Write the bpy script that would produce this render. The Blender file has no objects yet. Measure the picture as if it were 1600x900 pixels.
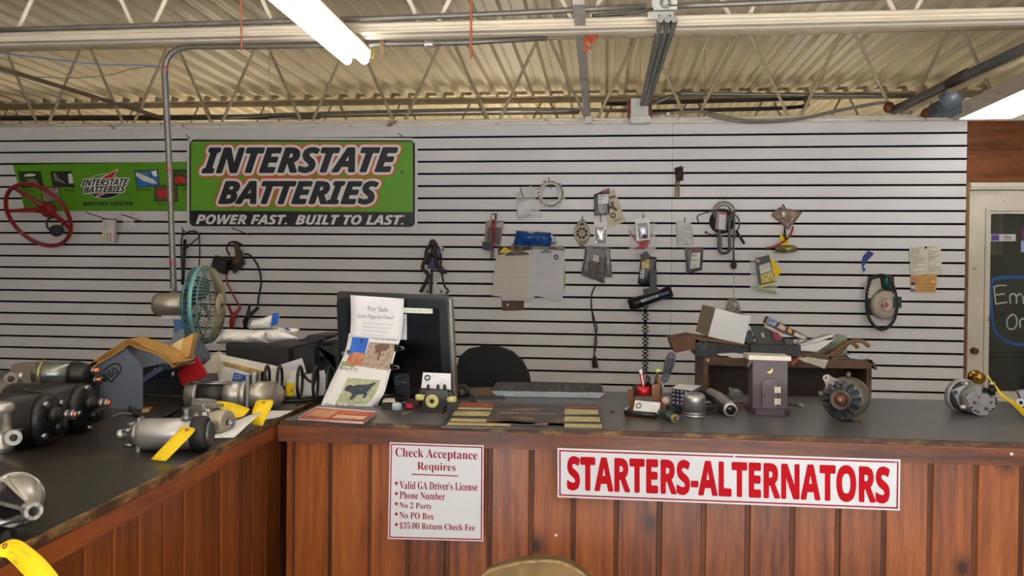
import bpy, bmesh, math, random
from mathutils import Vector as V, Matrix, noise

# ---------------------------------------------------------------- camera, world, lights, exposure
SC = bpy.context.scene
COL = SC.collection
FPX, YAW, PIT, ROLL, D, CH = 1282.7, .1109, .01016, .01064, 5.065, 1.485
cF = V((-math.sin(YAW)*math.cos(PIT), math.cos(YAW)*math.cos(PIT), -math.sin(PIT)))
_R = V((math.cos(YAW), math.sin(YAW), 0)); _U = _R.cross(cF)
cR = _R*math.cos(ROLL) + _U*math.sin(ROLL); cU = _U*math.cos(ROLL) - _R*math.sin(ROLL)
CAMP = V((0, 0, CH))
cam = bpy.data.cameras.new('camera'); camo = bpy.data.objects.new('camera', cam); COL.objects.link(camo)
camo.matrix_world = Matrix(((cR.x, cU.x, -cF.x, 0), (cR.y, cU.y, -cF.y, 0), (cR.z, cU.z, -cF.z, CH), (0, 0, 0, 1)))
cam.sensor_width = 36; cam.lens = 36*FPX/1600; cam.clip_start = .05
SC.camera = camo
SC.view_settings.view_transform = 'Standard'; SC.view_settings.look = 'None'
SC.view_settings.gamma = 1; SC.view_settings.use_curve_mapping = False
SC.view_settings.exposure = 0.17
wd = bpy.data.worlds.new('sky'); SC.world = wd; wd.use_nodes = True
wd.node_tree.nodes['Background'].inputs[0].default_value = (.86, .93, 1, 1)
wd.node_tree.nodes['Background'].inputs[1].default_value = 0.7
def area(name, loc, target, sx, sy, power, color):
    l = bpy.data.lights.new(name, 'AREA'); l.shape = 'RECTANGLE'; l.size = sx; l.size_y = sy; l.energy = power; l.color = color
    o = bpy.data.objects.new(name, l); COL.objects.link(o); o.location = loc
    o.rotation_euler = (V(target)-V(loc)).to_track_quat('-Z', 'Y').to_euler()
    return o
# daylight through the shop windows behind and to the right of the camera
area('shop_window_daylight', (1.0, -2.85, 1.95), (.6, 5.0, 1.7), 5.2, 1.5, 85, (.94, .98, 1))
# low sun through the shop windows, falling on the floor behind the camera and lighting the ceiling from below
_s = bpy.data.lights.new('sun', 'SUN'); _s.energy = 125; _s.angle = .01; _s.color = (.96, .98, 1); _so = bpy.data.objects.new('sun', _s); COL.objects.link(_so); _so.location = (1, -8, 6)
_so.rotation_euler = V((.08, .70, -.71)).to_track_quat('-Z', 'Y').to_euler()
def point(name, loc, power, color, r=.15):
    l = bpy.data.lights.new(name, 'POINT'); l.energy = power; l.color = color; l.shadow_soft_size = r
    o = bpy.data.objects.new(name, l); COL.objects.link(o); o.location = loc
point('back_room_lamp', (-3.5, 7.3, 1.9), 46, (1, .87, .64))
point('back_room_lamp', (-.9, 7.3, 1.9), 54, (1, .89, .68))
point('back_room_lamp', (1.9, 7.3, 1.9), 30, (1, .9, .7))

# ---------------------------------------------------------------- pixel rays to real points
def ray(x, y): return cF + cR*((x-800)/FPX) - cU*((y-450)/FPX)
def at(x, y, Y): r = ray(x, y); return CAMP + r*(Y/r.y)
CT = 1.045
def onz(x, y, Z=CT): r = ray(x, y); return CAMP + r*((Z-CH)/r.z)
def W(x, y, off=.004): return at(x, y, D-off)
def qat(pts, Y): return [at(a, b, Y) for a, b in pts]
def rect(x0, y0, x1, y1): return [(x0, y0), (x1, y0), (x1, y1), (x0, y1)]
def qW(pts, off=.004): return qat(pts, D-off)
def bil(q): return lambda u, v: (q[0]*(1-u)+q[1]*u)*(1-v) + (q[3]*(1-u)+q[2]*u)*v

# ---------------------------------------------------------------- mesh builder
class MB:
    def __init__(s): s.v = []; s.f = []; s.sm = []
    def add(s, vs, fs, smooth=False):
        b = len(s.v); s.v += [V(p) for p in vs]
        for f in fs: s.f.append([b+i for i in f]); s.sm.append(smooth)
        return s
    def box(s, x0, x1, y0, y1, z0, z1):
        return s.hexa([(x0,y0,z0),(x1,y0,z0),(x1,y1,z0),(x0,y1,z0)], [(x0,y0,z1),(x1,y0,z1),(x1,y1,z1),(x0,y1,z1)])
    def hexa(s, a, b): return s.add(list(a)+list(b), [(3,2,1,0),(4,5,6,7),(0,1,5,4),(1,2,6,5),(2,3,7,6),(3,0,4,7)])
    def obox(s, c, ax, ay, az):   # centre and three half-vectors
        c, ax, ay, az = map(V, (c, ax, ay, az))
        return s.hexa([c-ax-ay-az, c+ax-ay-az, c+ax+ay-az, c-ax+ay-az], [c-ax-ay+az, c+ax-ay+az, c+ax+ay+az, c-ax+ay+az])
    def prism(s, poly, d):
        poly = [V(p) for p in poly]; d = V(d); n = len(poly)
        return s.add(poly+[p+d for p in poly], [tuple(range(n))[::-1], tuple(range(n, 2*n))]+[(i, (i+1) % n, n+(i+1) % n, n+i) for i in range(n)])
    def tube(s, pts, r, n=8, closed=False, smooth=True):
        pts = [V(p) for p in pts]; m = len(pts)
        rr = r if isinstance(r, (list, tuple)) else [r]*m
        vs = []; prev = None
        for i, p in enumerate(pts):
            if closed: t = pts[(i+1) % m]-pts[i-1]
            else: t = pts[min(i+1, m-1)]-pts[max(i-1, 0)]
            if t.length < 1e-9: t = V((0, 0, 1))
            t.normalize()
            if prev is None:
                a = V((0, 0, 1)) if abs(t.z) < .9 else V((1, 0, 0)); a = (a-t*a.dot(t)).normalized()
            else:
                a = prev-t*prev.dot(t)
                a = a.normalized() if a.length > 1e-6 else t.orthogonal().normalized()
            prev = a; b = t.cross(a)
            for k in range(n):
                q = 2*math.pi*k/n; vs.append(p+(a*math.cos(q)+b*math.sin(q))*rr[i])
        fs = []
        for i in range(m if closed else m-1):
            j = (i+1) % m
            for k in range(n): fs.append((i*n+k, i*n+(k+1) % n, j*n+(k+1) % n, j*n+k))
        s.add(vs, fs, smooth)
        if not closed: b0 = len(s.v)-m*n; s.f += [[b0+k for k in range(n)][::-1], [b0+(m-1)*n+k for k in range(n)]]; s.sm += [False, False]
        return s
    def lathe(s, prof, p, axis, n=24, smooth=True, cap=True):   # prof: (t along axis, radius); repeat a point to keep a hard edge
        p = V(p); ax = V(axis).normalized(); a = ax.orthogonal().normalized(); b = ax.cross(a); vs = []
        for t, r in prof:
            for k in range(n): q = 2*math.pi*k/n; vs.append(p+ax*t+(a*math.cos(q)+b*math.sin(q))*r)
        fs = [(i*n+k, i*n+(k+1) % n, (i+1)*n+(k+1) % n, (i+1)*n+k) for i in range(len(prof)-1) if prof[i] != prof[i+1] for k in range(n)]
        s.add(vs, fs, smooth); m = len(prof); b0 = len(s.v)-m*n
        if cap and prof[0][1] > 1e-5: s.f.append([b0+k for k in range(n)][::-1]); s.sm.append(False)
        if cap and prof[-1][1] > 1e-5: s.f.append([b0+(m-1)*n+k for k in range(n)]); s.sm.append(False)
        return s
    def cyl(s, p0, p1, r, r1=None, n=16):
        p0, p1 = V(p0), V(p1); d = p1-p0
        return s.lathe([(0, r), (d.length, r if r1 is None else r1)], p0, d, n)
    def ball(s, c, r, n=12, m=8):
        r = V((r, r, r)) if not hasattr(r, '__len__') else V(r); c = V(c); vs = []
        for i in range(m+1):
            th = math.pi*i/m
            for k in range(n): q = 2*math.pi*k/n; vs.append(c+V((r.x*math.sin(th)*math.cos(q), r.y*math.sin(th)*math.sin(q), r.z*math.cos(th))))
        return s.add(vs, [(i*n+k, (i+1)*n+k, (i+1)*n+(k+1) % n, i*n+(k+1) % n) for i in range(m) for k in range(n)], True)
    def ring(s, c, axis, R, r, n=24, m=6, sq=None):
        c = V(c); ax = V(axis).normalized(); a = ax.orthogonal().normalized() if sq is None else V(sq).normalized(); b = ax.cross(a)
        return s.tube([c+(a*math.cos(2*math.pi*k/n)+b*math.sin(2*math.pi*k/n))*R for k in range(n)], r, m, True)
    def annulus(s, c, axis, R, r, h, n=32):   # flat ring with a hole
        c = V(c); ax = V(axis).normalized(); a = ax.orthogonal().normalized(); b = ax.cross(a); vs = []
        for (rad, t) in ((R, 0), (R, h), (r, h), (r, 0)):
            for k in range(n): q = 2*math.pi*k/n; vs.append(c+ax*t+(a*math.cos(q)+b*math.sin(q))*rad)
        return s.add(vs, [(i*n+k, i*n+(k+1) % n, ((i+1) % 4)*n+(k+1) % n, ((i+1) % 4)*n+k) for i in range(4) for k in range(n)], False)
    def surf(s, S, nu, nv, smooth=True, thick=0):
        vs = [S(i/nu, j/nv) for j in range(nv+1) for i in range(nu+1)]; w = nu+1
        fs = [(j*w+i, (j+1)*w+i, (j+1)*w+i+1, j*w+i+1) for j in range(nv) for i in range(nu)]
        if not thick: return s.add(vs, fs, smooth)
        n0 = (vs[nu*1]-vs[0]).cross(vs[w*nv]-vs[0]).normalized()
        if n0.dot(CAMP-vs[0]) > 0: n0 = -n0
        N = len(vs); per = [i for i in range(nu+1)]+[j*w+nu for j in range(1, nv+1)]+[nv*w+i for i in range(nu-1, -1, -1)]+[j*w for j in range(nv-1, 0, -1)]
        vs2 = vs+[p+n0*thick for p in vs]
        fs2 = fs+[tuple(N+k for k in f[::-1]) for f in fs]+[(per[k], per[(k+1) % len(per)], N+per[(k+1) % len(per)], N+per[k]) for k in range(len(per))]
        return s.add(vs2, fs2, smooth)
    def quad(s, q, thick=.001): return s.surf(bil(q), 1, 1, False, thick)
    def bag(s, q, thick, seed=1, nu=9, nv=11, crumple=1.0):   # a filled bag: puffed crumpled front on a flat back
        S = bil(q); w = (q[1]-q[0]).length; n0 = (q[1]-q[0]).cross(q[3]-q[0]).normalized()
        if n0.dot(CAMP-q[0]) < 0: n0 = -n0
        o = V((seed*3.1, seed*1.7, seed*.9))
        def F(u, v):
            p = S(u, v); pr = max(0, math.sin(math.pi*u)*math.sin(math.pi*v))**.5
            nz = noise.noise(p*22+o); n2 = noise.noise(p*60+o)
            e = noise.noise_vector(p*30+o)*w*.05*crumple
            return p+n0*(thick*(pr*(.75+.5*nz*crumple)+.12*n2*crumple)+.001)+V((e.x, 0, e.z))
        s.surf(F, nu, nv, False)
        return s.surf(lambda u, v: (lambda p: V((p.x, 0, p.z))+V((0, S(u, v).y, 0)))(F(1-u, v)), nu, nv, False)

WL = {}
def obj(name, mb, mat, parent=None, **kw):
    me = bpy.data.meshes.new(name); off = WL.get(parent, V((0, 0, 0)))
    me.from_pydata([tuple(p-off) for p in mb.v], [], mb.f); me.polygons.foreach_set('use_smooth', mb.sm)
    me.materials.append(mat); me.update()
    bm = bmesh.new(); bm.from_mesh(me); bmesh.ops.recalc_face_normals(bm, faces=bm.faces); bm.to_mesh(me); bm.free()
    o = bpy.data.objects.new(name, me); COL.objects.link(o)
    if parent is not None: o.parent = parent; WL[o] = off
    for k, v in kw.items(): o[k] = v
    return o
def thing(name, label, cat, loc, group=None, kind=None):
    o = bpy.data.objects.new(name, None); COL.objects.link(o); o.location = loc; o.empty_display_size = .05
    WL[o] = V(loc); o['label'] = label; o['category'] = cat
    if group: o['group'] = group
    return o
def solo(name, label, cat, mb, mat, group=None):
    xs = [p.x for p in mb.v]; ys = [p.y for p in mb.v]; zs = [p.z for p in mb.v]
    c = V(((min(xs)+max(xs))/2, (min(ys)+max(ys))/2, min(zs)))
    for i, p in enumerate(mb.v): mb.v[i] = p-c
    o = obj(name, mb, mat); o.location = c; WL[o] = c; o['label'] = label; o['category'] = cat
    if group: o['group'] = group
    return o
def struct(name, mb, mat, parent=None):
    o = obj(name, mb, mat, parent)
    if parent is None: o['kind'] = 'structure'; WL[o] = V((0, 0, 0))
    return o

# ---------------------------------------------------------------- materials
def lin(c): return tuple(((x/255)/12.92 if x/255 <= .04045 else ((x/255+.055)/1.055)**2.4) for x in c)+(1,)
def base(name):
    m = bpy.data.materials.new(name); m.use_nodes = True; nt = m.node_tree; return m, nt, nt.nodes['Principled BSDF']
def N(nt, t, **kw):
    n = nt.nodes.new(t)
    for k, v in kw.items():
        if k.startswith('i_'): n.inputs[int(k[2:])].default_value = v
        else: setattr(n, k, v)
    return n
def ramp(nt, fac, stops):
    r = N(nt, 'ShaderNodeValToRGB'); nt.links.new(fac, r.inputs[0]); e = r.color_ramp.elements
    while len(e) < len(stops): e.new(.5)
    for k, (p, c) in enumerate(stops): e[k].position = p; e[k].color = c
    return r.outputs[0]
def coords(nt, scale, rnd=False):
    tc = N(nt, 'ShaderNodeTexCoord'); mp = N(nt, 'ShaderNodeMapping'); nt.links.new(tc.outputs['Object'], mp.inputs[0])
    mp.inputs['Scale'].default_value = scale if hasattr(scale, '__len__') else (scale,)*3
    if rnd:
        oi = N(nt, 'ShaderNodeObjectInfo'); mu = N(nt, 'ShaderNodeMath', operation='MULTIPLY', i_1=50.0); nt.links.new(oi.outputs['Random'], mu.inputs[0])
        cb = N(nt, 'ShaderNodeCombineXYZ'); [nt.links.new(mu.outputs[0], cb.inputs[k]) for k in range(3)]; nt.links.new(cb.outputs[0], mp.inputs['Location'])
    return mp.outputs[0]
def noi(nt, vec, scale, detail=3, rough=.55):
    n = N(nt, 'ShaderNodeTexNoise'); n.inputs['Scale'].default_value = scale; n.inputs['Detail'].default_value = detail; n.inputs['Roughness'].default_value = rough
    nt.links.new(vec, n.inputs['Vector']); return n.outputs[0]
def mixc(nt, fac, a, b):
    m = N(nt, 'ShaderNodeMix', data_type='RGBA')
    for s, x in ((0, fac), (6, a), (7, b)):
        if hasattr(x, 'is_output'): nt.links.new(x, m.inputs[s])
        else: m.inputs[s].default_value = x
    return m.outputs[2]
MATS = {}
def M(rgb, rough=.5, metal=0, var=.12, scale=14, bump=0, alpha=1, spec=None, dirt=None, trans=0):
    key = (tuple(rgb), rough, metal, var, scale, bump, alpha, spec, dirt, trans)
    if key in MATS: return MATS[key]
    m, nt, b = base('paint_%d' % len(MATS)); c = lin(rgb); MATS[key] = m
    vec = coords(nt, 1)
    nz = noi(nt, vec, scale)
    lo = tuple(x*(1-var*1.6) for x in c[:3])+(1,); hi = tuple(min(1, x*(1+var)) for x in c[:3])+(1,)
    col = ramp(nt, nz, [(.3, lo), (.7, hi)])
    if dirt:
        f = ramp(nt, noi(nt, vec, dirt[1], 5, .7), [(dirt[2], (0, 0, 0, 1)), (dirt[2]+.1, (1, 1, 1, 1))])
        col = mixc(nt, f, col, lin(dirt[0]))
    nt.links.new(col, b.inputs['Base Color']); b.inputs['Roughness'].default_value = rough; b.inputs['Metallic'].default_value = metal
    if alpha < 1: b.inputs['Alpha'].default_value = alpha
    if trans: b.inputs['Transmission Weight'].default_value = trans
    if spec is not None: b.inputs['Specular IOR Level'].default_value = spec
    if bump:
        bp = N(nt, 'ShaderNodeBump'); bp.inputs['Strength'].default_value = bump; bp.inputs['Distance'].default_value = .004
        nt.links.new(noi(nt, vec, scale*4), bp.inputs['Height']); nt.links.new(bp.outputs[0], b.inputs['Normal'])
    return m
def emit(rgb, s):
    m = bpy.data.materials.new('lamp_glow'); m.use_nodes = True; nt = m.node_tree; nt.nodes.clear()
    e = N(nt, 'ShaderNodeEmission'); e.inputs[0].default_value = lin(rgb); e.inputs[1].default_value = s
    o = N(nt, 'ShaderNodeOutputMaterial'); nt.links.new(e.outputs[0], o.inputs[0]); return m
def woodmat(name, dark, mid, light, scale, knots=0, rough=.35, wear=None):
    m, nt, b = base(name); vec = coords(nt, scale, True)
    n1 = noi(nt, vec, 2.2, 6, .62)
    oi = N(nt, 'ShaderNodeObjectInfo')
    mr = N(nt, 'ShaderNodeMapRange', i_3=-.14, i_4=.14); nt.links.new(oi.outputs['Random'], mr.inputs[0])
    ad = N(nt, 'ShaderNodeMath', operation='ADD'); nt.links.new(n1, ad.inputs[0]); nt.links.new(mr.outputs[0], ad.inputs[1])
    col = ramp(nt, ad.outputs[0], [(.25, lin(dark)), (.5, lin(mid)), (.78, lin(light))])
    fine = ramp(nt, noi(nt, coords(nt, tuple(x*7 for x in scale), True), 3, 2), [(.42, (.72, .72, .72, 1)), (.56, (1, 1, 1, 1))])
    mm = N(nt, 'ShaderNodeMix', data_type='RGBA', blend_type='MULTIPLY'); mm.inputs[0].default_value = .55
    nt.links.new(col, mm.inputs[6]); nt.links.new(fine, mm.inputs[7]); col = mm.outputs[2]
    if knots:
        vo = N(nt, 'ShaderNodeTexVoronoi', voronoi_dimensions='2D'); vo.inputs['Scale'].default_value = knots
        sp = N(nt, 'ShaderNodeSeparateXYZ'); nt.links.new(coords(nt, (1, 1, .7), True), sp.inputs[0]); cb2 = N(nt, 'ShaderNodeCombineXYZ')
        nt.links.new(sp.outputs[0], cb2.inputs[0]); nt.links.new(sp.outputs[2], cb2.inputs[1]); nt.links.new(cb2.outputs[0], vo.inputs['Vector'])
        f = ramp(nt, vo.outputs['Distance'], [(.03, (1, 1, 1, 1)), (.05, (.6, .6, .6, 1)), (.13, (0, 0, 0, 1))])
        col = mixc(nt, f, col, lin((52, 26, 14)))
    if wear:
        f = ramp(nt, noi(nt, coords(nt, 1), wear[1], 6, .7), [(wear[2], (0, 0, 0, 1)), (wear[2]+.08, (1, 1, 1, 1))])
        col = mixc(nt, f, col, lin(wear[0]))
    nt.links.new(col, b.inputs['Base Color']); b.inputs['Roughness'].default_value = rough; b.inputs['Specular IOR Level'].default_value = .3
    bp = N(nt, 'ShaderNodeBump'); bp.inputs['Strength'].default_value = .15; bp.inputs['Distance'].default_value = .002
    nt.links.new(n1, bp.inputs['Height']); nt.links.new(bp.outputs[0], b.inputs['Normal'])
    return m

# ---------------------------------------------------------------- flat print: lettering, patches, pen strokes
def mathfont(s, f):
    t = {'b': (0x1D5D4, 0x1D5EE, 0x1D7EC), 'i': (0x1D63C, 0x1D656, 0x1D7EC), 's': (0x1D400, 0x1D41A, 0x1D7CE)}.get(f)
    if not t: return s
    return ''.join(chr(t[0]+ord(c)-65) if 'A' <= c <= 'Z' else chr(t[1]+ord(c)-97) if 'a' <= c <= 'z' else chr(t[2]+ord(c)-48) if '0' <= c <= '9' else c for c in s)
def text_mesh(body, font='n', outl=0, res=3, space=1):
    c = bpy.data.curves.new('t', 'FONT'); c.body = mathfont(body, font); c.resolution_u = res; c.space_character = space; c.offset = outl
    o = bpy.data.objects.new('t', c); COL.objects.link(o); me = o.to_mesh()
    vs = [v.co.copy() for v in me.vertices]; fs = [list(p.vertices) for p in me.polygons]
    o.to_mesh_clear(); bpy.data.objects.remove(o); bpy.data.curves.remove(c); return vs, fs
def lettering(mb, body, S, off=.0012, font='n', outl=0, shear=0, space=1, res=3, bold=0):
    """print a line of text so that its box fills the patch S (four corner points or a function of u, v)"""
    if not callable(S):
        q = S; n = (q[1]-q[0]).cross(q[3]-q[0]).normalized(); n = n if n.dot(CAMP-q[0]) > 0 else -n; S = bil(q)
    else:
        q = [S(0, 0), S(1, 0), S(1, 1), S(0, 1)]; n = (q[1]-q[0]).cross(q[3]-q[0]).normalized(); n = n if n.dot(CAMP-q[0]) > 0 else -n
    b0, f0 = text_mesh(body, font, 0, res, space)
    if not b0: return mb
    sx = lambda p: p.x+shear*p.y
    x0 = min(map(sx, b0)); x1 = max(map(sx, b0)); y0 = min(p.y for p in b0); y1 = max(p.y for p in b0)
    rr = bold+outl; k = 12 if outl else 8   # heavier or outlined letters: the glyphs spread round a small circle
    for i in range(k if rr > 0 else 1):
        a = 2*math.pi*i/k; dx, dy = (rr*math.cos(a), rr*math.sin(a)) if rr > 0 else (0, 0)
        mb.add([S((sx(p)+dx-x0)/(x1-x0), (y1-p.y-dy)/(y1-y0))+n*(off+i*4e-5) for p in b0], f0)
    return mb
def stroke(mb, pts, w, n=None):
    """a flat pen or brush stroke of width w through the points"""
    pts = [V(p) for p in pts]; n = V(n) if n else (CAMP-pts[0]).normalized(); vs = []
    for i, p in enumerate(pts):
        t = pts[min(i+1, len(pts)-1)]-pts[max(i-1, 0)]; t = t.normalized() if t.length > 1e-9 else V((1, 0, 0)); b = t.cross(n).normalized()*w/2
        vs += [p-b, p+b]
    return mb.add(vs, [(2*i, 2*i+1, 2*i+3, 2*i+2) for i in range(len(pts)-1)])
def scribble(mb, S, lines, seed, w=.0012, off=.001, fill=.9):
    """unreadable rows of small handwriting or print on patch S"""
    rnd = random.Random(seed)
    q = [S(0, 0), S(1, 0), S(1, 1), S(0, 1)]; n = (q[1]-q[0]).cross(q[3]-q[0]).normalized(); n = n if n.dot(CAMP-q[0]) > 0 else -n
    for k in range(lines):
        u = .04; v = (k+.5)/lines
        while u < fill:
            L = rnd.uniform(.05, .16); pts = []
            for j in range(6): pts.append(S(min(.97, u+L*j/5), v+rnd.uniform(-.28, .28)/lines)+n*off)
            stroke(mb, pts, w, n); u += L+.04
            if rnd.random() < .12: break
    return mb
def patch(mb, q, off=.001):
    n = (q[1]-q[0]).cross(q[3]-q[0]).normalized(); n = n if n.dot(CAMP-q[0]) > 0 else -n
    return mb.add([p+n*off for p in q], [tuple(range(len(q)))])
def curve(pts, k=6):
    """Catmull-Rom through the points"""
    P = [V(p) for p in pts]; P = [P[0]*2-P[1]]+P+[P[-1]*2-P[-2]]; out = []
    for i in range(1, len(P)-2):
        for j in range(k):
            t = j/k; a, b, c, d = P[i-1], P[i], P[i+1], P[i+2]
            out.append(.5*((2*b)+(c-a)*t+(2*a-5*b+4*c-d)*t*t+(3*b-a-3*c+d)*t**3))
    return out+[P[-2]]
BLACK = M((24, 23, 24), .45); INK = M((30, 30, 36), .6, var=0); WHITE = M((226, 225, 222), .6, var=.03)
PAPER = M((224, 225, 226), .75, var=.04, scale=6); YEL = M((238, 202, 8), .6, var=.03); RED = M((176, 22, 28), .4, var=.06)
ALU = M((190, 187, 182), .38, .75, .1, 20, .1); ALUD = M((150, 147, 143), .42, .8, .15, 20, .12); STEEL = M((140, 142, 148), .3, .9, .08, 6)
IRON = M((28, 26, 27), .38, .2, .15, 10, .1); RUST = M((120, 62, 36), .8, 0, .35, 30, .3); COPPER = M((214, 130, 92), .35, .8)
CLEAR = M((240, 240, 240), .16, 0, .04, 30, .6, alpha=.27); CLEARD = M((176, 176, 176), .2, 0, .1, 30, .6, alpha=.55)
GALV = M((128, 124, 117), .48, .6, .1, 25); RUBBER = M((30, 29, 30), .6); KRAFT = M((176, 138, 84), .8, var=.08)
BROWNCARD = M((142, 100, 62), .85, var=.12); TEAL = M((70, 132, 140), .4, .1, .15)

# ================================================================ STRUCTURE
MW = M((196, 193, 190), .55, var=.03, scale=3)
SLAT = M((212, 209, 211), .5, var=.035, scale=2.5, bump=.03)
SLOT = M((7, 6, 6), .9, var=0, spec=.1)
fl = MB().box(-7.7, 5, -3, 9, -.1, 0); struct('floor', fl, M((184, 180, 176), .5, var=.1, scale=3))

struct('wall_left', MB().box(-7.7, -7.56, -3, 9, 0, 3.03), M((104, 94, 84), .7, var=.06))
fw = struct('baffle_wall_front', MB().box(-7.7, -3.2, -3.15, -3.0, 0, 3.03), M((128, 118, 106), .8)); obj('opening_baffle', MB().box(-3.198, .6, -3.15, -3.0, 0, .4), M((128, 118, 106), .8), fw)  # unseen wall added to darken reflections and narrow the incoming light
obj('opening_baffle', MB().box(2.6, 5, -3.15, -3.0, .452, 2.248), M((150, 140, 128), .7), fw); obj('opening_baffle', MB().box(.602, 5, -3.15, -3.0, 0, .45), M((150, 140, 128), .7), fw); obj('upper_baffle', MB().box(-3.198, 5, -3.15, -3.0, 2.25, 3.03), M((150, 140, 128), .7), fw)  # solid pieces shape the unseen opening to steer the sun patch
struct('wall_right', MB().box(5, 5.14, -3, 9, 0, 3.03), M((150, 140, 128), .7, var=.06))
struct('wall_far', MB().box(-7.7, 5.1, 9, 9.12, 0, 3.03), M((200, 186, 150), .7, var=.05))
wb = struct('wall_back', MB().box(-7.5, 2.1, D+.014, D+.12, 0, 2.44), SLOT)
Z1 = CH+.8864
for (xa, xb) in ((-7.5, .4065), (.4085, 2.1)):
    zt = 2.44; first = None; k = 0
    while zt > .03:
        zs = Z1-.0762*k; zb = max(zs+.0066, 0)
        obj('slat', MB().box(xa, xb, D, D+.0138, zb, zt), SLAT, wb); zt = zs-.0066; k += 1
# wall right of the slats: timber over the door, then plain wall
tr = struct('trim_1', MB().box(2.102, 3.6, D+.02, D+.12, 2.085, 2.44), SLOT)
WPANEL = woodmat('door_panel_wood', (62, 32, 14), (104, 56, 24), (124, 72, 34), (1.2, 8, 8), 0, .6, ((86, 74, 62), 2.2, .6))
for za, zb in ((2.085, 2.27), (2.272, 2.44)): obj('board', MB().box(2.104, 3.6, D+.004, D+.0195, za, zb), WPANEL, tr)
struct('trim_2', MB().box(2.102, 2.118, D-.004, D+.118, 0, 2.083), M((128, 92, 60), .7, var=.2))
struct('wall_right_of_door', MB().box(3.16, 5, D+.02, D+.12, 0, 2.084), MW)
struct('wall_above', MB().box(3.602, 5, D+.02, D+.12, 2.085, 2.44), MW)
DP = M((202, 194, 178), .6, 0, .06, 8, .15, dirt=((120, 100, 70), 16, .63))
dr = struct('door_1', MB().box(2.12, 3.15, D+.03, D+.07, 0, .86), DP)     # lower panel
def dpart(n, *b, m=DP): return obj(n, MB().box(*b), m, dr)
dpart('head_jamb', 2.12, 3.15, D-.006, D+.11, 2.04, 2.08); dpart('stop_bead', 2.122, 3.15, D-.012, D-.006, 2.052, 2.066)
dpart('left_stile', 2.124, 2.215, D+.02, D+.065, .86, 2.036); dpart('top_rail', 2.215, 3.06, D+.02, D+.065, 1.93, 2.036); dpart('right_stile', 3.06, 3.15, D+.02, D+.065, .86, 2.036)
for k, (a, e) in enumerate(((0, .006), (.016, -.002))):
    x0, zt = 2.215+a, 1.93-a
    dpart('glazing_bead', x0, x0+.014, D+.012-e, D+.034, .865, zt); dpart('glazing_bead', x0+.014, 3.06, D+.012-e, D+.034, zt-.014, zt)
gm, gnt, gb = base('door_glass'); gb.inputs['Base Color'].default_value = (.05, .06, .05, 1); gb.inputs['Roughness'].default_value = .06; gb.inputs['Alpha'].default_value = .4
pane = dpart('pane', 2.248, 3.058, D+.035, D+.041, .865, 1.895, m=gm)
dpart('horizontal_bar', 2.246, 3.06, D+.044, D+.052, at(1560, 551, D).z-.006, at(1560, 551, D).z+.006, m=IRON)
# panels added behind the glass, coloured in place of its outdoor reflection
struct('reflection_panel', MB().box(2.0, 3.9, D+.8, D+.86, .02, 2.4), M((104, 106, 84), .8, 0, .35, 2.2))
a_, b_ = at(1542, 345, D+.7), at(1562, 398, D+.7); struct('reflection_patch', MB().box(a_.x, b_.x, D+.66, D+.7, b_.z, a_.z+.1), M((176, 160, 130), .7))
struct('reflection_band', MB().box(2.0, 3.9, D+.76, D+.798, .02, 1.0), M((74, 54, 38), .8, 0, .2, 3))
kb = MB(); c = W(1521, 548, -.02); kb.cyl(c, c+V((0, -.03, 0)), .021, n=6); obj('deadbolt', kb, M((92, 66, 44), .5, .5), dr)
kb = MB(); c = W(1523, 589, -.02); kb.lathe([(0, .042), (.006, .042), (.01, .03), (.03, .014), (.042, .016), (.05, .03), (.066, .034), (.08, .026), (.086, .0)], c, (0, -1, 0), 20)
obj('door_knob', kb, M((190, 150, 70), .25, .9), dr)
S_ = lambda x, y: W(x, y, -.034)
mb = MB()   # painted words seen on the glass
for pts in ([(1553, 447), (1554, 459), (1556, 475)], [(1553, 448), (1562, 446), (1573, 446)], [(1555, 461), (1570, 459)], [(1556, 475), (1574, 472)],
            [(1579, 474), (1578, 462), (1584, 459), (1588, 464), (1588, 475)], [(1588, 464), (1593, 459), (1598, 464), (1599, 475)],
            [(1582, 491), (1575, 497), (1573, 507), (1577, 514), (1585, 513), (1589, 504), (1587, 494), (1581, 491)], [(1594, 512), (1594, 501), (1600, 498), (1605, 503), (1605, 513)],
            [(1606, 475), (1606, 462), (1611, 459), (1615, 464), (1615, 475)], [(1611, 498), (1611, 513)]):
    stroke(mb, [S_(*p) for p in curve([V((a, b, 0)) for a, b in pts], 4) for p in [(p.x, p.y)]], .0085)
obj('painted_lettering', mb, M((168, 168, 164), .7, var=.15, scale=60), pane)
mb = MB(); stroke(mb, [S_(p.x, p.y) for p in curve([V((a, b, 0)) for a, b in [(1640, 432), (1600, 433), (1560, 434), (1549, 442), (1548, 470), (1550, 500), (1556, 520), (1575, 535), (1600, 539), (1640, 540)]], 5)], .02)
obj('painted_border', mb, M((28, 84, 150), .6, var=.25, scale=40), pane)
obj('sticker', patch(MB(), qat(rect(1548, 366, 1587, 377), D+.034)), M((190, 186, 180), .5), pane)
obj('sticker_mark', patch(MB(), qat(rect(1549, 367, 1561, 376), D+.0335)), M((74, 58, 140), .5), pane)
obj('sticker_number', lettering(MB(), '390', qat(rect(1568, 368.5, 1580, 375), D+.033)), INK, pane)
obj('sticker', patch(MB(), qat(rect(1595, 356, 1625, 374), D+.034)), M((96, 40, 70), .5), pane)
obj('sticker', patch(MB(), qat(rect(1595, 376, 1625, 394), D+.034)), M((150, 170, 210), .5), pane)

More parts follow.
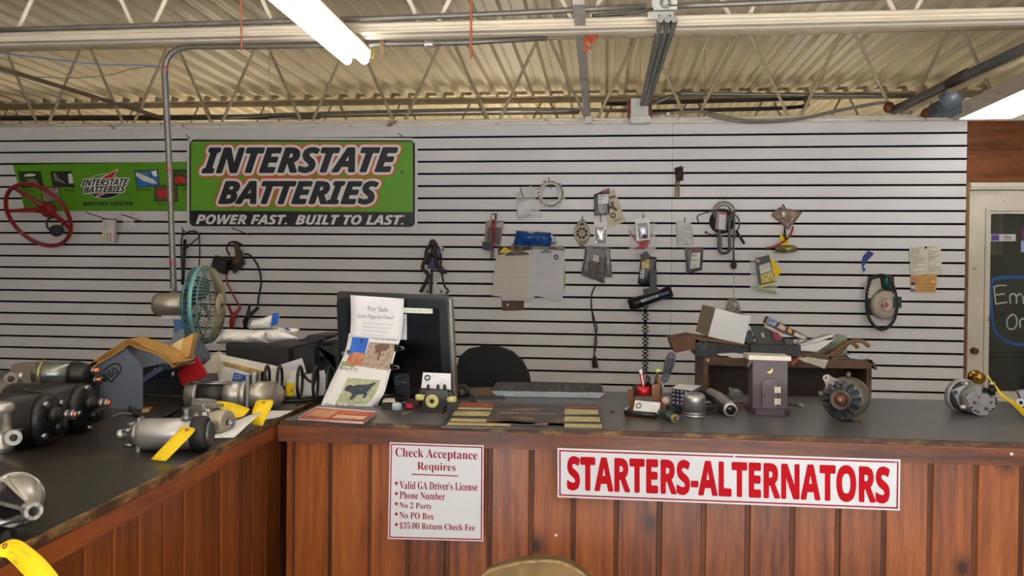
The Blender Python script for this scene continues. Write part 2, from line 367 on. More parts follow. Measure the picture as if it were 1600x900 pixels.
# ---- ceiling: ribbed steel deck in sheets
DECK = M((204, 192, 168), .55, 0, .06, 3, .05, dirt=((98, 74, 52), 26, .645))
ce = struct('ceiling', MB().box(-7.7, 5.14, -3, 9.1, 3.09, 3.12), M((90, 84, 74), .8))
PR = [(0, 0), (.032, 0), (.044, .036), (.084, .037), (.089, .033), (.096, .033), (.101, .037), (.141, .036)]
sheet_me = None
for s in range(14):
    if sheet_me is None:
        vs = []; xs = []
        for k in range(6): xs += [(k*.1524+a, b) for a, b in PR]
        xs.append((.9144, 0)); n = len(xs)
        mb = MB().add([(a, 0, 3.032+b) for a, b in xs]+[(a, 12, 3.032+b) for a, b in xs]+[(a, 0, 3.034+b) for a, b in xs]+[(a, 12, 3.034+b) for a, b in xs],
                      [(i, i+1, n+i+1, n+i) for i in range(n-1)]+[(2*n+i, 3*n+i, 3*n+i+1, 2*n+i+1) for i in range(n-1)])
        o = obj('deck_sheet', mb, DECK, ce); sheet_me = o.data
    else:
        o = bpy.data.objects.new('deck_sheet', sheet_me); COL.objects.link(o); o.parent = ce
    o.location = (-7.66+s*.9145, -3, 0)

# ---- bar joists
JP = M((222, 210, 190), .45, 0, .05, 9, .05, dirt=((134, 84, 48), 9, .68)); JB = M((176, 160, 132), .55, 0, .12, 12, .1, dirt=((110, 70, 42), 12, .66))
JW = M((232, 226, 216), .6, 0, .08, 9, .1, dirt=((124, 72, 40), 7, .58))
def joist(y, x0, label, zb, mchord, mweb):
    t = thing('bar_joist', label, 'roof joist', (0, y, zb), 'roof joists')
    for s in (-1, 1):
        mb = MB(); a = sorted((y+s*.011, y+s*.015)); mb.box(-7.4, 4.9, a[0], a[1], zb, zb+.042)
        a = sorted((y+s*.0111, y+s*.046)); mb.box(-7.4, 4.9, a[0], a[1], zb-.0045, zb); 
        mb.tube([(-7.4, y+s*.019, zb+.034), (4.9, y+s*.019, zb+.034)], .010, 8)
        obj('bottom_chord_angle', mb, mchord, t)
        mb = MB(); a = sorted((y+s*.011, y+s*.052)); mb.box(-7.4, 4.9, a[0], a[1], 3.025, 3.03); a = sorted((y+s*.011, y+s*.016)); mb.box(-7.4, 4.9, a[0], a[1], 2.985, 3.025)
        obj('top_chord_angle', mb, JB, t)
    mbs = []
    for s in (-1, 1):
        a = V((s*.018, 0, zb+.004)); b = V((s*.283, 0, 3.02))
        mbs.append(MB().tube([a, a+(b-a)*.06, a+(b-a)*.94, b], .0098, 8))
    first = [None, None]
    k = -11
    while x0+.61*k < 4.5:
        for i in (0, 1):
            if first[i] is None:
                for p in mbs[i].v: p += V((0, y, 0))
                o = obj('web_bar', mbs[i], mweb, t); first[i] = o
            else:
                o = bpy.data.objects.new('web_bar', first[i].data); COL.objects.link(o); o.parent = t
            o.location = (x0+.61*k, 0, 0)
        k += 1
joist(3.26, -.1, 'white steel bar joist crossing the top of the picture, nearest', 2.472, JP, JP)
joist(5.125, -.085, 'rust-stained bar joist resting on top of the grey slatted wall', 2.446, JW, JB)
joist(6.95, -.2, 'beige bar joist in the back room, seen above the grey slatted wall', 2.46, JB, JB)

# ---- conduits, pipes and wires overhead
def tubething(name, label, cat, pts, r, mat, k=6, n=8, smooth=True, group=None):
    return solo(name, label, cat, MB().tube(curve(pts, k) if smooth else pts, r, n), mat, group)
z24 = 2.44
pole = thing('conduit_pole', 'grey steel conduit pole bending from the ceiling down to the left counter', 'conduit', onz(283, 590))
pb = [at(284, 600, 3.36), at(271, 450, 3.36), at(264.5, 260, 3.36), at(257, 118, 3.36), at(257.5, 104, 3.36), at(261, 93, 3.36), at(268, 83, 3.36), at(279, 76, 3.36), at(296, 73, 3.36), at(400, 72.5, 3.36), at(720, 66.5, 3.36), at(855, 59, 3.36)]
pb[0].z = CT+.004
obj('conduit', MB().tube(pb, .0125, 10), GALV, pole)
obj('coupling', MB().tube([at(664, 69.2, 3.36), at(679, 68.9, 3.36)], .016, 10), M((196, 196, 192), .35, .6), pole)
for y in (106, 265, 409): p = at(258+(y-106)*.0375, y, 3.36); obj('tape_band', MB().cyl(p+V((0, 0, -.004)), p+V((0, 0, .004)), .0145, n=12), M((214, 60, 92), .6), pole)
tubething('power_cord', 'blue cord running down behind the grey conduit pole', 'cord', [at(261, 110, 3.375), at(268, 260, 3.385), at(270, 320, 3.385), at(275, 440, 3.385), at(278, 500, 3.385)], .004, M((100, 140, 190), .5))
tubething('blue_wire', 'blue wire strung to the conduit pole at upper left', 'wire', [at(-8, 81, 3.3), at(60, 90, 3.31), at(150, 100, 3.32), at(235, 102.5, 3.35), at(254, 106.5, 3.36)], .0024, M((86, 120, 190), .5))
tubething('thin_wire', 'thin pale wire sagging below the blue wire at upper left', 'wire', [at(50, 120, 3.9), at(110, 122, 3.8), at(170, 117, 3.6), at(205, 108, 3.5), at(240, 104, 3.4), at(254, 107, 3.38)], .0022, M((150, 136, 116), .6))
tubething('diagonal_brace', 'brown steel brace slanting down to the wall top at upper left', 'brace', [at(-10, 104, 4.0), at(110, 140, 4.5), at(262, 187, 5.09)], .0125, M((120, 104, 84), .6), 3)
tubething('conduit', 'long galvanised conduit lying above the nearest joist, left of the junction box', 'conduit', [at(-10, 47, 3.2), at(200, 41, 3.2), at(420, 34, 3.2), at(700, 25, 3.2), at(1010, 10, 3.2)], .0115, GALV, 3)
tubething('conduit', 'galvanised conduit running right from the ceiling junction box', 'conduit', [at(1046, 10, 3.2), at(1200, 4, 3.2), at(1345, -3, 3.2), at(1600, -14, 3.2)], .0115, GALV, 3)
tubething('armoured_cable', 'dark ribbed cable running into the ceiling junction box', 'cable', [at(925, 24, 3.17), at(960, 22, 3.17), at(1000, 18, 3.17), at(1020, 14, 3.18)], .006, M((86, 84, 80), .4, .6), 6)
jb = thing('junction_box', 'white steel junction box on the nearest joist, upper middle', 'junction box', at(1030, 15, 3.2))
a = at(1019, -6, 3.19); b = at(1058, 15, 3.19); obj('box_body', MB().box(a.x, b.x, a.y, a.y+.09, b.z, a.z), M((196, 194, 188), .5), jb)
a = at(1012, 19, 3.19); b = at(1053, 30, 3.19); obj('bracket', MB().box(a.x, b.x, a.y-.004, a.y+.004, b.z, a.z), M((186, 186, 182), .4, .4), jb)
for px in (1030, 1047): p = at(px, 25, 3.18); obj('screw_hole', MB().cyl(p, p+V((0, -.003, 0)), .004, n=8), BLACK, jb)
p = at(1040, 4, 3.18); obj('cable_clamp', MB().ring(p, (0, 1, 0), .016, .005, 16), M((140, 140, 138), .4, .7), jb)
CDK = M((118, 116, 112), .42, .55, .1, 20)
for i, (xa, xb) in enumerate(((1029, 1003), (1040, 1008), (1050, 1013))):
    tubething('conduit', ('left', 'middle', 'right')[i]+' one of three conduits running from the joist to the wall-top box', 'conduit',
              [at(xa+(xa-xb)*.1, 30, 3.05), at(xa, 47, 3.3), at((xa+xb)/2, 105, 4.05), at(xb, 163, 5.0), at(xb, 171, 5.02)], .0125, CDK, 4, group='conduits to the wall-top box')
wbx = thing('wall_top_box', 'white junction box standing on the slatted wall top', 'junction box', at(1000, 190, 5.03))
a = at(986, 154, 5.0); b = at(1013, 180, 5.0); obj('box_body', MB().box(a.x, b.x, 5.0, 5.07, b.z, a.z), M((214, 212, 208), .5), wbx)
a = at(985, 181, 4.99); b = at(1016, 191.5, 4.99); obj('box_cover', MB().box(a.x, b.x, 4.99, 5.06, b.z, a.z), M((218, 216, 212), .5), wbx)
for px in (983, 1016): p = at(px, 170, 5.03); obj('rusty_side', MB().box(p.x-.012, p.x+.008, 5.0, 5.06, p.z-.05, p.z+.05), RUST, wbx)
rc = thing('surface_raceway', 'flat pale metal raceway running from above the joist to the wall top', 'raceway', at(918, 185, 5.0))
q0, q1 = at(904, 2, 3.0), at(917, 178, 5.02)
obj('channel', MB().obox((q0+q1)/2+V((0, 0, .0)), (.021, 0, 0), (q1-q0)/2, (0, 0, .012)), M((176, 170, 164), .5), rc)
a = at(914, 182, 4.99); b = at(924.5, 192, 4.99); obj('end_clip', MB().box(a.x, b.x, 4.99, 5.02, b.z, a.z), M((206, 204, 200), .5), rc)
mb = MB(); rnd = random.Random(4)
for k in range(9):
    c = at(924+rnd.uniform(-9, 9), 60+rnd.uniform(-10, 10), 3.36); mb.tube(curve([c+V((rnd.uniform(-.03, .03), rnd.uniform(-.01, .01), rnd.uniform(-.03, .03))) for _ in range(4)], 4), .003, 5)
solo('tape_bundle', 'tangle of orange tape strips around the horizontal conduit', 'tape', mb, M((196, 84, 44), .7))
tubething('hanging_chain', 'rusty orange chain hanging from the joist, right of the tube light', 'chain', [at(736, -6, 3.18), at(736, 40, 3.19), at(736, 92, 3.2)], [.004, .0052]*6+[.003], M((170, 90, 52), .7), 6, 6)
tubething('hanging_chain', 'rusty orange strap hanging from the joist above the green sign', 'chain', [at(376, -6, 3.18), at(377, 40, 3.18), at(377.5, 80, 3.2)], [.004, .0052]*6+[.002], M((170, 96, 60), .7), 6, 6)
# pipes at the wall top
DKP = M((70, 66, 62), .5, .4)
tubething('conduit', 'galvanised conduit bent up from the wall-top box towards the right', 'conduit', [at(1008, 166, 5.05), at(1022, 161, 5.2), at(1058, 147.5, 5.2), at(1068, 146, 5.2), at(1250, 148.5, 5.2), at(1440, 150.5, 5.2)], .0115, GALV, 3)
pa = tubething('pipe', 'black pipe above the slatted wall, upper of the two at right', 'pipe', [at(940, 163, 5.9), at(1050, 159.5, 5.9), at(1262, 154, 5.9)], .0155, DKP, 3)
pb2 = tubething('pipe', 'black pipe above the slatted wall, lower of the two at right', 'pipe', [at(1016, 174, 5.6), at(1150, 171, 5.6), at(1252, 167, 5.6), at(1258, 155, 5.75)], .0135, DKP, 3)
tubething('pipe', 'dark pipe along the wall top at left, behind the joist webs', 'pipe', [at(-10, 184.5, 5.4), at(260, 184, 5.4), at(500, 182, 5.4)], .02, M((86, 80, 74), .4, .5), 3)
pc = tubething('conduit', 'galvanised conduit along the wall top, left of the white box', 'conduit', [at(300, 184, 5.32), at(560, 175.5, 5.32), at(800, 171, 5.32), at(985, 173, 5.32)], .012, GALV, 3)
tubething('conduit', 'lower galvanised conduit along the wall top, left of the white box', 'conduit', [at(420, 184, 5.3), at(620, 180, 5.3), at(905, 176.5, 5.3)], .0085, GALV, 3)
for i, dy in enumerate((0, 3, 7)):
    tubething('electrical_cable', ('upper', 'middle', 'lower')[i]+' grey cable drooping over the wall top at right', 'cable',
              [at(1016, 178+dy*.3, 5.06), at(1090, 173+dy*.4, 5.05), at(1120, 178+dy, 5.04), at(1170, 188+dy*.6, 5.03), at(1240, 186+dy*.4, 5.04), at(1310, 171+dy*.5, 5.04), at(1380, 159+dy*.4, 5.05), at(1392, 166+dy*.3, 5.06)], .0042, M((120, 112, 104), .5), 5, 6, group='cables over the wall top')
for o_, x, y, Y in ((pa, 1000, 161, 5.9), (pb2, 1100, 172, 5.6), (pc, 420, 180, 5.32)):
    p = at(x, y, Y); obj('hanger_rod', MB().tube([p+V((0, 0, .01)), (p.x, p.y, 3.031)], .0022, 6), JB, o_)
mb = MB()
for (x, y) in ((1036, 181.5), (1044, 177.5)): mb.ball(at(x, y, 5.055), (.012, .01, .009), 8, 6)
solo('wire_nut', 'pair of white wire connectors beside the wall-top box', 'connector', mb, M((240, 240, 240), .4))
# right-hand pipes and box beside the right light
rp = thing('large_pipe', 'thick dark pipe running along the ceiling beside the right light', 'pipe', at(1400, 170, 5.0))
obj('pipe_body', MB().tube([at(1397, 172, 5.05), at(1440, 152, 4.72), at(1500, 123, 4.2), at(1625, 66, 3.35)], .026, 12), M((104, 104, 104), .45, .4), rp)
obj('pipe_joint', MB().tube([at(1487, 131, 4.32), at(1512, 118, 4.1)], .035, 10), M((72, 58, 52), .7, .2), rp)
p = at(1389, 168, 5.05); obj('rusty_cap', MB().ball(p, (.032, .03, .034), 10, 8), RUST, rp)
tubething('strut_channel', 'pale channel running below the thick dark pipe', 'channel', [at(1409, 176, 5.0), at(1440, 162, 4.7), at(1480, 144, 4.3), at(1640, 74, 3.2)], .015, M((196, 178, 144), .6), 2, 4)
pbx = thing('pipe_valve', 'grey valve box under the thick dark pipe', 'valve', at(1487, 153, 4.3))
p = at(1486, 152, 4.3); obj('valve_body', MB().lathe([(-.045, .03), (-.04, .044), (.04, .05), (.045, .04)], p, (.6, -.5, .45), 12), M((112, 122, 130), .4, .3), pbx)
p = at(1478, 172, 4.5); obj('lower_box', MB().box(p.x-.05, p.x+.07, 4.48, 4.6, p.z-.02, p.z+.045), M((66, 76, 86), .5, .3), pbx)
p = at(1515, 173, 5.0); 
mb = MB()
for (x, y, r) in ((1450, 176, .03), (1458, 170, .022), (1444, 179, .018)): mb.ball(at(x, y, 5.05), (r*1.3, r, r), 8, 6)
solo('rusty_clamp', 'rusty pipe clamp on the wall top beside the right light', 'clamp', mb, RUST)

# ---- strip lights
GL = emit((255, 250, 244), 9.0)
sl = thing('strip_light', 'lit double-tube strip light hanging below the nearest joist', 'ceiling light', (-1.06, 2.2, 2.44))
HM = M((206, 186, 152), .5, var=.1, dirt=((150, 112, 70), 8, .62))
xc = at(558, 98, 3.38).x-.002; zc = at(558, 98, 3.38).z+.008
L0, L1 = .93, 3.38
mb = MB(); mb.prism([(xc-.03, L0, zc+.028), (xc+.03, L0, zc+.028), (xc+.058, L0, zc+.045), (xc+.058, L0, 2.455), (xc-.058, L0, 2.455), (xc-.058, L0, zc+.045)], (0, L1-L0+.02, 0))
obj('housing', mb, HM, sl)
for s in (-1, 1):
    obj('tube', MB().lathe([(0, .015), (.01, .019), (L1-L0-.01, .019), (L1-L0, .015)], (xc+s*.037, L0, zc), (0, 1, 0), 14), GL, sl)
for yy in (L0-.012, L1+.001): obj('lamp_holder', MB().box(xc-.06, xc+.06, yy, yy+.012, zc+.012, zc+.07), M((214, 206, 190), .5), sl)
wtr = tubething('ground_wire', 'short yellow wire at the end of the lit strip light', 'wire', [at(578, 70, 3.41), at(584, 76, 3.41), at(582, 92, 3.41)], .003, M((220, 210, 60), .5))
mb = MB().prism(qat([(594, 62), (599, 62), (601, 82), (595, 104), (594, 84)], 3.34), (0, .003, 0)); solo('tape_strip', 'brown strip of tape hanging behind the strip light end', 'tape', mb, M((120, 96, 70), .7))
s2 = thing('strip_light', 'wide lit ceiling light at the upper right corner', 'ceiling light', (2.1, 3.7, 2.44))
xa = at(1499, 186, 4.86).x; xb = at(1579, 186, 4.86).x; zl = at(1540, 186, 4.86).z
obj('diffuser', MB().box(xa, xb, 2.42, 4.86, zl, zl+.02), emit((255, 251, 240), 3.5), s2)
obj('housing', MB().prism([(xa-.10, 2.4, zl+.035), (xa-.006, 2.4, zl-.001), (xa-.006, 2.4, zl+.021), (xb+.006, 2.4, zl+.021), (xb+.006, 2.4, zl-.001), (xb+.10, 2.4, zl+.035), (xb-.0, 2.4, min(zl+.09, 2.44)), (xa+.0, 2.4, min(zl+.09, 2.44))], (0, 2.5, 0)), M((176, 160, 140), .5), s2)

# ================================================================ COUNTERS
PINE = woodmat('knotty_pine', (88, 40, 16), (138, 74, 31), (166, 98, 46), (16, 16, 1.1), 3.3, .32)
PINED = woodmat('dark_pine', (76, 36, 14), (118, 60, 24), (142, 78, 35), (16, 16, 1.1), 0, .34)
TRIMW = woodmat('counter_trim', (70, 36, 22), (108, 60, 36), (130, 80, 52), (1.2, 14, 14), 0, .38, ((70, 46, 34), 5, .58))
EDGE = woodmat('worn_edge', (46, 30, 20), (80, 54, 36), (168, 132, 86), (6, 6, 20), 0, .6)
GROOVE = woodmat('groove_wood', (62, 30, 13), (96, 50, 20), (112, 62, 28), (16, 16, 1.1), 0, .45)
def topmat(name, base_c, worn, sc, thr):
    return M(base_c, .33, 0, .1, 5, .06, dirt=(worn, sc, thr), spec=.5)
TOPM = topmat('grey_laminate', (88, 89, 94), (112, 92, 70), 1.6, .55)
TOPL = topmat('black_laminate', (38, 35, 32), (64, 52, 38), 3.0, .53)
FY = 2.43
mc = thing('sales_counter', 'knotty pine sales counter with grey top carrying the red-lettered sign', 'counter', (.6, 2.85, 0))
X0, X1 = -.985, 2.3
obj('worktop', MB().box(X0+.01, X1, FY-.004, 3.28, CT-.018, CT), TOPM, mc)
obj('edge_strip', MB().box(X0+.005, X1, FY-.015, FY-.0045, CT-.014, CT+.001), EDGE, mc)
obj('front_rail', MB().box(X0, X1, FY-.018, FY+.012, CT-.062, CT-.019), TRIMW, mc); obj('upper_moulding', MB().box(X0, X1, FY-.0165, FY-.0046, CT-.0188, CT-.0142), TRIMW, mc)
obj('end_rail', MB().box(X0, X0+.022, FY+.0125, 3.28, CT-.062, CT-.0185), TRIMW, mc)
obj('carcass', MB().box(X0+.03, X1, FY+.0225, 3.2, 0, CT-.0205), GROOVE, mc)
seams = [450, 457, 515, 577, 637, 699, 765, 830, 896, 963, 1031, 1100, 1169, 1239, 1310, 1382, 1454, 1525, 1597, 1670, 1745, 1820, 1900]
xs = [at(s, 770, FY+.016).x for s in seams]; xs[0] = X0+.012
for i in range(len(xs)-1):
    g = .0058 if i else .002
    dz = random.Random(i).uniform(0, .002)
    mb = MB(); y0 = FY+.016+dz; a, b = xs[i]+g, xs[i+1]-g
    mb.prism([(a, FY+.022, 0), (a, y0+.003, 0), (a+.003, y0, 0), (b-.003, y0, 0), (b, y0+.003, 0), (b, FY+.022, 0)], (0, 0, CT-.0625))
    obj('plank', mb, PINE if i else PINED, mc)
# thumb tacks and nail spots stay as small parts
for (x, y) in ((869, 836), (1580, 709)):
    yy = FY+.0155 if y > 720 else FY-.018
    p = at(x, y, yy); obj('thumb_tack', MB().lathe([(0, .004), (.003, .0045), (.0045, .003), (.005, 0)], p, (0, -1, 0), 10), M((240, 220, 220), .4), mc)
# left counter, slightly out of square
lc = thing('display_counter', 'dark-topped pine counter running along the left side', 'counter', (-1.5, 2.1, 0))
def ex(y): return -.928-.0578*(y-1.241)
def lrow(y, dx, z): return V((ex(y)+dx, y, z))
def slab(ya, yb, dx0, dx1, z0, z1):
    return MB().hexa([lrow(ya, dx0, z0), lrow(ya, dx1, z0), lrow(yb, dx1, z0), lrow(yb, dx0, z0)], [lrow(ya, dx0, z1), lrow(ya, dx1, z1), lrow(yb, dx1, z1), lrow(yb, dx0, z1)])
YA, YB = .35, 3.62
obj('worktop', MB().hexa([(-2.7, YA, CT-.02), lrow(YA, -.012, CT-.02), lrow(YB, -.012, CT-.02), (-2.7, YB, CT-.02)], [(-2.7, YA, CT), lrow(YA, -.012, CT), lrow(YB, -.012, CT), (-2.7, YB, CT)]), TOPL, lc)
obj('edge_strip', slab(YA, YB, -.0115, -.001, CT-.016, CT+.001), EDGE, lc)
TRIML = woodmat('left_counter_trim', (92, 42, 18), (140, 72, 32), (160, 90, 44), (14, 1.2, 14), 0, .36)
obj('side_rail', slab(YA, YB, -.014, 0, CT-.055, CT-.0165), TRIML, lc)
obj('carcass', MB().hexa([(-2.66, YA, 0), lrow(YA, -.0225, 0), lrow(YB, -.0225, 0), (-2.66, YB, 0)], [(-2.66, YA, CT-.021), lrow(YA, -.0225, CT-.021), lrow(YB, -.0225, CT-.021), (-2.66, YB, CT-.021)]), GROOVE, lc)
def lface(px, py):
    r = ray(px, py); # plane x = ex(y)-.016
    t = (-.928+.0578*1.241-.016)/(r.x+.0578*r.y); return (r*t).y
sy = [lface(*p) for p in ((80, 870), (131, 850), (177, 830), (217, 815), (255, 800), (287, 790), (318, 780), (345, 770), (371, 760), (394, 750), (415, 745))]
d0 = sy[1]-sy[0]
while sy[0] > YA+d0: sy.insert(0, sy[0]-d0)
while sy[-1] < YB-.12: sy.append(sy[-1]+.123)
for i in range(len(sy)-1):
    ya, yb, f_ = sy[i]+.003, sy[i+1]-.003, -.0145-random.Random(i).uniform(0, .0015)
    obj('plank', MB().prism([lrow(ya, -.022, 0), lrow(ya, f_-.003, 0), lrow(ya+.004, f_, 0), lrow(yb-.004, f_, 0), lrow(yb, f_-.003, 0), lrow(yb, -.022, 0)], (0, 0, CT-.0565)), PINED, lc)

# ---- signs on the counter front
def frame_line(mb, q, w0, w1, off=.001):   # rectangle outline between insets w0 and w1 (metres)
    e = [(q[1]-q[0]).normalized(), (q[3]-q[0]).normalized()]
    def ins(w): return [q[0]+e[0]*w+e[1]*w, q[1]-e[0]*w+e[1]*w, q[2]-e[0]*w-e[1]*w, q[3]+e[0]*w-e[1]*w]
    a, b = ins(w0), ins(w1); n = e[0].cross(e[1]); n = n if n.dot(CAMP-q[0]) > 0 else -n
    return mb.add([p+n*off for p in a+b], [(i, (i+1) % 4, 4+(i+1) % 4, 4+i) for i in range(4)])
SIGNW = M((204, 206, 212), .5, var=.04, scale=5, spec=.2); SRED = M((172, 6, 22), .6, var=.05, spec=.1); PINKW = M((236, 214, 218), .5)
SY = FY-.0225
ss = thing('counter_sign', 'long white sign reading STARTERS-ALTERNATORS in red on the counter front', 'sign', at(1140, 780, SY))
q = qat([(871, 700), (1407, 718), (1406, 798), (871, 777)], SY)
obj('sign_panel', MB().quad(q, .003), SIGNW, ss)
obj('red_border', frame_line(MB(), q, .0055, .0095), M((150, 14, 48), .6, spec=.1), ss)
obj('lettering', lettering(MB(), 'STARTERS-ALTERNATORS', qat([(887, 714), (1389, 731), (1389, 785), (887, 764)], SY), .0014, 'b', bold=.028), SRED, ss)
for (x, y) in ((1399, 723), (1147, 712)): p = at(x, y, SY-.001); obj('screw', MB().cyl(p, p+V((0, -.003, 0)), .003, n=8), STEEL, ss)
cs = thing('counter_sign', 'square white sign of check acceptance rules on the counter front', 'sign', at(682, 840, SY))
q = qat([(609, 691), (756, 696), (755, 846), (606, 842)], SY)
obj('sign_panel', MB().quad(q, .003), SIGNW, cs)
obj('red_border', frame_line(MB(), q, .004, .0074), M((150, 14, 48), .6, spec=.1), cs)
CRED = M((136, 14, 36), .6, var=0, spec=.1)
mb = MB()
for s, qq in (('Check Acceptance', [(618, 699), (746, 704), (746, 722), (618, 717)]), ('Requires', [(652, 721.5), (712, 724), (712, 739.5), (652, 737)])):
    lettering(mb, s, qat(qq, SY), .0012, 's')
q2 = qat([(643, 740), (716, 743), (716, 744.4), (643, 741.6)], SY); patch(mb, q2, .0012)
for s, x1, y0, y1, hy in (('Valid GA Driver’s License', 746.5, 751, 753, 13), ("Phone Number", 695.5, 767.5, 769, 11.5), ("No 2 Party", 675, 784, 785, 12), ("No PO Box", 678, 799.5, 800.3, 10.5), ("$35.00 Return Check Fee", 742, 815.5, 818, 11.5)):
    s = s.replace('’', "'")
    lettering(mb, s, qat([(624.5, y0), (x1, y1+1), (x1, y1+1+hy), (624.5, y0+hy)], SY), .0012, 's')
obj('lettering', mb, CRED, cs)
mb = MB()
for y in (755, 771, 787, 803, 819.5): patch(mb, qat([(619.5, y-3.2), (622.3, y), (619.5, y+3.2), (616.7, y)], SY), .0012)
obj('bullet_marks', mb, SRED, cs)

# ================================================================ THINGS ON THE SLATTED WALL
def card(name, label, cat, pts, off=.006, thick=.0025, mat=WHITE, group=None):
    q = qW(pts, off); t = thing(name, label, cat, (q[0]+q[1]+q[2]+q[3])/4, group)
    obj('sheet' if thick < .004 else 'box_body', MB().quad(q, min(thick, off-.001)), mat, t); return t
def bagt(name, label, cat, pts, thick, mat, seed, off=.012, crumple=1.0, group=None):
    q = qW(pts, off); t = thing(name, label, cat, (q[0]+q[1]+q[2]+q[3])/4, group)
    obj('pouch', MB().bag(q, thick, seed, crumple=crumple), mat, t); return t
def hook(parent_or_label, tip, root, out=.12, r=.0032):
    a = W(*tip, out); b = W(*root, .0); mb = MB().tube([a+V((0, 0, .012)), a, b], r, 6)
    if isinstance(parent_or_label, str):
        return solo('slatwall_hook', parent_or_label, 'hook', mb, M((110, 104, 96), .4, .6))
    return obj('hook', mb, M((110, 104, 96), .4, .6), parent_or_label)
def on(t, name, pts, off, mat): return obj(name, patch(MB(), qW(pts, off), .0004), mat, t)
def onp(t, name, poly, off, th, mat): return obj(name, MB().prism(qW(poly, off), (0, th, 0)), mat, t)

# --- large green sign
GREEN = M((100, 164, 42), .35, var=.03, scale=3); NAVY = M((34, 35, 44), .35, var=.04); SGREY = M((208, 208, 206), .4, .2, .05)
ORED = M((226, 84, 48), .45, var=0); LW = M((226, 226, 226), .45, var=0)
sg = thing('metal_sign', 'large green battery sign in a silver metal frame, hung on the slatted wall', 'sign', W(470, 358))
o_ = .018
def rounded(x0, y0, x1, y1, r, dy=0):
    out = []
    for cx, cy, a in ((x1-r, y0+r, -90), (x1-r, y1-r, 0), (x0+r, y1-r, 90), (x0+r, y0+r, 180)):
        for k in range(5): t = math.radians(a+k*22.5); x = cx+r*math.cos(t); out.append((x, cy+r*math.sin(t)+dy*(x-x0)/(x1-x0)))
    return out
fo = rounded(292, 214.5, 652.5, 357, 9, 1.2); fi = rounded(296, 218, 648.5, 353.5, 8, 1.2)
A, B = qW(fo, o_), qW(fi, o_); n = len(A)
mb = MB(); mb.add(A+B, [(i, (i+1) % n, n+(i+1) % n, n+i) for i in range(n)]); C_ = qW(fo, .002); mb.add(A+C_, [(i, (i+1) % n, n+(i+1) % n, n+i) for i in range(n)])
obj('frame', mb, SGREY, sg)
obj('panel', MB().prism(qW(fi, o_-.003), (0, .008, 0)), NAVY, sg)
on(sg, 'green_field', [(298.5, 221), (645, 221.5), (645, 331.5), (298.5, 329)], o_-.002, GREEN)
def layered(t, body, pts, off, font, shear, outs, bold=.015):
    for k, (nm, ol, mat) in enumerate(outs):
        obj(nm, lettering(MB(), body, qW(pts, off+.0007*k), .0003, font, ol, shear, bold=bold), mat, t)
OUT = [('red_outline', .125, ORED), ('white_outline', .08, LW), ('lettering', 0, NAVY)]
layered(sg, 'INTERSTATE', [(316, 231.5), (621, 231), (621, 268), (316, 270)], o_, 'i', .12, OUT, .03)
layered(sg, 'BATTERIES', [(342, 283.5), (591, 284), (591, 318.5), (342, 318)], o_, 'i', .12, OUT, .03)
for s, pts, kw in (('POWER FAST.', [(306.5, 335.5), (448, 336), (448, 350.5), (306.5, 350)], dict(font='i', bold=.02, shear=.08)), ('BUILT TO LAST.', [(462, 336), (630, 336.3), (630, 351), (462, 350.7)], dict(font='i', bold=.02, shear=.08)), ('TM', rect(627, 336, 633, 339), {})):
    obj('lettering', lettering(MB(), s, qW(pts, o_), .001, **kw), LW, sg)
c = W(628.5, 269.3, o_+.001); mb = MB().annulus(c, (0, -1, 0), .0115, .0095, .0005, 16); lettering(mb, 'R', qW(rect(626.8, 267.3, 630.4, 271.3), o_), .001); obj('registered_mark', mb, NAVY, sg)
for (x, y) in ((294.5, 222), (650, 223), (370, 355.3), (468, 356), (620, 356)): p = W(x, y, o_); obj('rivet', MB().cyl(p, p+V((0, -.003, 0)), .0035, n=8), STEEL, sg)
mb = MB(); 
for (x, y) in ((294, 213.5), (626, 211)): mb.tube([W(x-4, y-3, .012), W(x, y, .02), W(x+3, y+3, .012)], .0025, 6)
solo('sign_nail', 'bent nails holding the large green sign at its top edge', 'nail', mb, IRON)

# --- green banner at left
bn = thing('battery_banner', 'long green Battery Center banner at left, partly behind the steering wheel', 'banner', W(150, 330))
onp(bn, 'panel', [(20, 257.5), (294, 252.5), (294, 329), (39, 329.5)], .006, .004, M((88, 148, 22), .4, var=.04, scale=3))
PB = M((22, 24, 20), .5)
def photo(pts, mats, caption=None, cp=None, extra=()):
    ob = on(bn, 'photo', pts, .0066, PB)
    cx = sum(p[0] for p in pts)/4; cy = sum(p[1] for p in pts)/4
    sh = [(cx+(x-cx)*.92, cy+(y-cy)*.9) for x, y in pts]
    obj('photo_print', patch(MB(), qW(sh, .0074), .0004), mats, ob)
    for poly, mt in extra: obj('photo_detail', patch(MB(), qW(poly, .0082), .0004), mt, ob)
    if caption: obj('caption', lettering(MB(), caption, qW(cp, .0066), .0006, 'b'), INK, bn)
DGREEN = M((40, 62, 24), .6, var=.5, scale=60); GRAY = M((120, 118, 110), .6, var=.2, scale=60); BOAT = M((30, 110, 190), .5, var=.25, scale=20); OFFW = M((222, 222, 218), .6, var=.1); REDP = M((196, 40, 34), .5, var=.3, scale=50)
photo([(28, 268), (63, 267.5), (68, 291), (34, 294)], DGREEN, 'Golf Car', rect(36, 296, 53, 299.5), [([(38, 273), (47, 271), (56, 272.5), (55, 275), (39, 276)], OFFW), ([(44, 279), (55, 279), (60, 288), (43, 287)], GRAY)])
photo([(78.5, 268), (112, 267.5), (117, 293), (83, 291.5)], M((44, 48, 44), .6, var=.4, scale=50), 'Mobility', rect(101, 295.5, 117, 299.5), [([(83, 270), (87, 270), (92, 279), (100, 283), (103, 289), (98, 286), (85, 282)], GRAY), ([(106, 272), (112, 271), (115, 286), (108, 287)], OFFW)])
photo([(64, 292), (92, 292), (97, 315), (66, 316)], M((150, 136, 120), .6, var=.3, scale=50))
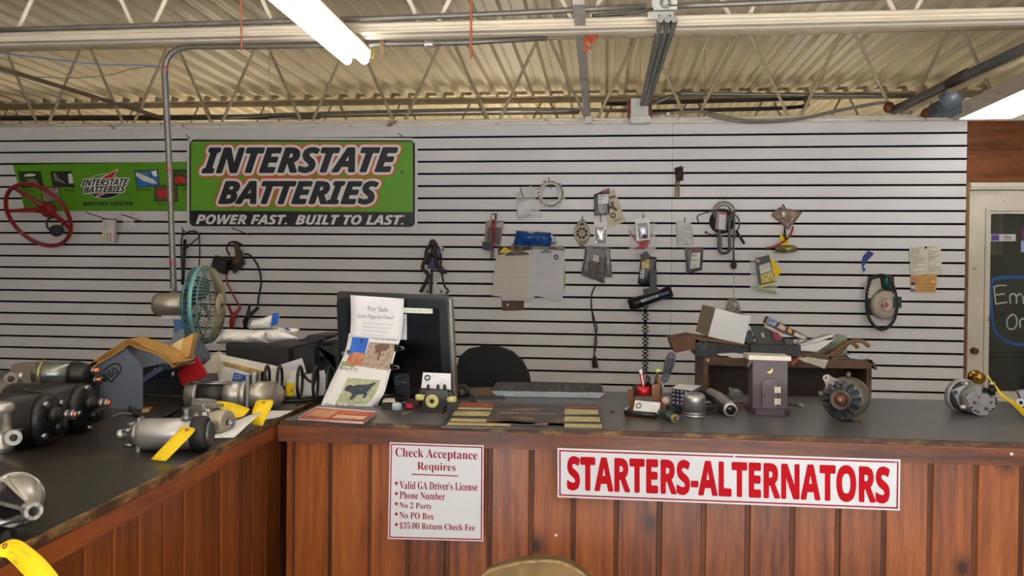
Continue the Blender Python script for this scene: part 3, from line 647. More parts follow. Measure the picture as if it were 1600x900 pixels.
photo([(210, 266), (247, 265), (249.5, 291), (213, 293)], BOAT, 'Marine/RV', rect(213, 294, 236, 298), [([(212, 269), (228, 275), (240, 280), (246, 287), (238, 287), (222, 282), (213, 275)], OFFW), ([(218, 270), (228, 268), (234, 273), (224, 274)], GRAY), ([(236, 268), (244, 266), (246, 275), (240, 276)], OFFW)])
photo([(241, 290), (277, 288), (278, 315), (242, 315)], M((92, 74, 50), .6, var=.4, scale=50), 'Auto & Truck', rect(246, 317, 275, 320.5), [([(245, 298), (258, 296), (262, 301), (272, 301), (272, 309), (246, 308)], REDP)])
photo([(269, 265), (292, 264.5), (292, 291), (270, 291)], M((60, 84, 30), .6, var=.4, scale=50), 'Lawn', rect(284, 293, 293, 296.5), [([(272, 278), (280, 275), (291, 278), (290, 286), (274, 286)], REDP)])
def ell(cx, cy, rx, ry, k=28): return [(cx+rx*math.cos(2*math.pi*i/k), cy+ry*math.sin(2*math.pi*i/k)) for i in range(k)]
lg = on(bn, 'logo', ell(163.5, 291, 30, 19.5), .0066, OFFW)
obj('logo_green', patch(MB(), qW(ell(163.5, 291, 29, 18.6), .0072), .0004), M((88, 148, 22), .4, var=.04, scale=3), lg)
obj('logo_black', patch(MB(), qW([(136, 297)]+[(163.5+29*math.cos(t), 291+18.6*math.sin(t)) for t in [math.pi*(1-k/14)*.9+.05*math.pi for k in range(15)]]+[(191, 297)], .0078), .0004), PB, lg)
for pl, z, mt in (([(185.5, 263), (164, 303), (149, 309.5), (156, 297), (148, 293), (152, 280)], .0084, OFFW), ([(183, 265.5), (163, 302), (151.5, 307), (158, 296), (150, 292), (154, 281)], .009, M((206, 30, 40), .45))):
    obj('logo_bolt', patch(MB(), qW(pl, z), .0004), mt, lg)
for s, pts in (('INTERSTATE', [(128, 281), (201, 279), (200, 289), (127.5, 290.5)]), ('BATTERIES', [(131.5, 292), (196, 290), (195.5, 300), (131, 301.5)])):
    for ol, z, mt in ((.12, .0096, OFFW), (0, .0103, PB)): obj('logo_lettering', lettering(MB(), s, qW(pts, z), .0004, 'i', ol, .1, bold=.015), mt, lg)
obj('lettering', lettering(MB(), 'BATTERY CENTER', qW([(130.5, 315.5), (208, 315), (208, 321), (130.5, 321.5)], .0066), .0006, 'b', bold=.02), INK, bn)

# --- steering wheel
sw = thing('steering_wheel', 'red three-spoke steering wheel hung over the green banner', 'steering wheel', W(60, 336, .2))
c = W(60, 336.5, .2); vv = (c-CAMP).normalized(); ri = (cR-vv*cR.dot(vv)).normalized(); ui = ri.cross(vv)
um = (ri*.80+ui*.60).normalized(); th = math.radians(47); nn = (vv*math.cos(th)+um*math.sin(th)).normalized()
e1 = (ri*.60-ui*.80).normalized(); e2 = nn.cross(e1).normalized()
WR = M((134, 24, 28), .35, var=.12, scale=30, dirt=((70, 16, 18), 20, .6))
Rw = .218
obj('rim', MB().tube([c+(e1*math.cos(t)+e2*math.sin(t))*Rw for t in [2*math.pi*k/48 for k in range(48)]], .0125, 10, True), WR, sw)
hb = W(75, 328, .15)
for (x, y, o2) in ((17, 339, .26), (60, 293, .12), (105, 357, .18)):
    p = W(x, y, o2); best = min((c+(e1*math.cos(t)+e2*math.sin(t))*Rw for t in [2*math.pi*k/72 for k in range(72)]), key=lambda q: (q-p).length)
    obj('spoke', MB().tube(curve([hb, hb*.5+best*.5+nn*.008, best], 4), [.019]*3+[.015]*3+[.011]*3, 8), WR, sw)
obj('hub', MB().lathe([(-.03, .03), (-.026, .043), (.02, .046), (.026, .04), (.026, .02)], hb, -nn, 20), WR, sw)
obj('hub_ring', MB().ring(hb-nn*.02, nn, .031, .006, 20), M((96, 16, 20), .4), sw)
hp = thing('horn_cup', 'black rubber cup hanging behind the red steering wheel', 'cup', W(90, 375, .1))
p = W(91, 360, .1); obj('cup_body', MB().lathe([(0, .036), (.05, .038), (.054, .034), (.054, 0)], p, (.35, -1, -.1), 20), RUBBER, hp)
obj('clamp_ring', MB().ring(W(85, 350, .09), (.3, -1, 0), .047, .007, 24), BLACK, hp)
hook('bare slatwall hook under the banner, holding the price tag box', (135, 332), (172, 344))
hook('slatwall hook under the banner holding a clear bag', (190, 335), (229, 348))
hook('slatwall hook below the large green sign, holding nothing', (363, 357), (391, 367))
pt = thing('label_pack', 'white pack of coloured price stickers hanging from a hook', 'label pack', W(168, 378, .1))
a = W(160, 343.5, .11); b = W(177.5, 378, .11); obj('pack_body', MB().box(a.x, b.x, a.y, a.y+.03, b.z, a.z), M((214, 212, 210), .5), pt)
for ci, col in enumerate(((214, 206, 60), (92, 190, 96), (230, 92, 140))):
    mb = MB()
    for k in range(3): mb.cyl(*(lambda p: (p, p+V((0, -.001, 0))))(W(163.5+ci*4.6, 366.5+k*4.4, .1102)), .0075, n=10)
    obj('sticker_row', mb, M(col, .5, var=0), pt)
obj('printed_text', scribble(MB(), bil(qW(rect(161, 346, 172, 362), .1102)), 5, 3), INK, pt)
obj('pack_top', MB().box(a.x-.004, b.x+.004, a.y-.002, a.y+.032, a.z, a.z+.008), M((110, 84, 84), .6), pt)
bagt('plastic_bag', 'clear plastic bag of small rings on a hook under the banner', 'bag', [(193, 333), (203, 330), (214, 357), (191, 363)], .025, CLEAR, 5, .06)

# --- cables left of the fan
hc = thing('hanging_strap', 'black bar and thin cable hanging below the left corner of the green sign', 'strap', W(292, 365, .05))
obj('bar', MB().tube([W(289, 374, .05), W(287, 410, .05), W(285.5, 445, .05)], .0105, 8), BLACK, hc)
obj('cable_loop', MB().tube(curve([W(286, 358, .06), W(283, 385, .06), W(288, 390, .06), W(303, 377, .07), W(312, 368, .06), W(300, 361, .07), W(291, 365, .06), W(283, 377, .05), W(285, 440, .05)], 6), .0045, 6), BLACK, hc)
obj('cable', MB().tube(curve([W(296, 361, .06), W(309, 364, .06), W(312, 385, .05), W(311, 420, .05)], 6), .0045, 6), BLACK, hc)
hook(hc, (284, 357), (292, 364), .08)
jc = thing('jumper_cables', 'set of red and black jumper cables hanging in a bundle by the fan', 'cable', W(372, 380, .06))
BR = M((92, 66, 44), .8, var=.3, scale=40)
obj('tape_bundle', MB().tube(curve([W(368, 381, .06), W(372, 392, .08), W(374, 402, .07), W(366, 410, .07)], 5), [.018]*6+[.024]*5+[.02]*5, 8), BR, jc)
obj('connector_block', MB().bag(qW([(352, 402), (378, 400), (384, 412), (366, 428)], .03), .05, 7), M((56, 48, 42), .6, var=.3, scale=50), jc)
obj('terminal_block', MB().obox(W(345, 415, .06), (.045, 0, -.015), (0, .03, 0), (.012, 0, .04)), M((34, 30, 28), .6), jc)
obj('top_loop', MB().tube(curve([W(359, 399, .06), W(354, 388, .06), W(358, 380, .06), W(368, 378, .06), W(379, 383, .06)], 6), .006, 6), BLACK, jc)
obj('handle', MB().tube([W(336, 401, .06), W(345, 403, .06), W(360, 407, .06)], .01, 8), BLACK, jc)
obj('black_cable', MB().tube(curve([W(382, 397, .06), W(391, 399, .06), W(403, 416, .05), W(408, 440, .05), W(404, 465, .05), W(403, 478, .06)], 6), .006, 6), BLACK, jc)
RC = M((150, 28, 36), .5, var=.1)
obj('red_cable', MB().tube(curve([W(354, 428, .06), W(355, 442, .06), W(361, 455, .06), W(372, 474, .06), W(374, 480, .06)], 6), .0055, 6), RC, jc)
def clamp(c0, c1, top, tip, mat):
    mb = MB()
    for a, sgn in ((c0, 1), (c1, -1)):
        p = V((top[0], top[1], 0)); 
        mb.tube([W(a[0], a[1], .07), W(top[0]-sgn*1.2, top[1], .075), W(tip[0]-sgn*2.0, (top[1]+tip[1])/2, .075), W(tip[0]-sgn*.6, tip[1], .07)], [.009, .013, .011, .008], 6)
    mb.cyl(W(top[0], top[1], .09), W(top[0], top[1], .05), .009, n=8)
    obj('clamp', mb, mat, jc)
clamp((357, 478), (376, 479), (365, 493), (362, 514), RC); clamp((390, 478), (404, 480), (388, 493), (383, 512), BLACK)

# --- blue and white mount above the monitor
mt = thing('mounting_bracket', 'blue and white mounting brackets with black straps, hung above the monitor', 'bracket', W(678, 458, .04))
WB = M((214, 210, 200), .5); 
def px(x, y): return (640+x/9, 370+y/9)
onp(mt, 'blue_pad', [px(*p) for p in ((300, 160), (350, 130), (420, 140), (435, 200), (420, 280), (380, 300), (360, 380), (365, 440), (320, 460), (260, 440), (270, 330))], .05, .03, M((28, 46, 86), .45, var=.3, scale=40))
onp(mt, 'upper_plate', [px(*p) for p in ((400, 120), (440, 130), (495, 165), (495, 190), (445, 230), (430, 200))], .035, .004, WB)
pl = onp(mt, 'lower_plate', [px(*p) for p in ((330, 490), (400, 490), (385, 560), (380, 700), (410, 725), (440, 735), (478, 765), (470, 790), (430, 805), (410, 800), (412, 735), (320, 735), (335, 640))], .03, .004, WB)
onp(mt, 'side_plate', [px(*p) for p in ((235, 425), (265, 410), (290, 430), (285, 480), (302, 500), (298, 590), (285, 690), (275, 800), (225, 790), (228, 760), (270, 725), (278, 620), (280, 500), (240, 455))], .034, .004, WB)
for (x, y) in ((470, 180), (448, 770), (250, 770), (260, 432), (470, 440)):
    p = W(*px(x, y), .04); obj('bolt_hole', MB().cyl(p, p+V((0, -.002, 0)), .0075, n=10), M((60, 58, 56), .6), mt)
for pts, r in (([(330, 75), (280, 130), (240, 190), (225, 300), (190, 390), (185, 450), (240, 500), (260, 560), (200, 690), (155, 780)], .011), ([(330, 75), (370, 120), (330, 210), (370, 260), (385, 390), (440, 480), (520, 490)], .013), ([(300, 230), (350, 260), (375, 330), (380, 420)], .012), ([(270, 220), (215, 380)], .010), ([(310, 500), (300, 640), (295, 800)], .009), ([(440, 240), (440, 420), (460, 560), (490, 690), (545, 760), (510, 800)], .006), ([(300, 250), (240, 390)], .010)):
    obj('strap', MB().tube(curve([W(*px(*p), .06) for p in pts], 5), r, 6), M((46, 40, 36), .6, var=.2, scale=40), mt)
obj('top_knob', MB().ball(W(*px(325, 95), .06), (.024, .02, .028), 10, 8), M((46, 38, 34), .6), mt)

# --- parts bags and gaskets, upper right of the monitor
def gx(x0, y0, s): return lambda x, y: (x0+x/s, y0+y/s)
g1 = gx(750, 270, 7.5)
t = bagt('plastic_bag', 'clear bag with a white card, left of the metal flange ring', 'bag', [g1(410, 250), g1(600, 145), g1(725, 520), g1(440, 560)], .012, CLEAR, 11, .012)
onp(t, 'card', [g1(430, 345), g1(545, 330), g1(600, 490), g1(445, 520)], .034, .003, M((198, 194, 204), .5)); hook(t, g1(475, 200), g1(510, 290), .07)
t = thing('flange_ring', 'round cast metal flange ring hanging from a hook', 'ring', W(861, 322, .02))
c = W(*g1(832, 250), .03); obj('ring_body', MB().annulus(c, (-.12, -1, .0), .078, .058, .02, 36), M((120, 114, 102), .45, .6, .15, 30), t)
obj('rim', MB().annulus(c+V((0, -.016, 0)), (-.12, -1, 0), .068, .058, .014, 36), M((164, 158, 142), .4, .7), t)
for k, (x, y) in enumerate(((935, 140), (975, 305), (900, 375), (760, 378), (690, 235), (760, 110), (680, 190), (940, 360))):
    p = W(*g1(x, y), .034); obj('lug', MB().cyl(p, p+V((0, -.016, 0)), .012, n=10), ALUD, t); obj('lug_hole', MB().cyl(p+V((0, -.0161, 0)), p+V((0, -.017, 0)), .005, n=8), BLACK, t)
hook(t, g1(805, 75), g1(835, 180), .09)
g3 = gx(890, 280, 7.5)
t = card('instruction_booklet', 'tan booklet with a drawn wrench, behind the striped black packet', 'booklet', [g3(400, 150), g3(525, 122), g3(660, 495), g3(440, 575)], .006, .003, M((196, 184, 160), .8))
for poly in ([(460, 330), (490, 300), (480, 270), (500, 258), (520, 275), (515, 310), (565, 355), (540, 380), (490, 345), (465, 350)], [(465, 205), (530, 190), (540, 212), (470, 232)]): on(t, 'print', [g3(*p) for p in poly], .0066, M((96, 84, 70), .7))
obj('print_ring', MB().annulus(W(*g3(508, 425), .0068), (0, -1, 0), .018, .008, .0006, 20), M((96, 84, 70), .7), t)
mb = MB(); stroke(mb, [W(*g3(520, 490), .0068), W(*g3(620, 458), .0068)], .004, (0, -1, 0)); obj('print_line', mb, INK, t)
def packet(label, g, quad, lab, win=None, seed=1, base_=(44, 40, 42), off=.02, winmat=None, stripes=True, top=None):
    t = bagt('parts_packet', label, 'packet', [g(*p) for p in quad], .012, M(base_, .3, var=.2, scale=60), seed, off, .35)
    onp(t, 'label', [g(*p) for p in lab], off+.022, .002, M((206, 208, 208), .5))
    obj('printed_text', scribble(MB(), bil(qW([g(*p) for p in lab], off+.0225)), 3, seed, .0016, .001, .7), INK, t)
    if win: onp(t, 'window', [g(*p) for p in win], off+.021, .002, winmat or CLEARD)
    if stripes:
        q = qW([g(*p) for p in quad], off+.021); S = bil(q); mb = MB()
        for k in range(9): v = .16+k*.085; patch(mb, [S(.06, v), S(.16, v+.03), S(.16, v+.05), S(.06, v+.02)])
        obj('side_print', mb, M((190, 186, 180), .5), t)
    if top: onp(t, 'header', [g(*p) for p in top], off+.023, .002, M((150, 60, 70), .5))
    return t
packet('black striped parts packet with a white label, upper middle of the wall', g3, [(285, 180), (465, 105), (468, 415), (290, 430)], [(330, 180), (460, 172), (458, 285), (330, 295)], [(330, 300), (440, 298), (420, 390), (385, 412), (345, 390)], 21, top=[(390, 130), (460, 118), (462, 150), (395, 162)])
t = thing('alternator_end_frame', 'pointed oval cast end frame with cut-outs, left of the white blister card', 'end frame', W(908, 388, .02))
c = W(*g3(145, 632), .022)
ov = [g3(145+x, 635+y) for x, y in ((0, -170), (30, -150), (60, -110), (85, -60), (97, 0), (85, 60), (50, 115), (18, 160), (0, 172), (-18, 160), (-50, 115), (-85, 60), (-97, 0), (-85, -60), (-60, -110), (-30, -150))]
onp(t, 'plate', ov, .018, .012, M((128, 116, 98), .5, .4, .2, 40))
obj('outer_ring', MB().annulus(c, (0, -1, 0), .046, .036, .008, 32), M((150, 138, 118), .45, .4), t); obj('inner_ring', MB().annulus(c, (0, -1, 0), .02, .007, .01, 24), M((140, 128, 108), .45, .4), t)
for k in range(8):
    a = math.pi*(k+.5)/4; p = c+V((math.cos(a)*.028, -.002, math.sin(a)*.028)); u = V((math.cos(a), 0, math.sin(a))); w = V((-u.z, 0, u.x))
    obj('slot', MB().prism([p-u*.008-w*.005, p+u*.008-w*.0085, p+u*.008+w*.0085, p-u*.008+w*.005], (0, .003, 0)), M((34, 28, 26), .7), t)
for dy in (-100, 150): p = W(*g3(145, 632+dy), .019); obj('dark_hole', MB().cyl(p, p+V((0, -.001, 0)), .011 if dy < 0 else .006, n=12), M((34, 28, 26), .7), t)
hook(t, g3(148, 455), g3(148, 490), .06)
t = card('blister_card', 'white blister card with an empty clear window, beside the oval end frame', 'blister card', [g3(285, 490), g3(438, 490), g3(440, 755), g3(287, 755)], .018, .003, M((216, 216, 216), .5))
obj('blister', MB().bag(qW([g3(308, 570), g3(418, 570), g3(418, 740), g3(308, 740)], .019), .016, 3, crumple=.2), M((226, 228, 232), .12, .5), t); obj('window_edge', frame_line(MB(), qW([g3(302, 564), g3(424, 564), g3(424, 746), g3(302, 746)], .0186), 0, .003), M((90, 90, 92), .5), t); hook(t, g3(365, 450), g3(365, 515), .07)
t = bagt('plastic_bag', 'clear bag of red wires behind a white blister pack', 'bag', [g3(690, 530), g3(1000, 520), g3(1015, 855), g3(710, 880)], .015, CLEAR, 31, .01)
for k in range(7):
    a = rnd.uniform(0, 3); p = [g3(700+k*40, 600+60*(k % 3)), g3(780+k*22, 720+20*(k % 2)), g3(900-k*18, 800+10*(k % 3)), g3(960-k*30, 640+k*30)]
    obj('red_wire', MB().tube(curve([W(*q_, .02+.002*k) for q_ in p], 4), .0028, 5), M((192, 62, 66), .5), t)
t = card('blister_pack', 'white blister pack with a grey part, hung before the bag of red wires', 'blister pack', [g3(765, 470), g3(935, 450), g3(945, 705), g3(785, 725)], .05, .003, M((228, 226, 226), .5))
obj('blister', MB().bag(qW([g3(795, 520), g3(910, 510), g3(925, 690), g3(815, 705)], .051), .012, 9, crumple=.3), M((176, 178, 186), .2, .4), t); obj('part_inside', MB().ball(W(*g3(880, 665), .062), (.014, .008, .011), 10, 8), M((70, 70, 74), .4), t); hook(t, g3(862, 430), g3(862, 462), .08)
g4 = gx(900, 370, 7.5)
t = bagt('antistatic_bag', 'grey antistatic bag holding a dark module, below the white blister card', 'bag', [g4(120, 100), g4(390, 125), g4(330, 545), g4(60, 450)], .03, M((132, 130, 132), .22, .2, .25, 40, .5, alpha=.85), 41, .012, .9)
onp(t, 'module', [g4(160, 290), g4(270, 300), g4(240, 440), g4(150, 430)], .066, .006, M((78, 70, 60), .5, var=.4, scale=60)); onp(t, 'white_label', [g4(205, 205), g4(270, 220), g4(270, 300), g4(190, 280)], .07, .002, M((178, 176, 178), .5)); onp(t, 'dark_flap', [g4(295, 235), g4(345, 245), g4(320, 430), g4(255, 410)], .068, .004, M((62, 62, 62), .4))
bagt('plastic_bag', 'small crumpled grey bag tucked behind the antistatic bag', 'bag', [g4(345, 120), g4(395, 135), g4(425, 480), g4(330, 470)], .012, M((130, 128, 128), .2, .5, .3, 50, .5), 42, .012)
packet('black parts packet with yellow wires, behind the timing light', g4, [(765, 230), (945, 235), (930, 560), (720, 565)], [(750, 380), (800, 380), (795, 490), (748, 490)], [(770, 260), (860, 260), (855, 370), (765, 370)], 43, off=.012, winmat=M((214, 196, 130), .5, var=.3, scale=60), stripes=False)
# timing light with coil cord
tl = thing('timing_light', 'black pistol-grip timing light hanging on the wall, blue label', 'timing light', W(*g4(870, 840), .1))
p0, p1 = W(*g4(620, 805), .1), W(*g4(1110, 640), .1); ax = (p1-p0).normalized(); L = (p1-p0).length
obj('barrel', MB().lathe([(0, .033), (.0, .036), (.05, .037), (.1, .033), (L-.04, .03), (L-.03, .034), (L-.008, .034), (L, .028)], p0, ax, 20), IRON, tl)
obj('grip', MB().prism(qW([g4(*p) for p in ((870, 385), (948, 378), (948, 590), (985, 640), (800, 690), (805, 670), (862, 600))], .128), (0, .05, 0)), M((60, 60, 66), .5), tl)
obj('trigger', MB().obox(W(*g4(825, 640), .105), (.016, 0, .006), (0, .015, 0), (-.006, 0, .016)), BLACK, tl)
obj('label', MB().prism(qW([g4(*p) for p in ((750, 745), (965, 675), (960, 705), (755, 775))], .1345), (0, .002, 0)), M((176, 186, 204), .4), tl)
obj('blue_label', MB().prism(qW([g4(*p) for p in ((970, 672), (1075, 640), (1080, 665), (965, 705))], .1345), (0, .002, 0)), M((52, 62, 140), .4), tl)
mb = MB()
for k in range(4): patch(mb, qW([g4(830+k*28, 728-k*9), g4(852+k*28, 721-k*9), g4(852+k*28, 734-k*9), g4(830+k*28, 741-k*9)], .1352))
obj('lettering', mb, INK, tl)
obj('tail_ring', MB().ring(p1, ax, .03, .006, 18), BLACK, tl)
obj('hanger', MB().obox(W(*g4(810, 225), .09), (.02, 0, .014), (0, .02, 0), (-.012, 0, .018)), M((60, 58, 54), .5), tl)
hel = []
for k in range(2):
    mb = MB(); pts = []
    top, bot = W(1007+k*3, 476, .1), W(1007+k*3, 584, .1)
    for i in range(17*10+1):
        a = 2*math.pi*i/10+math.pi*k; q = top+(bot-top)*(i/170); pts.append(q+V((math.cos(a)*.012, math.sin(a)*.012, 0)))
    obj('coil_cord', MB().tube(pts, .0032, 5), BLACK, tl)
tubething('power_cord', 'black cord with plugs hanging below the antistatic bag', 'cord', [W(930, 447, .05), W(925, 458, .05), W(924, 475, .05), W(926, 495, .05), W(930, 515, .05), W(932, 535, .05), W(929, 550, .05), W(927, 562, .05), W(928, 575, .05)], [.0042]*42+[.009]*7, BLACK, 6, 6)
tubething('power_cord', 'second black cord strand hanging below the antistatic bag', 'cord', [W(924, 480, .055), W(929, 500, .055), W(932.5, 512, .055), W(929, 535, .055), W(929, 555, .055), W(933, 575, .055)], [.004]*25+[.0095]*6, M((58, 40, 38), .6), 6, 6)
# --- clipboards and their neighbours
packet('parts packet with red wire and a black plug, left of the blue bag', g1, [(70, 560), (280, 560), (240, 860), (50, 850)], [(140, 600), (180, 600), (180, 640), (140, 640)], [(90, 640), (240, 640), (230, 830), (80, 820)], 51, (150, 140, 132), .012, M((74, 44, 44), .4, var=.4, scale=70), False)
t = thing('wire_harness', 'red wires with a black and white plug, over the clear packet', 'wire harness', W(770, 395, .05))
mb = MB()
for k in range(3): mb.tube(curve([W(*g1(155+k*8, 545), .05), W(*g1(130+k*20, 650), .055), W(*g1(160-k*8, 740), .05), W(*g1(150+k*4, 930), .05)], 5), .0035, 6)
obj('red_wires', mb, RC, t)
obj('plug', MB().obox(W(*g1(165, 515), .05), (.017, 0, .002), (0, .012, 0), (0, 0, .018)), M((58, 52, 48), .5), t); obj('white_plug', MB().obox(W(*g1(155, 520), .064), (.008, 0, 0), (0, .004, 0), (0, 0, .014)), WHITE, t)
obj('black_block', MB().obox(W(*g1(90, 860), .05), (.03, 0, -.004), (0, .02, 0), (0, 0, .024)), BLACK, t); obj('grey_end', MB().obox(W(*g4(-985, 215), .05), (.009, 0, 0), (0, .008, 0), (0, 0, .022)), M((96, 90, 84), .5), t)
g2 = gx(750, 370, 7.5)
t = card('brown_pouch', 'brown board showing below the left clipboard sheets', 'pouch', [g2(250, 700), g2(520, 715), g2(510, 860), g2(260, 868)], .006, .004, M((88, 66, 54), .7)); p = W(*g2(325, 797), .0065); obj('tape_spot', MB().cyl(p, p+V((0, -.001, 0)), .0075, n=8), M((210, 196, 180), .6), t)
t = card('clipboard', 'green-edged clipboard behind the right stack of white sheets', 'clipboard', [g2(600, 105), g2(990, 110), g2(1000, 600), g2(600, 600)], .008, .003, M((168, 176, 96), .6)); onp(t, 'top_strip', [g2(720, 112), g2(985, 108), g2(985, 150), g2(720, 150)], .0092, .001, M((150, 146, 130), .6)); onp(t, 'dark_strip', [g2(830, 120), g2(900, 120), g2(895, 155), g2(830, 155)], .0102, .001, M((92, 72, 52), .6))
t = thing('clipboard', 'brown clipboard with a round clip and a yellowish form, left one', 'clipboard', W(798, 470, .03))
onp(t, 'board', [g2(210, 120), g2(600, 115), g2(575, 690), g2(230, 700)], .014, .004, M((74, 56, 42), .6))
onp(t, 'clip', [g2(295, 222), g2(310, 195), g2(350, 180), g2(520, 178), g2(560, 185), g2(578, 208)], .034, .01, M((74, 58, 48), .5, .3)); c = W(*g2(432, 135), .036)
obj('clip_ring', MB().annulus(c, (0, -1, 0), .05*.75, .025*.75, .008, 24), M((96, 78, 64), .45, .4), t); obj('clip_ring_inner', MB().ring(c+V((0, -.006, -.004)), (0, -1, 0), .032, .004, 20), M((130, 112, 92), .45, .4), t)
obj('yellow_tag', MB().prism(qW([g2(*p) for p in ((225, 185), (285, 120), (375, 165), (370, 185), (300, 195))], .018), (0, .001, 0)), M((232, 208, 60), .6), t)
def sheaf(t, quads, off, mats, dz=.0012):
    for k, qd in enumerate(quads): obj('sheet', MB().quad(qW([g2(*p) for p in qd], off+dz*k), .0006), mats[k % len(mats)], t)
PP = M((208, 204, 200), .75, var=.04, scale=5); PV = M((204, 202, 212), .75, var=.03, scale=5)
sheaf(t, [[(230, 210), (600, 155), (580, 740), (260, 750)], [(215, 215), (590, 160), (560, 750), (290, 745)], [(300, 200), (608, 150), (640, 712), (250, 715)], [(188, 230), (592, 205), (540, 738), (138, 690)]], .019, [PV, PP, PP, M((206, 200, 190), .75, var=.04, scale=5)])
S = bil(qW([g2(*p) for p in ((200, 320), (585, 305), (545, 720), (150, 670))], .0242)); mb = MB()
for k in range(9): stroke(mb, [S(.05+k*.11, .08), S(.05+k*.11, .82)], .0008, (0, -1, 0))
for k in range(3): stroke(mb, [S(.05, .05+k*.38), S(.95, .05+k*.38)], .001, (0, -1, 0))
obj('form_lines', mb, M((164, 156, 150), .7), t); obj('handwriting', scribble(MB(), bil(qW([g2(*p) for p in ((470, 238), (570, 240), (570, 262), (470, 260))], .0242)), 1, 7), INK, t)
t = thing('clipboard', 'clipboard of white invoices with a round dark logo, right one', 'clipboard', W(855, 468, .03))
onp(t, 'board', [g2(600, 135), g2(975, 145), g2(965, 690), g2(610, 690)], .0185, .003, M((86, 84, 96), .6)); onp(t, 'clip', [g2(712, 170), g2(740, 170), g2(745, 125), g2(800, 125), g2(802, 165), g2(838, 168), g2(838, 185), g2(712, 188)], .04, .012, M((84, 86, 88), .4, .5))
sheaf(t, [[(640, 160), (998, 180), (970, 735), (600, 690)], [(625, 160), (985, 175), (940, 752), (600, 680)], [(615, 142), (968, 158), (972, 718), (600, 695)]], .0225, [PP, PV, PV])
obj('logo', patch(MB(), qW([(g2(893+x, 240+y)) for x, y in ell(0, 0, 28, 30, 18)]+[], .0262)), M((60, 60, 66), .6), t); obj('logo_mark', patch(MB(), qW([g2(880, 232), g2(906, 230), g2(904, 248), g2(893, 252), g2(882, 248)], .0268), .0005), WHITE, t)
mb = MB(); n0 = (0, -1, 0)
for q_, ln, sd in ((((665, 195), (735, 198), (735, 235), (665, 232)), 3, 1), (((660, 265), (735, 270), (735, 345), (660, 340)), 5, 2), (((840, 300), (905, 305), (905, 335), (840, 330)), 2, 3), (((650, 385), (930, 395), (930, 412), (650, 405)), 1, 4), (((650, 415), (770, 418), (770, 455), (650, 448)), 3, 5), (((855, 410), (920, 412), (920, 465), (855, 460)), 3, 6), (((775, 478), (920, 482), (920, 498), (775, 492)), 1, 7)):
    scribble(mb, bil(qW([g2(*p) for p in q_], .0262)), ln, sd, .0009, .0006)
obj('printed_text', mb, M((120, 120, 128), .7), t)
t = thing('blue_package', 'shiny blue plastic package lying along the top of the clipboards', 'package', W(835, 385, .07))
q = qW([g1(390, 700), g1(900, 730), g1(905, 845), g1(380, 850)], .04)
obj('wrapper', MB().bag([at(*g1(430, 680), D-.04), at(*g1(830, 700), D-.04), at(*g1(840, 860), D-.04), at(*g1(385, 855), D-.04)], .055, 61, 14, 8, .6), M((18, 72, 150), .18, .1, .18, 30, .4), t)
obj('twist_end', MB().bag(qW([g1(820, 715), g1(880, 745), g1(900, 830), g1(835, 840)], .04), .03, 62), M((180, 186, 206), .25, .1, .4, 50), t)
obj('lettering', scribble(MB(), bil(qW([g1(555, 688), g1(720, 712), g1(720, 732), g1(555, 704)], .098)), 1, 12, .004), LW, t)
# --- middle and right of the wall
g5 = gx(1040, 250, 5)
t = thing('rusty_brush', 'dark rusty part with a brass loop, highest on the wall', 'brush holder', W(1058, 308, .03))
obj('body', MB().bag(qW([g5(68, 62), g5(138, 50), g5(138, 160), g5(82, 172)], .01), .05, 71), M((66, 44, 38), .8, var=.4, scale=60), t)
obj('brass_loop', MB().tube([W(*g5(*p), .03) for p in ((82, 165), (78, 280), (85, 290), (98, 290), (103, 280), (105, 170))], .005, 8), M((164, 138, 92), .4, .7), t); obj('nail', MB().tube([W(*g5(116, 46), .06), W(*g5(112, 60), .0)], .003, 6), IRON, t)
t = bagt('plastic_bag', 'shiny crumpled silver-white bag on a hook, right of the panel seam', 'bag', [g5(80, 480), g5(196, 484), g5(224, 660), g5(88, 674)], .02, M((226, 226, 222), .15, 0, .12, 60, .7, alpha=.72), 72, .012); hook(t, g5(150, 465), g5(148, 490), .06)
packet('parts packet with a pink header and round-cornered card, left of the speed sensor', g5, [(150, 685), (295, 680), (285, 860), (165, 890)], [(205, 725), (272, 722), (265, 840), (190, 850)], None, 73, (92, 84, 92), .012, None, False, [(200, 695), (275, 695), (275, 715), (200, 715)])
t = thing('sensor_kit', 'round black sensor ring with a serrated strap and cables', 'sensor', W(1132, 370, .03))
c = W(*g5(455, 450), .02); SM = M((70, 66, 62), .5, .3, .2, 40)
obj('ring', MB().annulus(W(*g5(455, 410), .03), (0, -1, 0), .066, .04, .014, 32), SM, t); obj('back_disc', MB().lathe([(0, .0), (0, .075), (.012, .075), (.012, .0)], W(*g5(440, 480), .004), (0, -1, 0), 28), M((52, 50, 50), .5), t)
mb = MB()
for k in range(9): a = math.radians(20+k*17.5); p = W(*g5(455, 410), .046)+V((math.cos(a)*.053, 0, math.sin(a)*.053)); mb.cyl(p, p+V((0, -.003, 0)), .008, n=8)
obj('ring_windows', mb, M((176, 166, 146), .5), t)
onp(t, 'packet', [g5(405, 400), g5(480, 410), g5(475, 550), g5(385, 540)], .06, .004, M((120, 108, 112), .4)); onp(t, 'packet_label', [g5(420, 425), g5(470, 430), g5(462, 545), g5(412, 540)], .0606, .001, M((196, 192, 196), .5)); onp(t, 'packet_header', [g5(415, 402), g5(478, 410), g5(476, 424), g5(414, 418)], .0606, .001, M((150, 66, 80), .5))
obj('strap', MB().tube(curve([W(*g5(*p), .05) for p in ((425, 480), (420, 600), (418, 690), (432, 720), (462, 728), (492, 715), (500, 690), (498, 560), (495, 430))], 5), .0085, 6), M((92, 90, 86), .5, .3), t)
mb = MB()
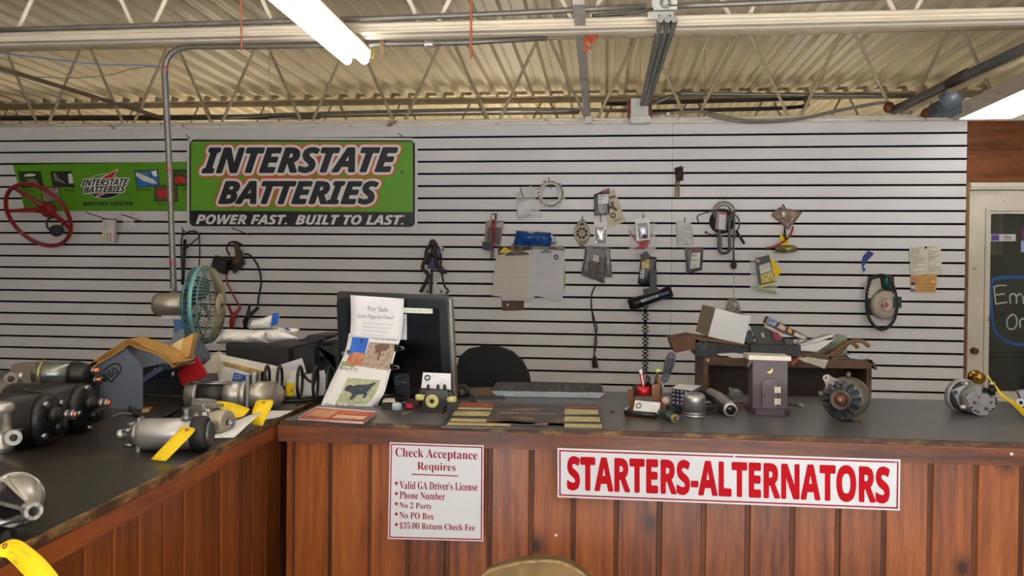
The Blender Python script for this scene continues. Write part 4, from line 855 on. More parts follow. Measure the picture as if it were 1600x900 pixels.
for k in range(12): p = W(*g5(426, 590+k*9), .052); mb.box(p.x, p.x+.012, p.y-.003, p.y+.003, p.z-.004, p.z+.003)
obj('strap_teeth', mb, M((92, 90, 86), .5, .3), t)
WIRE = M((86, 80, 76), .45, .2)
for pts, r in (([(430, 385), (360, 400), (275, 425), (250, 440), (250, 465), (260, 485)], .004), ([(490, 440), (450, 500), (400, 570), (365, 585), (320, 568)], .0035), ([(525, 420), (565, 450), (575, 510), (545, 590), (530, 650), (530, 800)], .0048), ([(490, 395), (530, 420), (535, 520), (530, 660), (535, 790)], .005)):
    obj('cable', MB().tube(curve([W(*g5(*p), .055) for p in pts], 5), r, 6), WIRE, t)
obj('cable_end', MB().tube([W(*g5(550, 550), .06), W(*g5(615, 655), .06)], .0075, 6), BLACK, t); obj('cable_plug', MB().obox(W(*g5(316, 566), .056), (.007, 0, .0), (0, .006, 0), (0, 0, .007)), BLACK, t)
obj('weight', MB().ball(W(*g5(532, 822), .05), (.019, .016, .024), 10, 8), M((58, 50, 46), .5), t)
obj('line', MB().tube([W(*g5(532, 840), .05), W(1146.5, 440, .05), W(1146, 470, .05)], .0016, 5), M((130, 124, 116), .5), t)
obj('small_bag', MB().bag(qW([(1138, 467), (1152, 467), (1158, 488), (1132, 488)], .03), .03, 75), M((170, 166, 160), .2, .2, .2, 50, .5, alpha=.7), t)
g6 = gx(1160, 310, 5.625)
t = bagt('plastic_bag', 'brownish see-through bag of small parts at the right of the wall', 'bag', [g6(330, 75), g6(530, 125), g6(400, 280), g6(250, 140)], .025, M((146, 122, 110), .25, .2, .2, 40, .5, alpha=.85), 81, .012); onp(t, 'white_label', [g6(345, 130), g6(365, 110), g6(382, 140), g6(360, 162)], .048, .001, M((214, 206, 200), .5))
mb = MB().tube([W(*g6(355, 55), .05), W(*g6(375, 85), .02)], .004, 6); obj('hook', mb, IRON, t)
t = thing('solenoid', 'brass-coloured solenoid on a red wire with a yellow tag', 'solenoid', W(1228, 396, .04))
p0, p1 = W(*g6(290, 445), .05), W(*g6(450, 445), .05); obj('body', MB().lathe([(0, .012), (.012, .018), (.028, .018), (.028, .0225), (.105, .0225), (.108, .016), (.122, .016), (.122, .0)], p0, p1-p0, 16), M((142, 136, 84), .35, .6, .15), t)
obj('red_wire', MB().tube(curve([W(*g6(*p), .05) for p in ((445, 245), (430, 300), (390, 360), (320, 405), (260, 430), (205, 438))], 5), .006, 6), RC, t); obj('dark_wire', MB().tube([W(*g6(372, 250), .055), W(*g6(372, 300), .055), W(*g6(380, 365), .055)], [.004, .008, .005], 6), BLACK, t)
onp(t, 'yellow_tag', [g6(330, 320), g6(375, 305), g6(410, 330), g6(408, 480), g6(330, 478)], .02, .001, YEL); p = W(*g6(360, 328), .021); obj('tag_hole', MB().cyl(p, p+V((0, -.001, 0)), .005, n=8), BLACK, t)
t = bagt('plastic_bag', 'clear bag with a black and yellow packet and a yellow tag', 'bag', [g6(70, 470), g6(320, 480), g6(305, 830), g6(70, 810)], .012, CLEAR, 82, .012)
onp(t, 'packet', [g6(115, 525), g6(235, 495), g6(290, 755), g6(150, 770)], .032, .004, M((44, 36, 36), .4)); onp(t, 'label', [g6(148, 590), g6(240, 560), g6(258, 635), g6(158, 665)], .0326, .001, M((206, 206, 204), .5)); onp(t, 'window', [g6(160, 670), g6(262, 640), g6(282, 725), g6(170, 748)], .0326, .001, M((214, 196, 100), .5, var=.4, scale=80)); onp(t, 'yellow_tag', [g6(240, 510), g6(275, 545), g6(350, 640), g6(295, 700), g6(270, 650)], .031, .001, YEL); onp(t, 'green_strip', [g6(120, 790), g6(290, 815), g6(300, 838), g6(125, 808)], .034, .001, M((150, 170, 60), .5)); onp(t, 'yellow_strip', [g6(140, 768), g6(288, 735), g6(290, 755), g6(145, 785)], .034, .001, M((226, 214, 110), .5))
p = W(*g6(135, 548), .033); obj('logo_dot', MB().cyl(p, p+V((0, -.001, 0)), .011, n=14), M((190, 150, 150), .5), t)
g7 = gx(1330, 370, 5.625)
t = thing('tape_strip', 'torn strip of blue tape stuck on the wall', 'tape', W(1353, 424))
obj('strip', MB().prism(qW([g7(*p) for p in ((150, 122), (203, 146), (140, 215), (108, 262), (130, 292), (105, 308), (96, 250), (92, 215), (105, 170))], .006), (0, .003, 0)), M((24, 50, 130), .5), t)
t = card('note_sheet', 'two-column sheet of handwritten notes pinned to the wall at right', 'note', [g7(510, 88), g7(785, 70), g7(800, 325), g7(525, 340)], .008, .002, M((214, 208, 192), .75))
obj('handwriting', scribble(scribble(MB(), bil(qW([g7(518, 95), g7(650, 86), g7(660, 330), g7(530, 338)], .0084)), 13, 3, .0022), bil(qW([g7(668, 84), g7(780, 76), g7(792, 300), g7(676, 310)], .0084)), 11, 4, .0022), INK, t); mb = MB(); stroke(mb, [W(*g7(655, 80), .009), W(*g7(664, 332), .009)], .001, (0, -1, 0)); obj('fold_line', mb, M((150, 144, 130), .7), t); obj('pin', MB().ball(W(*g7(656, 95), .012), .007, 8, 6), INK, t)
t = card('mailing_card', 'tan card with small stickers, below the handwritten sheet', 'card', [g7(520, 340), g7(755, 332), g7(745, 490), g7(525, 482)], .006, .002, M((200, 154, 92), .8))
for (a, b, c_, d, col) in ((525, 345, 568, 395, (206, 130, 120)), (525, 400, 562, 425, (60, 58, 60)), (525, 428, 560, 455, (206, 204, 200)), (525, 458, 555, 480, (90, 70, 150)), (708, 388, 730, 402, (230, 214, 180))): on(t, 'sticker', [g7(a, b), g7(c_, b), g7(c_, d), g7(a, d)], .0066, M(col, .6))
obj('handwriting', scribble(MB(), bil(qW([g7(575, 380), g7(740, 380), g7(735, 485), g7(575, 480)], .0066)), 4, 9, .0018), M((110, 70, 40), .7), t)
t = thing('drive_belt', 'black toothed drive belt looped over a board at the right of the wall', 'belt', W(1378, 515, .03))
bp = [W(*g7(*p), .05) for p in ((265, 332), (310, 345), (350, 385), (385, 470), (403, 570), (400, 660), (375, 740), (330, 795), (270, 818), (215, 795), (165, 735), (138, 660), (132, 570), (142, 460), (170, 385), (215, 345))]
obj('belt_loop', MB().tube(curve(bp+[bp[0]], 4)[:-1], .007, 6, True), RUBBER, t)
mb = MB(); cp = curve(bp+[bp[0]], 6); cc = W(*g7(268, 575), .05)
for k in range(24, 84, 2): d = (cc-cp[k]).normalized(); mb.obox(cp[k]+d*.009, d*.004, (0, .005, 0), d.cross(V((0, 1, 0)))*.004)
obj('belt_teeth', mb, RUBBER, t)
t = thing('brown_board', 'brown board with papers, tape roll and green tube, inside the belt', 'board', W(1378, 492, .03))
onp(t, 'board', [g7(*p) for p in ((150, 350), (215, 335), (340, 330), (378, 355), (380, 470), (370, 610), (395, 690), (140, 685), (135, 540))], .012, .008, M((74, 56, 46), .7))
onp(t, 'paper', [g7(*p) for p in ((185, 375), (255, 362), (270, 460), (235, 520), (200, 535), (145, 548), (150, 440))], .016, .001, M((204, 198, 188), .7)); onp(t, 'paper', [g7(*p) for p in ((90, 405), (160, 375), (165, 470), (130, 480))], .009, .001, M((206, 200, 186), .7))
obj('green_tube', MB().tube([W(*g7(305, 330), .035), W(*g7(310, 465), .035)], .021, 10), M((22, 84, 70), .25, .1), t)
c = W(*g7(275, 595), .02); obj('tape_roll', MB().lathe([(0, .018), (0, .082), (.04, .082), (.042, .06), (.042, .03)], c, (.25, -1, -.05), 28), M((176, 164, 148), .4, var=.12, scale=30), t)
obj('roll_core', MB().cyl(c+V((.01, -.043, 0)), c+V((.013, -.05, 0)), .034, n=6), M((206, 196, 186), .4), t); obj('red_centre', MB().ball(W(*g7(298, 598), .075), (.02, .006, .018), 12, 8), M((186, 88, 84), .5), t)
obj('green_clip', MB().obox(W(*g7(398, 575), .04), (.024, 0, 0), (0, .015, 0), (0, 0, .032)), M((30, 60, 50), .5), t); obj('metal_clip', MB().tube(curve([W(*g7(*p), .05) for p in ((235, 500), (245, 475), (280, 465), (310, 490), (380, 495))], 4), .006, 6), M((96, 90, 80), .4, .5), t)

# ================================================================ THINGS ON THE LEFT COUNTER
def vdir(p): return (CAMP-V(p)).normalized()
def facing(p, deg, lift=0):   # horizontal-ish axis at an angle from the line to the viewer, turned to the right
    v = vdir(p); r = (cR-v*cR.dot(v)).normalized(); a = math.radians(deg); return (v*math.cos(a)+r*math.sin(a)+V((0, 0, lift))).normalized()
UP = V((0, 0, 1))
def sphereish(mb, p, r): return mb.ball(p, r, 10, 6)
def flat(ax): a = V(ax); a.z = 0; return a.normalized()
# heavy black starters
def heavy_starter(label, c, d, r, L, seed):
    t = thing('starter_motor', label, 'starter motor', V((c.x, c.y, CT)), 'starter motors on the left counter'); s = d.cross(UP).normalized()
    obj('body', MB().lathe([(-L, r*.86), (-L+.01, r), (-.012, r), (-.012, r*.985), (-.008, r*.985), (-.008, r), (0, r), (.010, r*.97), (.015, r*.86), (.017, r*.8), (.017, r*.45), (.026, r*.42), (.026, 0)], c, d, 32), IRON, t)
    obj('flange', MB().lathe([(-L-.05, r*.7), (-L-.045, r*1.05), (-L-.02, r*1.05), (-L+.001, r*.9)], c, d, 28), M((120, 112, 106), .55, .3), t)
    for k, a in enumerate((20, 110, 200, 290)):
        w = s*math.cos(math.radians(a+seed*31))+UP*math.sin(math.radians(a+seed*31)); p = c+d*.012+w*r*.84
        obj('end_bolt', MB().cyl(p-d*.005, p+d*.012, .0085, n=6), STEEL, t)
    p = c+d*.02+UP*r*.22+s*r*.25
    obj('terminal_boss', MB().lathe([(0, .02), (.02, .02), (.02, .015), (.03, .015)], p, d, 14), BLACK, t)
    obj('terminal_stud', MB().lathe([(.03, .008), (.062, .008), (.066, .004)], p, d, 12), COPPER, t)
    for q in (.036, .05): obj('terminal_nut', MB().cyl(p+d*q, p+d*(q+.01), .014, n=6), STEEL, t)
    obj('brush_cover', MB().lathe([(0, .024), (.022, .022), (.026, .0)], c+d*.018-UP*r*.3-s*r*.2, d, 14), IRON, t)
    return t
rA = .067; cA = onz(72, 655, CT+rA); dA = V((.985, .17, 0)); heavy_starter('black heavy starter motor, front one at the left edge of the left counter', cA, dA, rA, .3, 1)
obj_t = heavy_starter('black heavy starter motor with a copper stud, just behind the front one', onz(128, 637, CT+.068), V((.985, .17, 0)), .068, .2, 2)
cB = onz(128, 637, CT+.068)
obj('link_wire', MB().tube(curve([cB+V((-.13, -.06, .055)), cB+V((-.06, -.075, .05)), cB+V((-.02, -.07, .035)), cB+V((-.015, -.06, .02))], 5), .0035, 6), M((70, 60, 52), .5), obj_t)
t = thing('starter_motor', 'greenish silver solenoid starter behind the black ones, beside the stamped steel rack', 'starter motor', V((-1.85, 2.48, CT)), 'starter motors on the left counter')
c = at(97, 585, 2.46); d = V((.97, .22, 0)).normalized()
obj('solenoid', MB().lathe([(-.08, .036), (-.075, .04), (.03, .04), (.03, .0)], c, d, 24), M((128, 132, 130), .25, .8, .2), t)
obj('solenoid_cap', MB().lathe([(.03, .042), (.045, .043), (.07, .036), (.085, .03), (.085, 0)], c, d, 20), BLACK, t)
for k, (dx, dz) in enumerate(((.0, .012), (-.02, -.02))): p = c+d*.08+d.cross(UP)*dx+UP*dz; obj('terminal_stud', MB().cyl(p, p+d*.035, .009, n=8), COPPER, t); obj('terminal_nut', MB().cyl(p+d*.008, p+d*.02, .014, n=6), STEEL, t)
obj('bolt_band', MB().ring(c-d*.055, d, .042, .006, 20), M((170, 160, 110), .35, .7), t)
e = c-d*.11-UP*.02; obj('nose_flange', MB().hexa([e+V((-.08, -.03, -.055)), e+V((.06, -.03, -.055)), e+V((.06, .04, -.055)), e+V((-.08, .04, -.055))], [e+V((-.03, -.02, .055)), e+V((.05, -.02, .06)), e+V((.05, .03, .06)), e+V((-.03, .03, .055))]), M((126, 112, 106), .55, .3), t)
m_ = V((c.x-.02, c.y+.03, CT+.051)); obj('body', MB().lathe([(-.16, .03), (-.15, .05), (.1, .05), (.11, .03), (.11, 0)], m_, d, 24), IRON, t)
p = at(17, 592, 2.4); obj('nose_eye', MB().annulus(p, vdir(p), .02, .01, .02, 18), M((128, 116, 104), .5, .4), t)
p = at(25, 588, 2.42); obj('nose_boss', MB().cyl(p, p+V((.03, 0, 0)), .015, n=12), ALU, t)
obj('nose_arm', MB().hexa([p+V((-.09, -.01, -.08)), p+V((.03, -.01, -.08)), p+V((.03, .04, -.08)), p+V((-.09, .04, -.08))], [p+V((-.06, 0, -.01)), p+V((.02, 0, .0)), p+V((.02, .03, 0)), p+V((-.06, .03, -.01))]), M((126, 116, 104), .5, .3), t)
# silver housing at the left edge
t = thing('starter_nose', 'upright silver starter nose with a bolt ear, cut by the left picture edge', 'starter part', onz(2, 708, CT))
b = onz(1, 705, CT)
obj('barrel', MB().lathe([(0, .030), (.02, .031), (.021, .028), (.07, .028), (.071, .03), (.098, .03), (.1, .032), (.115, .030), (.122, .022), (.122, 0)], b, UP, 24), ALU, t)
p = at(21, 684, b.y-.02); obj('bolt_ear', MB().annulus(p, vdir(p), .019, .009, .014, 20), ALUD, t); obj('ear_arm', MB().hexa([b+V((0, -.02, .006)), p+V((-.005, 0, -.02)), p+V((-.005, .02, -.02)), b+V((0, .02, .006))], [b+V((0, -.02, .05)), p+V((.01, 0, .02)), p+V((.01, .02, .02)), b+V((0, .02, .05))]), ALU, t)
# bell housing bottom left
t = thing('starter_nose', 'shiny aluminium starter nose with ribs, bottom left corner', 'starter part', V((-1.05, 1.36, CT)))
tip = onz(53, 799, CT+.048); d = V((.80, -.60, -.0)).normalized(); s = d.cross(UP).normalized()
obj('body', MB().lathe([(-.26, .04), (-.25, .046), (-.115, .046), (-.115, .047), (-.108, .047), (-.1, .045)], tip, d, 28), M((66, 62, 58), .4, .6), t)
obj('inner_cone', MB().lathe([(-.1, .042), (-.07, .034), (-.04, .018), (-.012, .011)], tip, d, 24), M((40, 38, 40), .3, .7), t)
obj('lip_ring', MB().lathe([(-.112, .0472), (-.104, .0478), (-.097, .047)], tip, d, 28), M((205, 202, 198), .25, .85), t)
for a in (75, 140, 15, -50, 215, 280):
    w = s*math.cos(math.radians(a))+UP*math.sin(math.radians(a)); g = d.cross(w)
    pr = [(-.1, .047), (-.075, .044), (-.045, .03), (-.02, .017), (-.0, .014), (-.0, .009), (-.03, .012), (-.06, .026), (-.1, .038)]
    obj('rib', MB().prism([tip+d*x+w*r-g*.003 for x, r in pr], g*.006), M((205, 202, 198), .25, .85, .08, 20), t)
obj('shell', MB().add(*(lambda P, n: ([p for row in P for p in row], [(i*n+k, i*n+k+1, (i+1)*n+k+1, (i+1)*n+k) for i in range(len(P)-1) for k in range(n-1)]))([[tip+d*x+(s*math.cos(math.radians(a))+UP*math.sin(math.radians(a)))*r for a in range(60, 200, 12)] for x, r in ((-.1, .045), (-.075, .04), (-.045, .026), (-.02, .016), (-.002, .0135))], len(range(60, 200, 12))), True), M((205, 202, 198), .25, .85, .08, 20), t)
obj('tip_ring', MB().annulus(tip-d*.02, d, .0145, .0085, .02, 20), M((205, 202, 198), .25, .85), t); obj('bore', MB().cyl(tip-d*.018, tip-d*.014, .009, n=14), BLACK, t)
def tagstrip(label, rows, holes=None, lines=0, hand=None, group=None):
    """yellow tie-on tag: rows of (left point, right point)"""
    c = rows[0][0]; t = thing('yellow_tag', label, 'tag', sum((p for r in rows for p in r), V())/(2*len(rows)), group)
    A = curve([r[0] for r in rows], 5); B_ = curve([r[1] for r in rows], 5); n = len(A)-1
    S = lambda u, v: A[min(n, int(round(v*n)))]*(1-u)+B_[min(n, int(round(v*n)))]*u
    obj('strip', MB().surf(S, 3, n, True, .0006), YEL, t)
    nn = (rows[0][1]-rows[0][0]).cross(rows[-1][0]-rows[0][0]).normalized(); nn = nn if nn.dot(vdir(c)) > 0 else -nn
    if holes: obj('eyelet', MB().annulus(holes-nn*.0004, nn, .0045, .0018, .0012, 14), M((150, 84, 40), .6), t)
    if lines:
        mb = MB()
        for k in range(lines): v = .18+.78*k/lines; stroke(mb, [S(.1, v)+nn*.0012, S(.5, v)+nn*.0012, S(.92, v)+nn*.0012], .0006, nn)
        obj('printed_lines', mb, M((150, 128, 30), .7), t)
    if hand:
        mb = MB()
        for pts in hand: stroke(mb, [at(x, y, Y)+nn*.001 for x, y, Y in pts], .0012, nn)
        obj('handwriting', mb, INK, t)
    return t, S, nn
g8 = gx(0, 730, 5.295)
up_ = [(-20, 650), (80, 600), (165, 606), (250, 660), (350, 742), (430, 830), (500, 920)]; lo_ = [(-20, 740), (45, 748), (85, 780), (130, 822), (165, 862), (205, 905), (250, 985)]
Ys = [1.14, 1.14, 1.135, 1.125, 1.115, 1.105, 1.095]
t, S, nn = tagstrip('yellow tag curling over the counter edge at the bottom left corner', [(at(*g8(*a), Y), at(*g8(*b_), Y-.01)) for a, b_, Y in zip(up_, lo_, Ys)], at(*g8(40, 652), 1.12))
mb = MB(); rnd = random.Random(5)
for (x0, y0, n) in ((165, 670, 4), (75, 690, 4), (110, 770, 3)):
    pts = []
    for k in range(9): pts.append(at(*g8(x0+k*10, y0+k*8+rnd.uniform(-14, 14)), 1.1))
    stroke(mb, pts, .0009)
obj('handwriting', mb, M((120, 110, 50), .7), t)

# silver starters in the middle
def lathe_thing(t, name, prof, c, d, mat, n=24): return obj(name, MB().lathe(prof, c, d, n), mat, t)
c0 = onz(322, 677, CT+.041); c1 = onz(182, 679, CT+.041); d = (c1-c0).normalized(); L = (c1-c0).length; s = d.cross(UP)
t = thing('starter_motor', 'grey starter with a black end ring and yellow tag, front of the left counter', 'starter motor', V((c0.x, c0.y, CT)))
SG = M((176, 174, 174), .36, .6, .08, 14)
lathe_thing(t, 'body', [(.03, .038), (.032, .0395), (L*.70, .0395), (L*.72, .036), (L*.76, .033)], c0, d, SG)
lathe_thing(t, 'nose', [(L*.74, .034), (L*.8, .03), (L*.84, .024), (L*.88, .014), (L*.9, .008), (L*.93, .008)], c0, d, ALUD); lathe_thing(t, 'pinion', [(L*.91, .006), (L*.92, .012), (L*.97, .013), (L, .007), (L, 0)], c0, d, ALU, 12)
for a in (60, 150, 250): w = s*math.cos(math.radians(a))+UP*math.sin(math.radians(a)); p = c0+d*L*.8+w*.027; obj('nose_bolt', MB().cyl(p, p+d*.022, .006, n=6), STEEL, t)
obj('mounting_ear', MB().obox(c0+d*L*.73-UP*.03-s*.012, d*.004, s*.01, UP*.0105), ALUD, t); obj('mounting_ear', MB().obox(c0+d*L*.73+UP*.025, d*.004, s*.016, UP*.018), ALUD, t)
lathe_thing(t, 'end_ring', [(.034, .039), (.03, .043), (.006, .045), (-.004, .041), (-.006, .036)], c0, d, RUBBER); lathe_thing(t, 'inner_ring', [(-.004, .034), (-.012, .030), (-.016, .026), (-.012, .022), (.0, .016)], c0, d, M((96, 96, 98), .3, .7)); lathe_thing(t, 'hub', [(.004, .034), (-.004, .012), (-.008, .009), (-.008, 0)], c0, d, BLACK)
p = c0+d*.045+UP*.036-s*.01; obj('terminal', MB().lathe([(0, .012), (.01, .012), (.01, .008), (.028, .008)], p, UP, 12), STEEL, t)
tagstrip('long yellow lined tag hanging from the front grey starter down onto the counter', [(at(286.5, 665.5, 1.93), at(304.5, 669, 1.93)), (at(280, 671, 1.905), at(303, 675, 1.905)), (at(262, 690, 1.86), at(284, 695, 1.86)), (onz(235, 718, CT+.004), onz(259, 720.5, CT+.004))], at(292, 671.5, 1.905), 11)
t = thing('starter_motor', 'small silver gear-reduction starter with a VE tag behind it', 'starter motor', V((-1.09, 2.24, CT)))
c0 = onz(357, 660, CT+.034); d = (onz(300, 654, CT+.034)-c0).normalized(); s = d.cross(UP)
lathe_thing(t, 'body', [(0, 0), (0, .026), (.003, .031), (.006, .0335), (.085, .0335), (.09, .036), (.1, .036)], c0, d, M((168, 160, 146), .36, .6, .08)); lathe_thing(t, 'end_nut', [(0, .01), (-.012, .01), (-.012, .006), (-.016, .006), (-.016, 0)], c0, d, STEEL, 6)
cn = c0+d*.1+UP*.022
lathe_thing(t, 'nose', [(-.05, .022), (-.02, .026), (.02, .022), (.022, .016), (.05, .011), (.052, .009), (.066, .008), (.068, .006), (.068, 0)], cn, d, ALUD); 
obj('gear_housing', MB().obox(c0+d*.092+UP*.014, d*.02, s*.026, UP*.034), ALU, t); obj('top_plate', MB().obox(c0+d*.09+UP*.052, d*.03, s*.016, UP*.006), ALU, t); obj('top_plate', MB().obox(c0+d*.07+UP*.043, d*.034, s*.02, UP*.004), ALU, t)
p = c0+d*.055+UP*.02-s*.03; obj('cable_post', MB().lathe([(0, .012), (.008, .012), (.008, .008), (.02, .008)], p, -s+UP*.3, 12), STEEL, t)
tgt = c0
VE = [[(346.5, 634, 2.3), (349.5, 642, 2.3), (353.5, 633, 2.3)], [(362, 634, 2.3), (357, 635, 2.3), (355.5, 638.5, 2.3), (361, 638.3, 2.3)], [(355.5, 638.5, 2.3), (354, 642, 2.3), (360, 642.5, 2.3)]]
tagstrip('yellow tag lettered VE, lying behind the small silver starter', [(at(327, 642, 2.32), at(333, 648, 2.31)), (at(336, 627, 2.34), at(340, 650, 2.31)), (at(365, 630, 2.34), at(368, 653, 2.3)), (at(391, 639, 2.34), at(381, 650, 2.31))], at(334.5, 635, 2.315), 0, VE)
tagstrip('yellow tag with no writing, leaning beside the VE tag at the counter edge', [(at(402, 625, 2.42), at(425.5, 624.5, 2.42)), (at(399, 629, 2.4), at(427, 629.5, 2.4)), (at(394, 643, 2.36), at(419, 647, 2.36)), (onz(391, 663, CT+.005), onz(410, 665.5, CT+.005))], at(412, 628.5, 2.395))
def sheetq(name, label, pts, mat=PAPER, cat='paper', th=.0007):
    t = thing(name, label, cat, sum(pts, V())/4); obj('sheet', MB().surf(lambda u, v: bil(pts)(u, v)+V((0, 0, .004*math.sin(math.pi*u)*math.sin(math.pi*v))), 6, 4, True, th), mat, t); return t
sheetq('paper_sheet', 'white sheet curling up under the tags, beside the small silver starter', [at(352, 660, 2.36), at(408.5, 643.5, 2.3), onz(366, 683.5, CT+.003), onz(331, 684, CT+.003)])
sheetq('paper_sheet', 'white paper lying at the inner corner of the two counters', [onz(415, 641, CT+.003), onz(458, 641.5, CT+.003), onz(437, 651, CT+.003), onz(405, 658, CT+.003)])
t = thing('starter_motor', 'long starter with a black middle and silver domed end, rear of the group', 'starter motor', V((-1.2, 2.6, CT)))
c0 = onz(297, 617, CT+.047); c1 = onz(445, 617, CT+.047); d = (c1-c0).normalized(); L = (c1-c0).length; s = d.cross(UP)
lathe_thing(t, 'end_cap', [(-.012, 0), (-.012, .036), (-.008, .042), (.02, .045), (.03, .045), (.03, .04)], c0, d, ALUD); lathe_thing(t, 'field_frame', [(.03, .041), (.12, .041)], c0, d, M((36, 32, 30), .45))
lathe_thing(t, 'drive_housing', [(.115, .044), (.15, .045), (.158, .04), (.166, .04), (.17, .047), (.182, .047), (.186, .04)], c0, d, ALU); obj('flange', MB().obox(c0+d*.195+UP*.012, d*.005, s*.04, UP*.055), ALUD, t)
lathe_thing(t, 'domed_end', [(.2, .044), (.206, .046), (.28, .046), (L-.03, .042), (L-.012, .03), (L-.003, .015), (L, .0)], c0, d, M((172, 165, 155), .36, .65, .08)); p = c0+d*(L-.006); obj('end_button', MB().lathe([(0, .014), (.006, .014), (.007, .008), (.007, 0)], p, d, 14), M((96, 70, 92), .4), t)
for k in (-1, 1): q = c0+UP*.04+s*.022*k; obj('tie_bolt', MB().tube([q, q+d*.14], .0035, 6), STEEL, t)
q = c0-UP*.024-s*.034; obj('solenoid', MB().lathe([(.03, .018), (.032, .02), (.11, .02), (.112, .026), (.15, .026), (.165, .018), (.172, 0)], q, d, 18), ALU, t)
obj('top_ear', MB().annulus(c0+d*.205+UP*.062-s*.006, d, .018, .008, .012, 18), ALUD, t); obj('ear_arm', MB().obox(c0+d*.211+UP*.05, d*.006, s*.02, UP*.018), ALUD, t)
obj('connector', MB().obox(c0+d*.12+UP*.014+s*-.043, d*.016, s*.008, UP*.02), ALU, t)

# --- steel catalogue rack
RKM = M((128, 138, 160), .35, .55, .08, 6); Yr = 2.53
rk = thing('catalogue_rack', 'bluish steel catalogue rack with stamped letters, holding bent tan catalogues', 'rack', V((-1.55, 2.6, CT)))
r2 = gx(130, 500, 5.624)
q = [at(*r2(*p), Yr) for p in ((375, 238), (521, 422), (521, 800), (120, 770), (100, 420))]; q[2].z = CT+.003; q[3].z = CT+.003
obj('end_plate', MB().prism(q, (0, .004, 0)), RKM, rk)
obj('trough_front', MB().prism([at(*r2(*p), Yr+.006) for p in ((524, 555), (700, 440), (680, 400), (524, 500))], (0, .28, 0)), M((84, 96, 118), .35, .55), rk)
obj('trough_back', MB().prism([at(*r2(*p), Yr+.006) for p in ((520, 425), (375, 240), (385, 236), (530, 415))], (0, .28, 0)), RKM, rk)
obj('far_plate', MB().prism([at(*r2(*p), 2.84) for p in ((975, 110), (1112, 290), (1115, 345), (1050, 400), (1000, 330), (940, 290))], (0, .004, 0)), M((110, 116, 126), .4, .5), rk)
q = [at(*r2(*p), 2.86) for p in ((440, 330), (700, 390), (1000, 400), (1000, 620), (440, 720))]; q[3].z = CT+.002; q[4].z = CT+.002
obj('far_foot', MB().prism(q, (0, .004, 0)), M((40, 42, 48), .5, .3), rk)
obj('rod', MB().tube([at(*r2(715, 440), 2.6), at(*r2(985, 370), 2.6)], .003, 6), M((120, 110, 96), .4, .6), rk); p = at(*r2(785, 475), 2.62); obj('wing_nut', MB().ball(p, (.008, .006, .012), 8, 6), STEEL, rk); p = at(*r2(630, 432), Yr+.0); obj('rivet', MB().ball(p, .004, 8, 6), STEEL, rk)
# stamped letters, read along a slant
L0_, L1_ = r2(125, 560), r2(310, 395)
mb = MB(); lettering(mb, 'ARGO', [at(*r2(*p), Yr) for p in ((125, 505), (285, 410), (318, 455), (160, 565))], .001, 'b', bold=.02); obj('stamped_letters', mb, M((26, 28, 38), .6), rk)
mb = MB(); stroke(mb, [at(*r2(*p), Yr)+V((0, -.001, 0)) for p in ((180, 445), (230, 405), (270, 385), (310, 385), (335, 415), (330, 450), (290, 500), (245, 550))], .006, (0, -1, 0)); stroke(mb, [at(*r2(*p), Yr)+V((0, -.001, 0)) for p in ((210, 515), (250, 548))], .006, (0, -1, 0)); obj('stamped_border', mb, M((26, 28, 38), .6), rk)
def thick_path(pts, th): 
    P = curve(pts, 4); out = []; bk = []
    for i, p in enumerate(P): t_ = (P[min(i+1, len(P)-1)]-P[max(i-1, 0)]).normalized(); nrm = V((-t_.z, 0, t_.x)); out.append(p+nrm*th); bk.append(p)
    return out+bk[::-1]
KR = [M((176, 132, 66), .75, var=.1), M((190, 148, 84), .75, var=.1), M((160, 116, 58), .75, var=.1)]
for k in range(4):
    path = [(20-k*2, 432+k*8), (200, 308+k*14), (345, 215+k*16), (400, 185+k*12), (470, 205+k*14), (640, 262+k*14), (740, 330+k*14), (790, 395+k*8), (850-k*14, 372+k*12)]
    P = thick_path([at(*r2(*p), Yr-.01) for p in path], .0075)
    o = solo('catalogue', ('topmost', 'second', 'third', 'lowest')[k]+' of the tan bent catalogues lying over the steel rack', 'catalogue', MB().prism(P, (0, .085-k*.006, 0)), KR[k % 3], 'catalogues on the rack')
P = thick_path([at(*r2(*p), 2.62) for p in ((850, 372), (905, 320), (940, 210), (965, 120))], .012)
t = thing('catalogue', 'tan catalogue standing upright at the right of the rack', 'catalogue', at(*r2(905, 260), 2.7), 'catalogues on the rack')
obj('block', MB().prism([at(*r2(*p), 2.62) for p in ((735, 240), (890, 160), (975, 112), (930, 325), (858, 350), (800, 300))], (0, .03, 0)), KR[1], t); obj('page_label', MB().prism([at(*r2(*p), 2.617) for p in ((740, 240), (888, 152), (860, 260), (790, 290))], (0, .002, 0)), M((206, 184, 134), .7), t)
rb = thing('red_binder', 'red folder panel leaning beside the steel rack', 'folder', at(*r2(960, 560), 2.9)); obj('panel', MB().prism([at(*r2(*p), 2.7) for p in ((995, 320), (1085, 485), (895, 592), (870, 570), (830, 470))], (0, .012, 0)), RED, rb)
tubething('battery_cable', 'dark cable end curling on the counter in front of the steel rack', 'cable', [onz(201, 632, CT+.007), onz(207, 643, CT+.007), onz(222, 651, CT+.007), onz(245, 653, CT+.007), onz(262, 648, CT+.007), onz(276, 638, CT+.007)], .0055, M((44, 40, 38), .5))
tubething('battery_cable', 'pale thin wire curling on the counter beside the black starters', 'cable', [onz(178, 650, CT+.004), onz(188, 646, CT+.004), onz(208, 647, CT+.004)], .0025, M((130, 124, 112), .5))
sheetq('tan_card', 'small tan card on the counter at the foot of the steel rack', [onz(222, 636, CT+.002), onz(238, 635.5, CT+.002), onz(232, 644, CT+.002), onz(222, 644.5, CT+.002)], M((176, 140, 86), .8), 'card')

